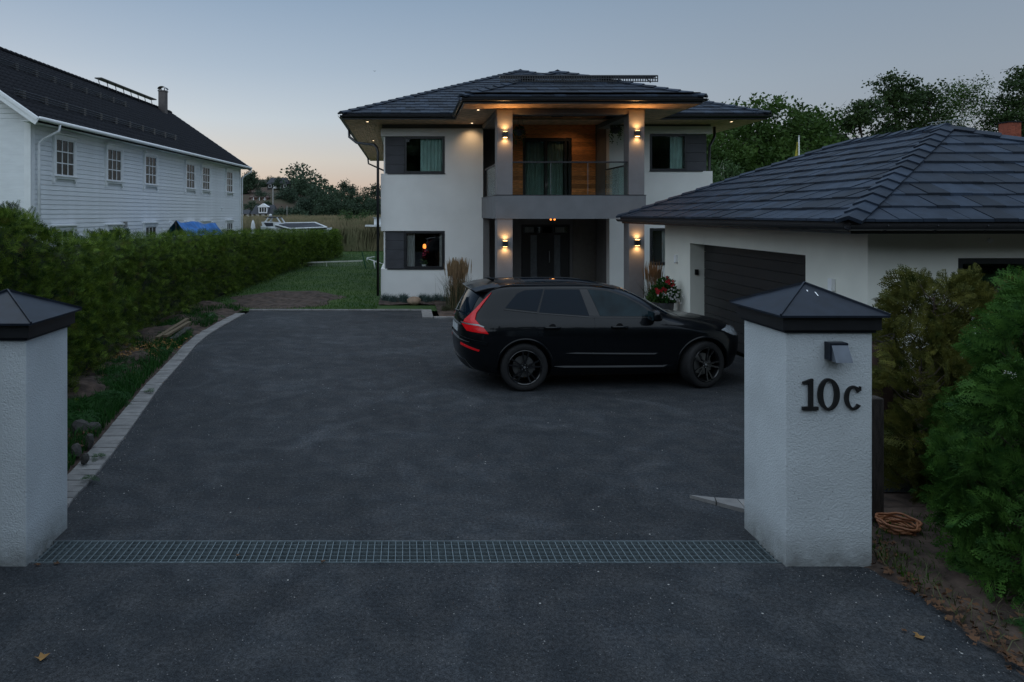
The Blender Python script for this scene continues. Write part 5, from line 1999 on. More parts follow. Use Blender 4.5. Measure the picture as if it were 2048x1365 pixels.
def rock(name, x, y, z, sx, sy, sz_, seed, mt, label, group=None, cat='stone'):
    bm = bmesh.new()
    bmesh.ops.create_icosphere(bm, subdivisions=2, radius=1)
    r = random.Random(seed)
    ps = [Vector((r.gauss(0, 1), r.gauss(0, 1), r.gauss(0, 1))).normalized() for _ in range(9)]
    for v in bm.verts:
        q = 1.0
        for p in ps:
            d = v.co.normalized().dot(p)
            if d > .72: q = min(q, .72 / d)
        v.co = Vector((v.co.x * sx * q, v.co.y * sy * q, v.co.z * sz_ * q))
    me = bpy.data.meshes.new(name)
    bm.to_mesh(me)
    bm.free()
    me.materials.append(M[mt])
    o = bpy.data.objects.new(name, me)
    o.location = (x, y, z)
    o.rotation_euler = (r.uniform(-.4, .4), r.uniform(-.4, .4), r.uniform(0, 6))
    link(o)
    return tag(o, label, cat, group)


g_ = 'rough grey stones behind the plain gate pillar'
for i, (px, py, s, lab) in enumerate(((160, 850, .13, 'tallest rough grey stone beside the plain gate pillar below the ferns'), (178, 872, .09, 'rough grey stone leaning at the end of the stones nearest the paved edging'),
                                      (152, 892, .09, 'low grey stone against the plain gate pillar above the red leaves'), (186, 846, .10, 'grey stone under the fern fronds at the back of the stones'), (170, 906, .06, 'small grey stone among dead leaves'))):
    Y = 1400 * 2.65 / (py + 12 - 427)
    rock('stone', ray(px, 0, Y).x, Y, .10, s, s * .8, s * 1.1, 90 + i, 'grey_stone', lab, g_)
rock('stone', ray(422, 0, 18.3).x, 18.3, .06, .14, .1, .07, 97, 'concrete', 'pale flat stone in the hedge bed near the far end')
# planks
for i, (x0, y0, x1, y1, lab) in enumerate(((-5.15, 14.55, -5.25, 16.9, 'pale wooden plank lying in the hedge bed, the one nearer the hedge'), (-5.0, 14.6, -5.05, 16.4, 'pale wooden plank lying in the hedge bed beside a grey board'))):
    o = MB().bar((x0, y0, .16 + .03 * i), (x1, y1, .20), .09, .045).build('plank', M['plank'])
    tag(o, lab, 'plank', 'loose planks in the hedge bed')
o = MB().bar((-4.85, 14.6, .12), (-4.92, 15.9, .15), .14, .04).build('grey_board', M['grey_stone'])
tag(o, 'short grey board beside the loose wooden planks', 'board')


# ---------------- dead leaves
def leaf_mesh(seed):
    r = random.Random(seed)
    n = 9
    v = [(0, 0, 0)]
    for k in range(n):
        t = 6.2832 * k / n
        q = (1 if k % 2 else .55) * r.uniform(.8, 1.1)
        v.append((math.cos(t) * q, math.sin(t) * q * .75, r.uniform(-.05, .35)))
    return v, [(0, 1 + k, 1 + (k + 1) % n) for k in range(n)]


def litter(name, P, s, mt, label, seed):
    r = np.random.default_rng(seed)
    n = len(P)
    V, F = scatter(*leaf_mesh(seed), P, np.stack([r.normal(size=n), r.normal(size=n), r.normal(0, .3, n)], -1), r.normal(0, .5, n), s * (.5 + .8 * r.random(n)))
    o = tri_mesh(name, V, F, M[mt])
    return tag(o, label, 'leaf litter', kind='stuff')


n = 1500
ly = .5 + rng.random(n) * 5.4
lx = 3.66 + .04 * rng.normal(size=n) + rng.random(n) ** 2 * 1.2
litter('leaf_litter', np.stack([lx, ly, np.full(n, .035)], -1), .030, 'dead_leaf', 'brown dead leaves along the road edge under the thujas', 3)
n = 500
ly = 6.6 + rng.random(n) ** 1.2 * 2.0
lx = kout(ly) - .03 - rng.random(n) * .75
litter('leaf_litter', np.stack([lx, ly, np.full(n, .11)], -1), .035, 'dead_leaf', 'red brown dead leaves between the stones and the paved edging', 4)
n = 500
ly = 13.6 + rng.normal(size=n) * .8
lx = -5.1 + .28 * rng.normal(size=n)
litter('wood_chips', np.stack([lx, ly, np.full(n, .12)], -1), .035, 'dead_leaf_yellow', 'tan wood chips scattered in the hedge bed below the planks', 5)
for i, (px, py, s, mt, lab) in enumerate(((84, 1317, .05, 'dead_leaf_yellow', 'orange maple leaf lying on the asphalt in the bottom corner'), (1838, 1274, .05, 'dead_leaf_yellow', 'curled yellow leaf on the asphalt below the thujas'),
                                           (112, 1127, .035, 'dead_leaf', 'brown leaf on the near end of the drain grating'), (646, 1123, .03, 'dead_leaf', 'small brown leaf on the front rim of the drain grating'),
                                           (476, 1112, .025, 'dead_leaf', 'tiny brown leaf caught in the drain grating'), (1808, 1262, .025, 'dead_leaf', 'tiny dark leaf on the asphalt near the curled yellow leaf'),
                                           (1893, 1238, .03, 'dead_leaf_yellow', 'small yellow leaf standing at the road edge'), (75, 1130, .03, 'dead_leaf', 'brown leaf at the base of the plain gate pillar'))):
    Y = 1400 * 2.74 / (py - 427)
    v, f = leaf_mesh(20 + i)
    o = MB().add([(a * s, b * s, c * s) for a, b, c in v], f).build('fallen_leaf', M[mt], loc=(ray(px, 0, Y).x, Y, .012))
    o.rotation_euler.z = i * 1.3
    tag(o, lab, 'leaf')

# post, rusty box, hose
o = MB()
o.box(4.10, 4.22, 6.16, 6.28, -.1, 1.12)
pst = o.build('fence_post', M['old_post'], bevel=.012)
tag(pst, 'dark weathered square wooden post right behind the numbered gate pillar', 'post')
t = thing('rusty_barrel', 'rust brown metal barrel with wire on its rim half hidden behind the gate pillar', 'barrel', (4.86, 7.1, .55))
MB().lathe([(0, .0), (.11, .0), (.125, .25), (.125, .86), (.118, .88), (.11, .86), (.11, .8), (0, .8)], (4.80, 7.1, .55), 'z', 20).build('barrel_body', M['rust'], t, smooth=True)
MB().tube([(4.70, 7.02, .0), (4.72, 7.05, .6)], .02).tube([(4.94, 7.02, .0), (4.92, 7.05, .6)], .02).tube([(4.82, 7.22, .0), (4.82, 7.18, .6)], .02).build('barrel_stand', M['old_post'], t)
wl = MB()
for k in range(3):
    pts = [(4.80 + (.12 + .01 * k) * math.cos(a), 7.1 + .12 * math.sin(a), 1.44 + .03 * k + .03 * math.sin(2 * a + k)) for a in [i * .4 for i in range(17)]]
    wl.tube(pts, .004, 5)
wl.build('wire', M['old_post'], t)
t = thing('garden_hose', 'coiled orange brown garden hose on the ground behind the gate pillar', 'hose', (4.22, 6.0, .02))
hm = MB()
pts = []
for i in range(200):
    a = i * .17
    rr = .115 + .014 * math.sin(i * .9) + .0002 * i
    pts.append((4.23 + rr * math.cos(a), 6.0 + rr * 1.0 * math.sin(a), .03 + .00045 * i + .008 * math.sin(i * .31)))
hm.tube(pts, .011, 7)
hm.build('hose_coil', M['hose'], t, smooth=True)


# ================================================================== TREES
def tree(name, label, x, y, h, crown_r, seed, leafmat, n=5000, ls=.22, base=.0, crown_lo=.25, blobs=14, shape='round', group=None, bark='bark', cat='tree', gap=.0, trunk_r=None, droop=0, lod=False):
    r = np.random.default_rng(seed)
    t = thing(name, label, cat, (x, y, base), group)
    tr = trunk_r or h * .016
    mbt = MB()
    pts = [(x + .02 * h * math.sin(q * 4 + seed), y + .01 * h * math.cos(q * 5 + seed), base + q * h * .95 - .3 * (q == 0)) for q in (0, .25, .5, .75, 1)]
    mbt.tube(pts, [tr * 1.25, tr, tr * .75, tr * .45, tr * .1], 8 if not lod else 5)
    C = []
    for k in range(blobs):
        f = crown_lo + (1 - crown_lo) * (k + .5) / blobs
        a = k * 2.4 + r.random()
        if shape == 'round': w = crown_r * math.sqrt(max(.05, 1 - (2 * (f - crown_lo) / (1 - crown_lo) - .95) ** 2 * .85))
        elif shape == 'cone': w = crown_r * (1.05 - (f - crown_lo) / (1 - crown_lo)) ** .8
        elif shape == 'column': w = crown_r * (.8 - .45 * abs(2 * (f - crown_lo) / (1 - crown_lo) - .8))
        else: w = crown_r * (.35 + .65 * math.sin(math.pi * min(1, (f - crown_lo) / (1 - crown_lo) * .9 + .1)))
        d = w * (.35 + .45 * r.random())
        c = np.array([x + d * math.cos(a), y + d * math.sin(a), base + f * h - (.11 if lod else .04) * h])
        br = max(.10 * h if shape != 'cone' else .05 * h, w * (.42 + .22 * r.random()))
        C.append((c, br))
        if not lod:
            zz = base + h * max(.15, f - .14)
            mbt.tube([(x, y, zz), ((x * .5 + c[0] * .5), (y + c[1]) / 2, (zz + c[2]) / 2 + .02 * h), tuple(c)], [tr * .38, tr * .25, tr * .08], 5, caps=False)
            for q in range(3):
                e = c + br * .9 * r.normal(size=3) * np.array([.6, .6, .5])
                mbt.tube([tuple(c - np.array([0, 0, br * .2])), tuple(e)], [tr * .1, tr * .03], 4, caps=False)
    mbt.build('trunk', M[bark], t)
    w = np.array([b for _, b in C]) ** 2
    w /= w.sum()
    idx = r.choice(len(C), n, p=w)
    # leaves gather in twig clumps on and in each bough
    nc_ = max(40, n // 26)
    ci = r.choice(len(C), nc_, p=w)
    u = r.normal(size=(nc_, 3))
    u /= np.linalg.norm(u, axis=1, keepdims=True)
    rad = (.25 + .8 * r.random(nc_) ** .6)
    cc = np.array([c for c, _ in C])[ci] + u * (rad * np.array([b for _, b in C])[ci])[:, None] * np.array([1, 1, .72])
    k = r.integers(0, nc_, n)
    sp = ls * 2.3
    P = cc[k] + r.normal(size=(n, 3)) * sp * np.array([.5, .5, .36 + droop])
    if droop: P[:, 2] -= droop * np.abs(r.normal(size=n)) * ls * 4
    D = r.normal(size=(n, 3)) + np.array([0, 0, -.5 * bool(droop)])
    V, F = scatter(*leaf_quad(.62), P, D, r.random(n) * 6.28, ls * (.6 + .8 * r.random(n)))
    tri_mesh('crown', V, F, leafmat, t)
    return t


G1 = 'broadleaf trees behind the villa and garage'
M['leaf_a'] = M['leaf_mid']
tree('broadleaf_tree', 'large dense dark green tree rising right beside the villa roof', 22.8, 45, 10.3, 4.6, 1, M['leaf_mid'], 31979, 0.24, blobs=22, crown_lo=.05, group=G1)
tree('broadleaf_tree', 'dense green tree between the big tree by the villa and the pines', 27.6, 48, 10.2, 3.7, 2, M['leaf_mid'], 24600, 0.24, blobs=20, crown_lo=.05, group=G1)
tree('broadleaf_tree', 'lower bushy green tree just above the garage roof behind the flagpole', 23.5, 41, 7.0, 3.4, 3, M['leaf_mid'], 17220, 0.22, blobs=16, crown_lo=.0, group=G1)
tree('broadleaf_tree', 'bushy green tree filling the gap under the villa eave', 19.0, 42, 8.2, 3.0, 4, M['leaf_mid'], 17220, 0.22, blobs=16, crown_lo=.0, group=G1)
tree('birch', 'pale green birch with thin white stem at the villa corner', 16.3, 36, 5.6, 1.5, 5, M['leaf_light'], 8610, 0.14, blobs=12, crown_lo=.05, bark='pale_bark', trunk_r=.06, droop=.25)
tree('young_tree', 'loose crowned tree with small top tuft beside the pines', 33.8, 52, 11.4, 2.6, 6, M['leaf_dark'], 13530, 0.22, blobs=14, crown_lo=.15, shape='tuft')
tree('pine_tree', 'tallest thin pine of the pair with see through crown', 42.2, 60, 14.6, 2.7, 7, M['leaf_dark'], 13530, 0.24, blobs=20, crown_lo=.15, shape='column', group='tall thin pines')
tree('pine_tree', 'second slimmer pine next to the tallest one', 45.6, 61, 14.0, 2.1, 8, M['leaf_dark'], 9225, 0.24, blobs=16, crown_lo=.2, shape='column', group='tall thin pines')
tree('weeping_birch', 'broad airy birch with drooping twigs above the garage ridge', 50.3, 63, 14.9, 3.6, 9, M['leaf_mid'], 20910, 0.18, blobs=24, crown_lo=.1, droop=.3, bark='pale_bark', trunk_r=.12)
tree('broadleaf_tree', 'tall dark tree at the frame edge behind the brick chimney', 53.6, 60, 15.2, 3.6, 10, M['leaf_dark'], 24600, 0.24, blobs=20, crown_lo=.1, group=G1)
tree('broadleaf_tree', 'low dark bushy tree directly behind the garage ridge', 34.5, 50, 8.6, 3.6, 11, M['leaf_dark'], 15989, 0.22, blobs=15, crown_lo=.0, group=G1)
tree('broadleaf_tree', 'low dark bushy tree behind the ridge below the weeping birch', 42.0, 54, 8.0, 4.2, 12, M['leaf_dark'], 15989, 0.22, blobs=15, crown_lo=.0, group=G1)
tree('broadleaf_tree', 'dark green tree outside the frame edge behind the garage', 60, 58, 13, 4.2, 14, M['leaf_mid'], 7380, 0.29, blobs=14, crown_lo=.1, group=G1)

# far shore hill
def hill_h(x, y):
    return np.clip((-x - 18) / 26, 0, 1) ** 1.2 * np.clip((y - 205) / 75, 0, 1.3) * 13.5


grid_mesh('far_hill', lambda u, v: -150 + 230 * u, lambda u, v: 200 + 140 * v, lambda X, Y, u, v: hill_h(X, Y) + .6 * fbm(X * .08, Y * .08, 3) - .4, 90, 50, mat('hill_ground', (.07, .035, .025), .95, vs=.06, col2=(.035, .05, .022), detail=8), kind='structure')
GF = 'trees on the far shore'
far = [  # px, top py, Y, width px, shape, material, label
    (484, 340, 262, 34, 'cone', 'far_leaf', 'dark conifer on the far hill right behind the white house corner'),
    (500, 331, 258, 34, 'tuft', 'far_leaf', 'tallest dark pine on the far hill beside the white house gutter'),
    (513, 347, 262, 30, 'tuft', 'far_leaf', 'round topped dark pine next to the tallest far hill pine'),
    (527, 352, 285, 16, 'cone', 'far_leaf', 'small pointed conifer beside the hilltop house roof'),
    (541, 348, 285, 20, 'round', 'far_leaf', 'small dark tree poking over the hilltop house roof'),
    (557, 346, 262, 17, 'tuft', 'far_leaf', 'thin umbrella pine standing in front of the hilltop house'),
    (586, 354, 262, 26, 'cone', 'far_leaf', 'pointed spruce just past the hilltop house'),
    (604, 346, 262, 34, 'tuft', 'far_leaf', 'tall dark pine with ragged crown on the far shore'),
    (572, 372, 250, 44, 'round', 'far_leaf_b', 'round grey green tree below the hilltop house'),
    (632, 362, 232, 50, 'round', 'far_leaf', 'broad dark tree with pointed top on the far shore past the ragged pine'),
    (660, 361, 232, 50, 'round', 'far_leaf', 'broad dark round tree in the middle of the far shore wood'),
    (690, 352, 255, 34, 'tuft', 'far_leaf', 'tall pine sticking out above the middle of the far shore wood'),
    (704, 360, 240, 34, 'tuft', 'far_leaf', 'pine beside the tallest one of the far shore wood'),
    (721, 362, 232, 50, 'round', 'far_leaf', 'broad dark tree of the far shore wood toward the villa'),
    (748, 357, 232, 44, 'tuft', 'far_leaf', 'tall dark pine of the far wood next to the villa downpipe'),
    (772, 366, 232, 44, 'round', 'far_leaf', 'dark tree of the far wood behind the villa corner'),
    (611, 383, 228, 44, 'round', 'far_leaf_b', 'lighter green tree in front of the ragged pine'),
    (645, 386, 222, 56, 'round', 'far_leaf', 'dark tree in the front row of the far shore wood, nearest the light green one'),
    (682, 384, 222, 56, 'round', 'far_leaf', 'dark tree in the front row below the tall sticking out pine'),
    (712, 388, 222, 52, 'round', 'far_leaf', 'dark tree in the front row of the far wood toward the villa'),
    (744, 388, 222, 52, 'round', 'far_leaf', 'dark front row tree whose crown touches the villa corner'),
    (562, 414, 215, 34, 'round', 'far_leaf_b', 'green bush tree at the shore behind the boat canopy'),
    (583, 410, 215, 36, 'round', 'far_leaf_b', 'paler shore bush beside the thin pole'),
    (600, 416, 212, 34, 'round', 'far_leaf', 'dark low shore bush past the paler one'),
    (520, 374, 250, 30, 'round', 'far_leaf_b', 'rounded bush on the hillside above the house with white balcony'),
    (504, 396, 225, 26, 'round', 'far_leaf', 'dark bush beside the houses at the white house corner'),
    (533, 400, 235, 18, 'round', 'far_leaf', 'small dark bush between the two hillside houses'),
]
for i, (px, py, Y, wpx, shp, mt, lab) in enumerate(far):
    b = ray(px, py + 5, Y)
    gz_ = float(hill_h(np.array(b.x), np.array(float(Y)))) - .5
    h = b.z - gz_
    tree('shore_tree', lab, b.x, Y, h, wpx / 2 * Y / 1400, 200 + i, M[mt], 3200 if wpx > 30 else 1500, .50 if wpx > 30 else .36, base=gz_, crown_lo=.35 if shp == 'tuft' else .05, blobs=11, shape=shp, group=GF, lod=True)
# a low green bush in the reeds
tree('reed_bush', 'bright green willow bush growing out of the reeds before the villa corner', ray(700, 0, 120).x, 120, 3.2, 3.2, 240, M['leaf_light'], 1500, .3, crown_lo=.0, blobs=8, cat='bush')
M['haze_wood'] = M['far_leaf']
n = 18000
r = np.random.default_rng(5)
X = -130 + 215 * r.random(n)
Y = 268 + 30 * r.random(n)
Hm = hill_h(X, Y) + (7 + 2.2 * fbm(X * .07, X * 0 + 2, 9)) * r.random(n)
keep = X > -47
V, F = scatter(*leaf_quad(.7), np.stack([X, Y, Hm], -1)[keep], r.normal(size=(n, 3))[keep], r.random(n)[keep] * 6, .8 + .7 * r.random(keep.sum()))
o = tri_mesh('far_woods', V, F, M['far_leaf'])
tag(o, 'dark mass of woodland behind the far shore trees', 'woods', kind='stuff')
# wooded slope behind the photographer
grid_mesh('rear_hillside', lambda u, v: -70 + 140 * u, lambda u, v: -11 - 50 * v, lambda X, Y, u, v: -.4 + 7 * v + .4 * fbm(X * .2, Y * .2, 3), 50, 30, M['lawn'], kind='structure')
n = 24000
X = -62 + 124 * r.random(n)
Y = -12 - 10 * r.random(n)
Z = r.random(n) * (9.0 + 1.6 * fbm(X * .25, Y * .1, 4) + .8 * fbm(X * .9, Y * .1, 5))
V, F = scatter(*leaf_quad(.7), np.stack([X, Y, Z], -1), r.normal(size=(n, 3)), r.random(n) * 6, .9 + .8 * r.random(n))
o = tri_mesh('rear_woods', V, F, M['leaf_dark'])
tag(o, 'wooded slope across the road behind the viewpoint', 'woods', kind='stuff')


# far houses
def far_house(name, label, px0, px1, pyt, pyb, Y, wallmat, roofmat, roof_frac=.5, windows=3, balcony=False, dormer=False):
    x0, x1 = ray(px0, 0, Y).x, ray(px1, 0, Y).x
    zt, zb_ = CH - (pyt - 427) * Y / 1400, CH - (pyb - 427) * Y / 1400
    t = thing(name, label, 'house', ((x0 + x1) / 2, Y, zb_), 'houses on the far hillside')
    ze = zt - (zt - zb_) * roof_frac
    d = 7
    MB().box(x0 + .3, x1 - .3, Y, Y + d, zb_ - 3, ze).build('wall', wallmat, t)
    rf = MB()
    xm0, xm1 = x0 + (x1 - x0) * .12, x1 - (x1 - x0) * .12
    v = [(x0, Y - .5, ze), (x1, Y - .5, ze), (x1, Y + d + .5, ze), (x0, Y + d + .5, ze), (xm0, Y + d / 2, zt), (xm1, Y + d / 2, zt)]
    rf.add(v, [(0, 1, 5, 4), (2, 3, 4, 5), (1, 2, 5), (3, 0, 4), (3, 2, 1, 0)])
    ro = rf.build('roof', roofmat, t)
    wz = ze - (ze - zb_) * .5
    for k in range(windows):
        X = x0 + (x1 - x0) * (k + .7) / (windows + .4)
        f = MB().box(X - .55, X + .55, Y - .08, Y - .01, wz - .6, wz + .6).build('window', M['white_paint'], t)
        MB().box(X - .42, X + .42, Y - .10, Y - .081, wz - .47, wz + .47).build('pane', PANE[0], f)
    if balcony:
        bm_ = MB()
        bx0, bx1 = x0 + (x1 - x0) * balcony[0], x0 + (x1 - x0) * balcony[1]
        bm_.box(bx0, bx1, Y - 1.6, Y - 1.5, wz - .9, wz - .1)
        bm_.box(bx0, bx1, Y - 1.6, Y, wz - 1.0, wz - .9)
        for q in (bx0, (bx0 + bx1) / 2, bx1 - .15): bm_.box(q, q + .15, Y - 1.6, Y - 1.5, wz - .1, ze)
        bm_.build('balcony', M['white_paint'], t)
    if dormer:
        dx = x0 + (x1 - x0) * dormer
        dm = MB()
        z0 = ze + (zt - ze) * .1
        z1 = ze + (zt - ze) * .75
        w = 1.3
        dm.box(dx - w, dx + w, Y - .3, Y + 2.5, z0, z1)
        dm.add([(dx - w - .4, Y - .5, z1), (dx + w + .4, Y - .5, z1), (dx, Y - .5, z1 + 1.1), (dx - w - .4, Y + 3, z1), (dx + w + .4, Y + 3, z1), (dx, Y + 3, z1 + 1.1)], [(0, 1, 2), (1, 4, 5, 2), (0, 2, 5, 3), (3, 5, 4)])
        q = dm.build('dormer', M['white_paint'], ro)
        for k in (-1, 0, 1): MB().box(dx + k * .75 - .28, dx + k * .75 + .28, Y - .34, Y - .31, z0 + .3, z1 - .15).build('window', PANE[0], t)
    return t


far_roof = mat('far_roof', (.03, .034, .042), .8)
far_wall = mat('far_wall', (.16, .13, .11), .9)
far_house('hilltop_house', 'large dark roofed house on top of the far hill', 533, 577, 355, 377, 272, M['grey_stone'], far_roof, .60, 4, balcony=(.35, .7))
far_house('hillside_house', 'house with white balcony halfway up the far hill', 497, 538, 390, 408, 248, mat('far_brick', (.12, .06, .045), .9), mat('brown_roof', (.09, .06, .05), .9), .3, 3, balcony=(.28, .85))
far_house('dark_roof_house', 'house with dark roof and white dormer near the far shore', 501, 551, 410, 435, 215, M['white_paint'], far_roof, .74, 4, dormer=.5)
far_house('low_white_house', 'low white walled house half hidden by the white house corner', 470, 499, 420, 435, 215, M['white_paint'], far_roof, .55, 2)
o = MB().tube([ray(546, 420, 240), ray(546, 377, 240)], .22, 6).build('chimney_pole', M['concrete'])
tag(o, 'tall pale pole on the hillside below the hilltop house', 'pole')
o = MB().tube([ray(574, 440, 200), ray(574, 412, 200)], .10, 6).build('mast', M['concrete'])
tag(o, 'thin pale mast among the shore bushes', 'mast')

# ---------------- boat
by = 47.6
bt = thing('motor_boat', 'white motor boat with radar arch and dark canvas cover seen over the hedge end', 'boat', (ray(590, 0, by).x, by, .3))
s_ = by / 1400


def bp(px, py, dy=0): return Vector(((px - 810) * s_, by + dy, CH - (py - 427) * s_))


hull = MB()
st_ = []
for (px, hw_, zt_) in ((527, .95, 452), (545, 1.1, 455), (580, 1.15, 459), (620, 1.1, 459), (650, .7, 457), (664, .05, 455)):
    p = bp(px, zt_)
    st_.append([(p.x, by - hw_, p.z), (p.x, by - hw_ * .85, p.z - .7), (p.x, by, p.z - 1.1), (p.x, by + hw_ * .85, p.z - .7), (p.x, by + hw_, p.z)])
v = [q for r_ in st_ for q in r_]
f = []
for i in range(len(st_) - 1):
    for j in range(4): f.append((5 * i + j, 5 * i + 5 + j, 5 * i + 6 + j, 5 * i + 1 + j))
    f.append((5 * i + 4, 5 * i + 9, 5 * i + 5, 5 * i))
f.append((0, 1, 2, 3, 4))
hull.add(v, f)
hull.build('hull', M['boat_white'], bt, smooth=False)
cab = MB()
c1 = [(528, 444), (553, 445), (571, 455), (560, 463), (533, 463)]
vs_ = [tuple(bp(a, b, -.9)) for a, b in c1] + [tuple(bp(a, b, .9)) for a, b in c1]
cab.add(vs_, [(4, 3, 2, 1, 0), (5, 6, 7, 8, 9)] + [(i, (i + 1) % 5, 5 + (i + 1) % 5, 5 + i) for i in range(5)])
cab.build('cabin', M['boat_white'], bt)
ws = MB()
ws.add([tuple(bp(533, 445.5, -.93)), tuple(bp(551, 446, -.93)), tuple(bp(552, 452, -.93)), tuple(bp(538, 453, -.93))], [(0, 1, 2, 3)])
ws.build('windscreen', M['canvas_dark'], bt)
cv_ = MB()
vs_ = [tuple(bp(556, 450, -1.0)), tuple(bp(585, 457.5, -1.05)), tuple(bp(657, 455, -1.0)), tuple(bp(626, 446.5, 1.0)), tuple(bp(566, 447.5, 1.0))]
cv_.slab([Vector(q) for q in vs_][::-1], .10)
cv_.build('canvas_cover', M['canvas_dark'], bt)
rm = MB()
for a, b in zip(vs_, vs_[1:] + vs_[:1]): rm.tube([Vector(a) + Vector((0, 0, .02)), Vector(b) + Vector((0, 0, .02))], .05, 6)
rm.build('gunwale', M['boat_white'], bt)
ar = MB()
for dy in (-.8, .8):
    ar.tube([bp(534, 446, dy), bp(541, 436, dy)], .05, 6)
    ar.tube([bp(566, 447, dy), bp(558, 435.5, dy)], .05, 6)
ar.tube([bp(547, 445, -.6), bp(547, 437, -.6)], .03, 6)
ar.tube([bp(541, 436, -.8), bp(541, 436, .8)], .05, 6)
ar.build('radar_arch', M['boat_white'], bt)
ar = MB()
ar.slab([bp(534, 434.5, -.8), bp(560, 434.5, -.8), bp(560, 434.0, .8), bp(534, 434.0, .8)], .05)
ar.build('bimini_top', M['canvas_dark'], bt)
MB().lathe([(0, .2), (.09, .17), (.12, .0), (0, 0)], bp(541, 434), 'z', 12).build('radar_dome', M['boat_white'], bt, smooth=True)

t = thing('upright_buoy', 'white pointed canvas cover standing beyond the hedge near the white house', 'cover', bp(506, 460))
p = bp(506, 459)
MB().lathe([(0, .62), (.06, .58), (.14, .30), (.17, -.3), (.17, -1.2)], p, 'z', 10).build('cover_cloth', M['boat_white'], t, smooth=True)
MB().tube([p + Vector((0, 0, .5)), p + Vector((0, 0, .72))], .02).build('cover_tip', M['steel'], t)
# white hut by the shore
hy_ = 52
t = thing('white_hut', 'small white box hut on a jetty in the reeds beside the villa corner', 'hut', ray(757, 448, hy_))
q0, q1 = ray(748, 437, hy_), ray(776, 450, hy_)
MB().box(q0.x, q1.x, hy_, hy_ + 1.5, q1.z, q0.z).build('hut_wall', M['boat_white'], t)
MB().box(q0.x - .08, q1.x + .08, hy_ - .08, hy_ + 1.6, q0.z, q0.z + .07).build('hut_roof', M['steel'], t)
MB().box(ray(731, 0, hy_).x, q1.x, hy_ - .5, hy_ + .6, q1.z - .14, q1.z - .02).build('jetty', M['boat_white'], t)
MB().box(ray(733, 0, hy_).x, ray(735, 0, hy_).x, hy_ - .1, hy_, -.4, q1.z - .14).build('jetty_post', M['old_post'], t)

# net, stakes, goals
ny = 36.5
t = thing('sports_net', 'low pale net strung across the lawn on thin posts', 'net', ray(645, 540, ny))
pa, pb = ray(569, 527, ny), ray(725, 522, ny)
qa, qb = ray(569, 543, ny), ray(725, 536, ny)
mid1, mid2 = ray(653, 525, ny), ray(653, 540, ny)
m_ = MB()
m_.bar(pa, pb, .02, .06)
m_.bar(qa, qb, .015, .035)
m_.tube([pa, qa - Vector((0, 0, .03))], .018)
m_.tube([mid1, mid2], .016)
m_.build('net_tape', M['net'], t)
m_ = MB()
for k in range(60):
    f = k / 60
    a, b = pa.lerp(pb, f), qa.lerp(qb, f)
    m_.bar(a, b, .003, .003)
for k in range(1, 5): m_.bar(pa.lerp(qa, k / 5), pb.lerp(qb, k / 5), .003, .003)
m_.build('net_mesh', M['net'], t)
for (x0, y0, x1, y1, lab) in ((724, 504, 732, 540, 'dark green stake leaning at the net end'), (752, 503, 750, 525, 'dark green stake near the villa downpipe behind the white frame')):
    p, q = ray(x0, y0, 35), ray(x1, y1, 35)
    q.z = -.02
    o = MB().tube([p, q], .028).build('garden_stake', M['stake_green'])
    tag(o, lab, 'stake', 'green stakes on the lawn')
t = thing('toy_goal', 'small white tubular frame on the lawn beside the villa downpipe', 'goal', ray(745, 520, 34))
m_ = MB()
m_.tube([ray(734, 516, 38), ray(751, 514, 38), ray(752, 525, 34), ray(748, 522, 34), ray(735, 518, 37)], .022)
m_.tube([ray(748, 523, 34), ray(750, 538, 34)], .03)
m_.tube([ray(752, 524, 34), ray(765, 528, 34)], .022)
m_.tube([ray(734, 516, 38), ray(734, 524, 38)], .02)
m_.build('frame', M['white_paint'], t, smooth=True)
MB().bar(ray(749, 526, 33.9), ray(750, 534, 33.9), .10, .02).build('foot_pad', M['white_paint'], t)

# flagpole, brick chimney house, wires, gull
t = thing('flagpole', 'white flagpole with limp yellow and green pennant behind the garage roof', 'flagpole', (ray(1598, 0, 36).x, 36, 0))
fx_ = t.location.x
MB().tube([(fx_, 36, 0), (fx_, 36, CH + 152 * 36 / 1400)], [.06, .03], 10).build('pole', M['white_paint'], t)
MB().lathe([(0, .08), (.045, .04), (.045, 0), (0, -.03)], (fx_, 36, CH + 153 * 36 / 1400), 'z', 10).build('pole_cap', M['steel'], t)
v, f = [], []
for i in range(13):
    z = CH + (145 - i * 10) * 36 / 1400 * .98
    w = .03 + .11 * math.sin(i / 12 * 2.6 + .2)
    for j, q in enumerate((0, .5, 1)):
        v.append((fx_ - .05 - w * q * 1.5, 36 + .05 * math.sin(i + q * 4), z))
for i in range(12):
    for j in range(2): f.append((3 * i + j, 3 * i + j + 1, 3 * i + 4 + j, 3 * i + 3 + j))
MB().add(v, f).build('pennant', M['flag'], t)
t = thing('brick_chimney_house', 'house behind the garage of which only the red brick chimney shows', 'house', (ray(2030, 0, 38).x, 38, 0))
cx_ = ray(2030, 0, 38).x
cz1, cz0 = CH + (427 - 245) * 38 / 1400, CH + (427 - 275) * 38 / 1400
k = 0
z = cz0 - .3
while z < cz1 - .03:
    offx = .11 if k % 2 else 0
    for s in range(4):
        a = cx_ - .34 + s * .23 - offx + .0
        b = a + .22
        a, b = max(a, cx_ - .34), min(b, cx_ + .34)
        if b - a > .03: MB().box(a, b, 38, 38.11, z, z + .066).build('brick', M['brick_red'], t)
    z += .076
    k += 1
MB().box(cx_ - .335, cx_ + .335, 38.01, 38.66, cz0 - 2.2, cz1 - .01).build('chimney_core', M['brick_red'], t)
MB().box(cx_ - .37, cx_ + .37, 37.97, 38.7, cz1 - .01, cz1 + .06).build('chimney_top', M['dark_pantile'], t)
MB().box(cx_ - 4, cx_ + 6, 38.7, 45, 0, 3.4).build('wall', M['white_paint'], t)
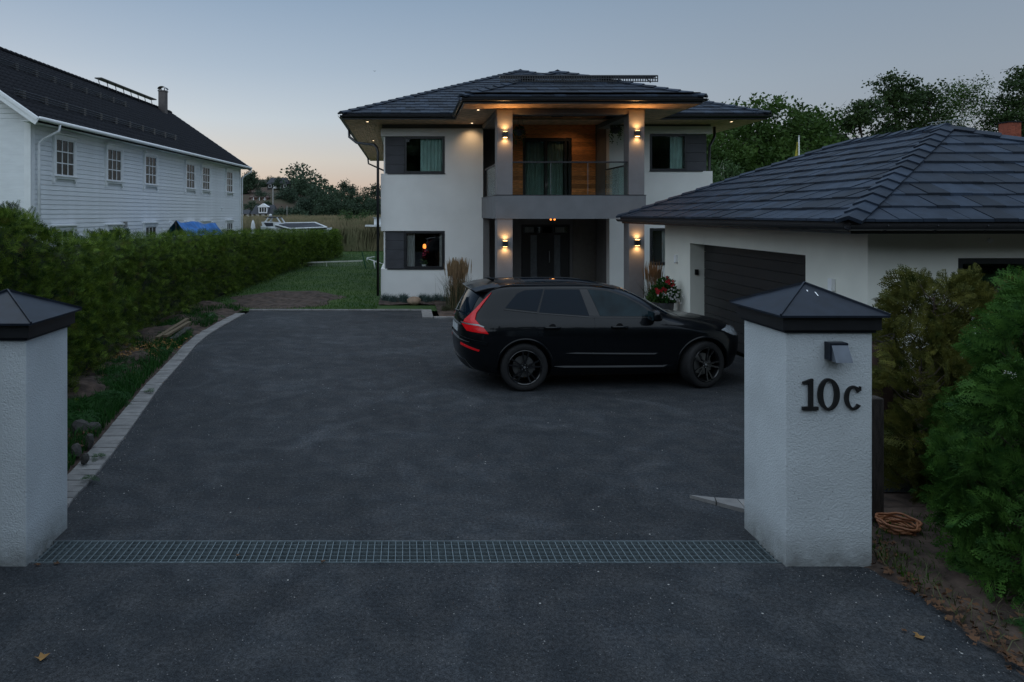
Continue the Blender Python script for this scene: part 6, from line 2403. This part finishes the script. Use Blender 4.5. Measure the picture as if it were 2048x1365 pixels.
MB().add([(cx_ - 4.5, 38.0, 3.3), (cx_ + 6.5, 38.0, 3.3), (cx_ + 6.5, 42, 5.0), (cx_ - 4.5, 42, 5.0), (cx_ + 6.5, 46, 3.3), (cx_ - 4.5, 46, 3.3)], [(0, 1, 2, 3), (3, 2, 4, 5), (0, 3, 5), (1, 4, 2)]).build('roof', M['dark_pantile'], t)
t = thing('tv_aerial', 'thin metal aerial just above the garage ridge', 'aerial', ray(1900, 240, 30))
m_ = MB()
m_.tube([ray(1855, 247, 30), ray(1945, 236, 30)], .009, 5)
m_.tube([ray(1860, 250, 30), ray(1935, 244, 30)], .007, 5)
for k in range(9): m_.tube([ray(1862 + k * 9, 249 - k, 29.7), ray(1866 + k * 9, 243 - k, 30.3)], .006, 4)
m_.build('aerial_rods', M['steel'], t)
MB().tube([ray(1912, 244, 30), ray(1912, 300, 30)], .018).build('aerial_mast', M['steel'], t)
g_ = MB()
p = ray(748.5, 142.5, 90)
g_.add([p, p + Vector((.28, 0, .04)), p + Vector((.12, .1, .02)), p + Vector((-.22, 0, .05)), p + Vector((0, -.1, -.05)), p + Vector((.05, 0, -.06))], [(0, 1, 2), (0, 2, 3), (0, 4, 1), (3, 4, 0), (1, 4, 5)])
tag(g_.build('bird', M['trim_black']), 'tiny dark bird flying in the open sky between the houses', 'bird')


# ---------------- planter and hanging baskets
def leafball(parent, c, rr, n, ls, material, seed, squash=.8, name='foliage'):
    r = np.random.default_rng(seed)
    u = r.normal(size=(n, 3))
    u /= np.linalg.norm(u, axis=1, keepdims=True)
    P = np.array(c) + u * (rr * (.45 + .6 * r.random(n)))[:, None] * np.array([1, 1, squash])
    V, F = scatter(*leaf_quad(.6), P, u + r.normal(0, .5, (n, 3)), r.random(n) * 6, ls * (.6 + .8 * r.random(n)))
    return tri_mesh(name, V, F, material, parent)


t = thing('flower_planter', 'tall dark grey pot of red and white flowers against the garage wall', 'planter', (5.90, 16.0, 0))
MB().lathe([(0, 0), (.17, 0), (.24, .72), (.22, .72), (.21, .66), (0, .66)], (5.90, 16.0, 0), 'z', 28).build('pot', M['pot_grey'], t, smooth=False)
leafball(t, (5.93, 16.0, .92), .30, 900, .07, M['weed'], 5)
leafball(t, (5.66, 16.0, .66), .20, 300, .06, M['leaf_mid'], 6, 1.1)
leafball(t, (5.98, 16.0, 1.16), .16, 260, .06, M['weed'], 7)


def blossoms(parent, spots, s, material, name):
    m_ = MB()
    for c in spots:
        c = Vector(c)
        for k in range(5):
            a = k * 1.2566
            d = Vector((math.cos(a), -.35, math.sin(a)))
            e = Vector((-math.sin(a), 0, math.cos(a)))
            m_.add([c, c + d * s * .6 + e * s * .35, c + d * s, c + d * s * .6 - e * s * .35], [(0, 1, 2, 3)])
    return m_.build(name, material, parent)


rr_ = random.Random(4)
blossoms(t, [(5.93 + rr_.gauss(0, .06), 15.78 + rr_.gauss(0, .04), 1.22 + rr_.gauss(0, .05)) for _ in range(12)] + [(5.80 + rr_.gauss(0, .04), 15.72, 1.02 + rr_.gauss(0, .04)) for _ in range(9)] + [(5.68 + rr_.gauss(0, .04), 15.74, 1.0 + rr_.gauss(0, .04)) for _ in range(8)], .036, M['flower_red'], 'red_blossom')
blossoms(t, [(5.98 + rr_.gauss(0, .12), 15.70 + rr_.gauss(0, .03), .90 + rr_.gauss(0, .08)) for _ in range(26)], .026, M['flower_white'], 'white_blossom')
for (px, py, Y, lab, sd) in ((1039, 262, 21.0, 'hanging basket with pale trailing plant beside the upper column nearer the white house', 8), (1231, 258, 21.6, 'dark round hanging basket with trailing plant in front of the lit wall strip', 9)):
    c = ray(px, py, Y)
    t = thing('hanging_basket', lab, 'hanging basket', (c.x, c.y, 5.85), 'hanging baskets on the balcony')
    MB().lathe([(0, -.16), (.08, -.14), (.15, -.05), (.165, .03), (.15, .03), (0, .0)], c, 'z', 20).build('basket', M['pot_grey'], t, smooth=True)
    w_ = MB()
    for k in range(3):
        a = k * 2.1
        w_.tube([(c.x + .15 * math.cos(a), c.y + .15 * math.sin(a), c.z + .03), (c.x, c.y, 5.89)], .004, 4)
    w_.build('wire', M['trim_black'], t)
    r = np.random.default_rng(sd)
    P = []
    for k in range(12):
        a = r.random() * 6.28
        L = .15 + .38 * r.random()
        for q in np.linspace(0, 1, 16):
            P.append((c.x + (.16 + .02 * math.sin(q * 5)) * math.cos(a) + r.normal() * .01, c.y + .16 * math.sin(a), c.z + .02 - L * q))
    P = np.array(P)
    V, F = scatter(*leaf_quad(.7), P, r.normal(size=P.shape), r.random(len(P)) * 6, .035 + .03 * r.random(len(P)))
    tri_mesh('trailing_stems', V, F, M['leaf_light'] if sd == 8 else M['leaf_mid'], t)
    leafball(t, (c.x, c.y, c.z + .07), .13, 150, .05, M['leaf_mid'], sd + 20, .6)


# ================================================================== CAR
CARYAW = R(4)
near = 1400 / 130.0
ax_near = Vector(((1050 - 810) / 130.0, near, 0))       # outer face of the rear wheel nearest the camera
ch_, sh_ = math.cos(CARYAW), math.sin(CARYAW)
# local: x forward, y left; near side is local -y
half_track = .93
car_loc = Vector((ax_near.x - sh_ * half_track, ax_near.y + ch_ * half_track, 0))
car = thing('parked_car', 'black glossy estate SUV with red L shaped tail lights parked before the garage door', 'car', car_loc)
car.rotation_euler.z = CARYAW
OFF[car.name] = Vector((0, 0, 0))      # children are modelled in the car's own frame


def pchip(xs, ys, x):
    xs, ys = np.asarray(xs, float), np.asarray(ys, float)
    h = np.diff(xs)
    dl_ = np.diff(ys) / h
    m_ = np.zeros(len(xs))
    for i in range(1, len(xs) - 1):
        if dl_[i - 1] * dl_[i] > 0:
            w1, w2 = 2 * h[i] + h[i - 1], h[i] + 2 * h[i - 1]
            m_[i] = (w1 + w2) / (w1 / dl_[i - 1] + w2 / dl_[i])
    m_[0], m_[-1] = dl_[0], dl_[-1]
    i = np.clip(np.searchsorted(xs, x) - 1, 0, len(xs) - 2)
    t = (x - xs[i]) / h[i]
    return (2 * t ** 3 - 3 * t ** 2 + 1) * ys[i] + (t ** 3 - 2 * t ** 2 + t) * h[i] * m_[i] + (-2 * t ** 3 + 3 * t ** 2) * ys[i + 1] + (t ** 3 - t ** 2) * h[i] * m_[i + 1]


#        z     R      F     W    aR   aF   nR   nF
T_ = [(.22, -.62, 3.36, .80, .50, .55, 2.6, 2.6),
      (.30, -.84, 3.60, .870, .55, .75, 2.6, 2.6),
      (.42, -.92, 3.69, .905, .60, .95, 2.7, 2.5),
      (.55, -.955, 3.73, .925, .60, 1.0, 2.7, 2.5),
      (.68, -.965, 3.735, .940, .60, 1.0, 2.7, 2.5),
      (.78, -.955, 3.72, .950, .60, 1.0, 2.7, 2.4),
      (.86, -.950, 3.68, .952, .60, 1.0, 2.6, 2.3),
      (.92, -.948, 3.60, .948, .60, 1.05, 2.5, 2.3),
      (.965, -.945, 3.47, .940, .62, 1.1, 2.5, 2.3),
      (1.005, -.940, 3.28, .930, .62, 1.1, 2.5, 2.4),
      (1.040, -.935, 3.02, .918, .62, 1.0, 2.5, 2.5),
      (1.075, -.925, 2.76, .900, .62, .80, 2.5, 2.6),
      (1.11, -.912, 2.58, .876, .62, .55, 2.5, 2.4),
      (1.17, -.885, 2.46, .846, .60, .45, 2.5, 2.3),
      (1.28, -.83, 2.28, .800, .56, .42, 2.5, 2.3),
      (1.40, -.76, 2.06, .748, .52, .42, 2.5, 2.3),
      (1.50, -.69, 1.83, .702, .50, .42, 2.5, 2.3),
      (1.56, -.62, 1.64, .664, .50, .45, 2.5, 2.3),
      (1.595, -.54, 1.45, .61, .50, .50, 2.4, 2.3),
      (1.618, -.42, 1.26, .52, .50, .50, 2.3, 2.2),
      (1.636, -.22, 1.08, .38, .45, .45, 2.2, 2.2),
      (1.645, .05, .90, .22, .30, .30, 2.1, 2.1),
      (1.649, .30, .65, .06, .12, .12, 2, 2)]
T_ = np.array(T_)
ii = np.arange(len(T_))
us = np.linspace(0, len(T_) - 1, 88)
prm = np.stack([pchip(ii, T_[:, k], us) for k in range(8)], -1)
NA, NS = 22, 34


def car_outline(p):
    z, Rx, Fx, Wd, aR, aF, nR, nF = p
    out = []
    for k in range(NA):
        t = k / NA * math.pi / 2
        c, s = math.cos(t), math.sin(t)
        out.append((Rx + aR * (1 - c ** (2 / nR)), Wd * .988 * s ** (2 / nR)))
    xa, xb = Rx + aR, Fx - aF
    for k in range(NS + 1):
        f = k / NS
        x = xa + (xb - xa) * f
        out.append((x, Wd * (.988 + .012 * math.sin(math.pi * f))))
    for k in range(1, NA + 1):
        t = (1 - k / NA) * math.pi / 2
        c, s = math.cos(t), math.sin(t)
        out.append((Fx - aF * (1 - c ** (2 / nF)), Wd * .988 * s ** (2 / nF)))
    # out runs rear centre -> side -> front centre on +y ; mirror
    half = out
    return [(x, y) for x, y in half] + [(x, -y) for x, y in half[-2:0:-1]]


rings = [[(x, y, p[0]) for x, y in car_outline(p)] for p in prm]
n = len(rings[0])
v = [q for r_ in rings for q in r_]
f = []
for i in range(len(rings) - 1):
    for k in range(n):
        f.append((i * n + k, i * n + (k + 1) % n, (i + 1) * n + (k + 1) % n, (i + 1) * n + k))
f.append(tuple(range(n)))
f.append(tuple((len(rings) - 1) * n + k for k in range(n - 1, -1, -1)))
f = [tuple(reversed(q)) for q in f]
me = bpy.data.meshes.new('body_raw')
me.from_pydata(v, [], f)
bm = bmesh.new()
bm.from_mesh(me)
bmesh.ops.recalc_face_normals(bm, faces=bm.faces)
bm.normal_update()
BV = BVHTree.FromBMesh(bm)
bm.to_mesh(me)
bm.free()
raw = bpy.data.objects.new('body_raw', me)
COL.objects.link(raw)
WR_ = .37
WB = 2.865
for cx_ in (0, WB):
    for sd in (1, -1):
        c = MB().lathe([(.0, sd * .60), (.425, sd * .60), (.425, sd * 1.2), (0, sd * 1.2)], (cx_, 0, .375), 'y', 56)
        mc = c.mesh('cut', M['trim_black'])
        b2 = bmesh.new()
        b2.from_mesh(mc)
        bmesh.ops.remove_doubles(b2, verts=b2.verts, dist=1e-5)
        bmesh.ops.recalc_face_normals(b2, faces=b2.faces)
        b2.to_mesh(mc)
        b2.free()
        co_ = bpy.data.objects.new('cut', mc)
        COL.objects.link(co_)
        md = raw.modifiers.new('c', 'BOOLEAN')
        md.operation = 'DIFFERENCE'
        md.solver = 'EXACT'
        md.object = co_
bpy.context.view_layer.update()
dg = bpy.context.evaluated_depsgraph_get()
mb_ = bpy.data.meshes.new_from_object(raw.evaluated_get(dg))
mb_.name = 'body'
for o in [o for o in COL.objects if o.name.startswith('cut')] + [raw]:
    bpy.data.objects.remove(o)
mb_.materials.clear()
mb_.materials.append(M['paint_black'])
mb_.shade_smooth()
try:
    mb_.set_sharp_from_angle(angle=R(50))
except Exception:
    pass
body = bpy.data.objects.new('body', mb_)
link(body, car)
OFF[body.name] = Vector((0, 0, 0))


def patch(name, poly, material, parent, axis='side', sd=-1, offset=.004, res=.05, thick=.02, smooth=True, label=None):
    """fill a 2D outline, drop it onto the body along the axis; keeps a skirt so that it is a solid panel"""
    def cast(a, b):
        if axis == 'side': o_, d_ = Vector((a, sd * 2, b)), Vector((0, -sd, 0))
        elif axis == 'rear': o_, d_ = Vector((-3, a, b)), Vector((1, 0, 0))
        elif axis == 'front': o_, d_ = Vector((6, a, b)), Vector((-1, 0, 0))
        else: o_, d_ = Vector((a, b, 3)), Vector((0, 0, -1))
        h_ = BV.ray_cast(o_, d_)
        return (h_[0], h_[1]) if h_[0] is not None else (None, None)
    bd_ = []
    for i in range(len(poly)):
        p, q = Vector(poly[i]), Vector(poly[(i + 1) % len(poly)])
        m_ = max(1, int((q - p).length / res))
        for k in range(m_): bd_.append(p.lerp(q, k / m_))
    xs = [p.x for p in bd_]
    ys_ = [p.y for p in bd_]

    def inside(x, y):
        c = False
        for i in range(len(bd_)):
            a, b = bd_[i], bd_[i - 1]
            if (a.y > y) != (b.y > y) and x < (b.x - a.x) * (y - a.y) / (b.y - a.y) + a.x: c = not c
        return c
    pts = list(bd_)
    x = min(xs) + res / 2
    while x < max(xs):
        y = min(ys_) + res / 2
        while y < max(ys_):
            if inside(x, y) and min((Vector((x, y)) - b).length for b in bd_) > res * .4: pts.append(Vector((x, y)))
            y += res
        x += res
    nb_ = len(bd_)
    cd = delaunay_2d_cdt([Vector((p.x, p.y)) for p in pts], [(i, (i + 1) % nb_) for i in range(nb_)], [], 1, 1e-6)
    vv, ff = [], []
    last = None
    for p in cd[0]:
        loc, nr = cast(p.x, p.y)
        if loc is None:
            # slide toward the centroid until the body is met
            c = sum((Vector(b) for b in bd_), Vector((0, 0))) / nb_
            q = Vector((p.x, p.y))
            for _ in range(30):
                q = q.lerp(c, .08)
                loc, nr = cast(q.x, q.y)
                if loc is not None: break
        vv.append((loc, nr))
    V_ = [tuple(l + n_ * offset) for l, n_ in vv] + [tuple(l - n_ * thick) for l, n_ in vv]
    k = len(vv)
    ed = {}
    for t in cd[2]:
        a, b, c = [Vector(V_[i]) for i in t[:3]]
        nm = (b - a).cross(c - a)
        if nm.dot(vv[t[0]][1]) < 0: t = tuple(reversed(t))
        ff.append(tuple(t))
        for i in range(len(t)): ed[(t[i], t[(i + 1) % len(t)])] = 1
    for (a, b) in ed:
        if (b, a) not in ed: ff.append((b, a, a + k, b + k))
    me = bpy.data.meshes.new(name)
    me.from_pydata(V_, [], ff)
    me.materials.append(material)
    if smooth:
        me.shade_smooth()
        try: me.set_sharp_from_angle(angle=R(40))
        except Exception: pass
    o = bpy.data.objects.new(name, me)
    link(o, parent)
    OFF[o.name] = Vector((0, 0, 0))
    if label: o['label'] = label
    return o


for sd in (-1, 1):
    rdoor = [(.42, .46), (1.06, .42), (1.10, 1.13), (1.02, 1.56), (.38, 1.575), (.21, 1.19), (.16, 1.02), (.24, .82), (.38, .66)]
    fdoor = [(1.07, .42), (2.12, .40), (2.30, .62), (2.26, 1.04), (2.16, 1.12), (1.96, 1.27), (1.68, 1.44), (1.42, 1.535), (1.03, 1.56), (1.11, 1.13)]
    rd = patch('rear_door', rdoor, M['paint_black'], car, 'side', sd, .0035)
    fd = patch('front_door', fdoor, M['paint_black'], car, 'side', sd, .0035)
    patch('rear_door_window', [(.245, 1.205), (.375, 1.545), (.93, 1.54), (1.03, 1.15)], M['car_glass'], car, 'side', sd, .0075)
    patch('front_door_window', [(1.21, 1.145), (1.07, 1.54), (1.38, 1.515), (1.66, 1.425), (1.92, 1.275), (2.08, 1.13)], M['car_glass_clear'], car, 'side', sd, .0075)
    patch('quarter_window', [(-.28, 1.275), (-.22, 1.34), (-.07, 1.49), (.06, 1.535), (.355, 1.55), (.215, 1.22)], M['car_glass'], car, 'side', sd, .0055)
    patch('window_trim', [(-.29, 1.262), (.22, 1.205), (1.03, 1.137), (2.10, 1.118), (2.10, 1.106), (1.03, 1.122), (.21, 1.190), (-.30, 1.248)], M['trim_black'], car, 'side', sd, .010, .04)
    patch('pillar_trim', [(1.035, 1.15), (.935, 1.54), (1.06, 1.54), (1.20, 1.145)], M['trim_black'], car, 'side', sd, .0068, .04)
    for nm_, pts_ in (('door_moulding', [(.60, .600, .0), (.80, .592, .014), (1.5, .575, .016), (2.05, .565, .014), (2.17, .572, .0)]), ('sill_moulding', [(.46, .39, 0), (.62, .375, .018), (1.5, .365, .02), (2.2, .36, .018), (2.34, .375, 0)])):
        wv, wf = [], []
        for (X, Z, o_) in pts_:
            y0_ = BV.ray_cast(Vector((X, sd * 2, Z)), Vector((0, -sd, 0)))[0].y
            wv += [(X, y0_ - sd * .01, Z + .032), (X, y0_ + sd * o_, Z - .012), (X, y0_ + sd * o_, Z - .022), (X, y0_ - sd * .01, Z - .03)]
        for i_ in range(len(pts_) - 1):
            for j_ in range(4): wf.append((4 * i_ + j_, 4 * i_ + (j_ + 1) % 4, 4 * i_ + 4 + (j_ + 1) % 4, 4 * i_ + 4 + j_)[::sd])
        MB().add(wv, wf).build(nm_, M['paint_black'], car, local=True)
    patch('tail_light', [(-.46, 1.50), (-.60, 1.365), (-.76, 1.185), (-.86, 1.07), (-.90, .985), (-.85, .905), (-.56, .895), (-.62, .975), (-.69, 1.035), (-.735, 1.09), (-.705, 1.185), (-.585, 1.345)], M['red_lens'], car, 'side', sd, .012, .025)
    tb = patch('light_strip', [(-.905, 1.02), (-.69, 1.025), (-.62, 1.00), (-.62, .985), (-.70, 1.005), (-.905, 1.0)], M['steel'], car, 'side', sd, .015, .03)
    patch('bumper_reflector', [(-.925, .665), (-.70, .615), (-.69, .64), (-.925, .70)], M['red_lens'], car, 'side', sd, .010, .03)
    patch('bumper_ledge', [(-.93, .76), (-.60, .72), (-.58, .77), (-.93, .80)], M['paint_black'], car, 'side', sd, .018, .04)
    patch('headlight', [(3.18, .90), (3.40, .935), (3.58, .90), (3.66, .82), (3.60, .77), (3.42, .80)], mat('headlight_lens', (.30, .33, .36), .12, var=.4, vs=20, coat=1) if sd == -1 else M['steel'], car, 'side', sd, .008, .03)
    if sd == -1:
        fp = [(.04 + -.34 + .13 * math.copysign(abs(math.cos(a)) ** .5, math.cos(a)), .945 + .085 * math.copysign(abs(math.sin(a)) ** .5, math.sin(a))) for a in [i * math.pi / 12 for i in range(24)]]
        patch('fuel_flap', fp, M['paint_black'], car, 'side', sd, .0035, .04)
    # handles
    for (hx0, hx1, dr__) in ((.30, .56, rd), (1.36, 1.62, fd)):
        l0 = BV.ray_cast(Vector((hx0 + .05, sd * 2, .985)), Vector((0, -sd, 0)))[0]
        hm = MB()
        yb_ = l0.y
        pts = [(hx0, yb_ + sd * .002, .985), (hx0 + .03, yb_ + sd * .035, .987), ((hx0 + hx1) / 2, yb_ + sd * .045, .988), (hx1 - .03, yb_ + sd * .035, .985), (hx1, yb_ + sd * .002, .982)]
        hm.tube(pts, [.013, .019, .019, .018, .012], 10)
        h_ = hm.build('handle', M['paint_black'], dr__, smooth=True, local=True)
        h2 = MB().lathe([(0, sd * .004), (.055, sd * .003), (.06, -sd * .01)], ((hx0 + hx1) / 2, yb_, .99), 'y', 20)
        h2.build('handle_recess', M['trim_black'], dr__, local=True)
    # wheel arch lips
    for cx_ in (0, WB):
        pts = []
        for k in range(33):
            a = math.pi * (-.02 + 1.04 * k / 32)
            X, Z = cx_ + .437 * math.cos(a), .375 + .437 * math.sin(a)
            h0 = BV.ray_cast(Vector((X, sd * 2, max(Z, .30))), Vector((0, -sd, 0)))[0]
            y_ = h0.y if h0 is not None else sd * .88
            pts.append((X, y_ + sd * .004, Z))
        MB().tube(pts, .020, 8).build('wheel_arch_trim', M['paint_black'], car, smooth=True, local=True)
    # mirror
    bm = bmesh.new()
    bmesh.ops.create_icosphere(bm, subdivisions=3, radius=1)
    for v_ in bm.verts:
        c = v_.co
        q = (abs(c.x) ** 3.5 + abs(c.y) ** 3.5 + abs(c.z) ** 3.5) ** (-1 / 3.5)
        c *= q
        c.x *= .075 * (1 - .25 * c.z)
        c.y *= .125
        c.z *= .085
        c += Vector((2.02, sd * 1.03, 1.17))
    me = bpy.data.meshes.new('wing_mirror')
    bm.to_mesh(me)
    bm.free()
    me.materials.append(M['paint_black'])
    me.shade_smooth()
    o = link(bpy.data.objects.new('wing_mirror', me), car)
    OFF[o.name] = Vector((0, 0, 0))
    MB().bar((2.06, sd * .86, 1.08), (2.03, sd * .98, 1.12), .06, .035).build('mirror_stalk', M['trim_black'], o, local=True)
    MB().box(1.942, 1.948, sd * .93, sd * 1.13, 1.105, 1.235).build('mirror_glass', M['car_glass_clear'], o, local=True)
    # roof rail
    pts = []
    for k in range(17):
        X = -.42 + 1.95 * k / 16
        h0 = BV.ray_cast(Vector((X, sd * .60, 3)), Vector((0, 0, -1)))[0]
        e = min(k, 16 - k)
        pts.append((X, sd * .60, h0.z + (.0 if e == 0 else .016 if e > 1 else .010)))
    MB().tube(pts, .012, 8).build('roof_rail', M['paint_black'], car, smooth=True, local=True)

rw = [(-.56, 1.15), (-.52, 1.46), (-.46, 1.50), (.46, 1.50), (.52, 1.46), (.56, 1.15), (.5, 1.12), (-.5, 1.12)]
patch('rear_window', rw, M['car_glass'], car, 'rear', -1, .006)
patch('windscreen', [(-.70, 1.145), (-.60, 1.40), (-.50, 1.525), (.50, 1.525), (.60, 1.40), (.70, 1.145), (.4, 1.125), (-.4, 1.125)], M['car_glass'], car, 'front', 1, .006)
patch('bonnet', [(2.62, -.60), (3.30, -.56), (3.50, -.30), (3.53, 0), (3.50, .30), (3.30, .56), (2.62, .60), (2.68, 0)], M['paint_black'], car, 'top', 1, .004)
patch('sunroof', [(.15, -.36), (1.35, -.36), (1.35, .36), (.15, .36)], M['car_glass'], car, 'top', 1, .003)
patch('licence_plate', [(-.26, .84), (-.26, .95), (.26, .95), (.26, .84)], mat('plate_white', (.45, .48, .5), .5), car, 'rear', -1, .012)
patch('plate_strip', [(-.40, .965), (-.40, .982), (.40, .982), (.40, .965)], M['steel'], car, 'rear', -1, .016, .04)
patch('diffuser', [(-.62, .30), (-.55, .44), (.55, .44), (.62, .30)], M['trim_black'], car, 'rear', -1, .014, .05)
patch('grille', [(-.42, .52), (-.45, .80), (.45, .80), (.42, .52)], M['trim_black'], car, 'front', 1, .008)
bl_ = patch('bumper_lip', [(-.72, .74), (-.72, .765), (.72, .765), (.72, .74)], M['steel'], car, 'rear', -1, .012, .05)
# spoiler
sp_ = MB()
prof = [(-.36, 1.632), (-.58, 1.604), (-.775, 1.555), (-.785, 1.538), (-.70, 1.54), (-.50, 1.53)]
vv = []
for (y_, k_) in ((-.60, .045), (-.45, .012), (0, 0), (.45, .012), (.60, .045)):
    for (x_, z_) in prof: vv.append((x_ + k_ * 1.6, y_, z_ - k_ * .8))
m_ = len(prof)
ff = []
for i in range(4):
    for k in range(m_): ff.append((i * m_ + k, i * m_ + (k + 1) % m_, (i + 1) * m_ + (k + 1) % m_, (i + 1) * m_ + k))
ff += [tuple(range(m_ - 1, -1, -1)), tuple(4 * m_ + k for k in range(m_))]
sp_.add(vv, ff)
s_o = sp_.build('roof_spoiler', M['paint_black'], car, local=True, bevel=.008)
MB().tube([(.0 - .30, 0, 1.64), (-.40, 0, 1.675), (-.46, 0, 1.675)], [.03, .018, .006], 8).build('aerial_fin', M['paint_black'], car, local=True, smooth=True)
wp_ = MB()
wp_.tube([(-.93, .0, 1.14), (-.955, -.02, 1.16), (-.93, -.36, 1.185)], .010, 6)
wp_.build('rear_wiper', M['trim_black'], car, local=True)
# underbody to keep the arches dark
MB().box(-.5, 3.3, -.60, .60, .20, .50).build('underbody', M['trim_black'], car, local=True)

# wheels
tyre_prof = [(.262, -.105), (.285, -.118), (.33, -.125), (.358, -.112), (.369, -.09), (.371, -.04), (.371, .04), (.369, .09), (.358, .112), (.33, .125), (.285, .118), (.262, .105)]
rim_prof = [(.262, -.112), (.268, -.118), (.262, -.122), (.250, -.112), (.243, -.09), (.236, .0), (.236, .10), (.262, .105)]
tyre_mb = MB().lathe(tyre_prof, (0, 0, 0), 'y', 64)
tyre_me = tyre_mb.mesh('tyre', M['tyre'], True)
rm_ = MB().lathe(rim_prof, (0, 0, 0), 'y', 64)
for k in range(5):
    for dlt in (-.105, .105):
        a = 2 * math.pi * k / 5 + .25
        a0_, a1_ = a + dlt * .35, a + dlt * 1.85
        p0 = Vector((math.cos(a0_) * .05, -.085, math.sin(a0_) * .05))
        p1 = Vector((math.cos(a1_) * .150, -.092, math.sin(a1_) * .150))
        p2 = Vector((math.cos(a1_) * .252, -.108, math.sin(a1_) * .252))
        rm_.bar(p0, p1, .024, .03, up=(0, 1, 0))
        rm_.bar(p1, p2, .026, .026, up=(0, 1, 0))
rm_.lathe([(0, -.100), (.028, -.100), (.032, -.094), (.06, -.088), (.062, -.05), (0, -.05)], (0, 0, 0), 'y', 28)
rim_me = rm_.mesh('rim', M['rim_black'])
try:
    rim_me.shade_smooth()
    rim_me.set_sharp_from_angle(angle=R(30))
except Exception:
    pass
nut = MB()
for k in range(5):
    a = 2 * math.pi * k / 5
    nut.lathe([(0, -.098), (.008, -.097), (.009, -.085)], (math.cos(a) * .045, 0, math.sin(a) * .045), 'y', 8)
nut.lathe([(0, -.106), (.015, -.105), (.017, -.100)], (0, 0, 0), 'y', 14)
nut_me = nut.mesh('wheel_nuts', M['steel'])
dsk = MB().lathe([(.06, -.02), (.17, -.02), (.17, .0), (.06, .0)], (0, 0, 0), 'y', 36, closed=True).mesh('brake_disc', M['brake'])
for (wx, sd, steer) in ((0, -1, 0), (0, 1, 0), (WB, -1, R(17)), (WB, 1, R(17))):
    w = bpy.data.objects.new('wheel', bpy.data.meshes.new_from_object(bpy.data.objects.new('tmp_hub', dsk)))
    w.location = (wx, sd * (.93 - .125), .371)
    w.rotation_euler = (0, (.3 if wx else .0), steer + (math.pi if sd == 1 else 0))
    link(w, car)
    for nm_, me_ in (('tyre', tyre_me), ('rim', rim_me), ('wheel_nuts', nut_me)):
        c = bpy.data.objects.new(nm_, me_)
        link(c, w)
    cal = MB().box(.09, .18, -.03, .03, -.06, .06).mesh('brake_caliper', M['brake'])
    link(bpy.data.objects.new('brake_caliper', cal), w)
for o in list(bpy.data.objects):
    if o.name.startswith('tmp_hub'): bpy.data.objects.remove(o)
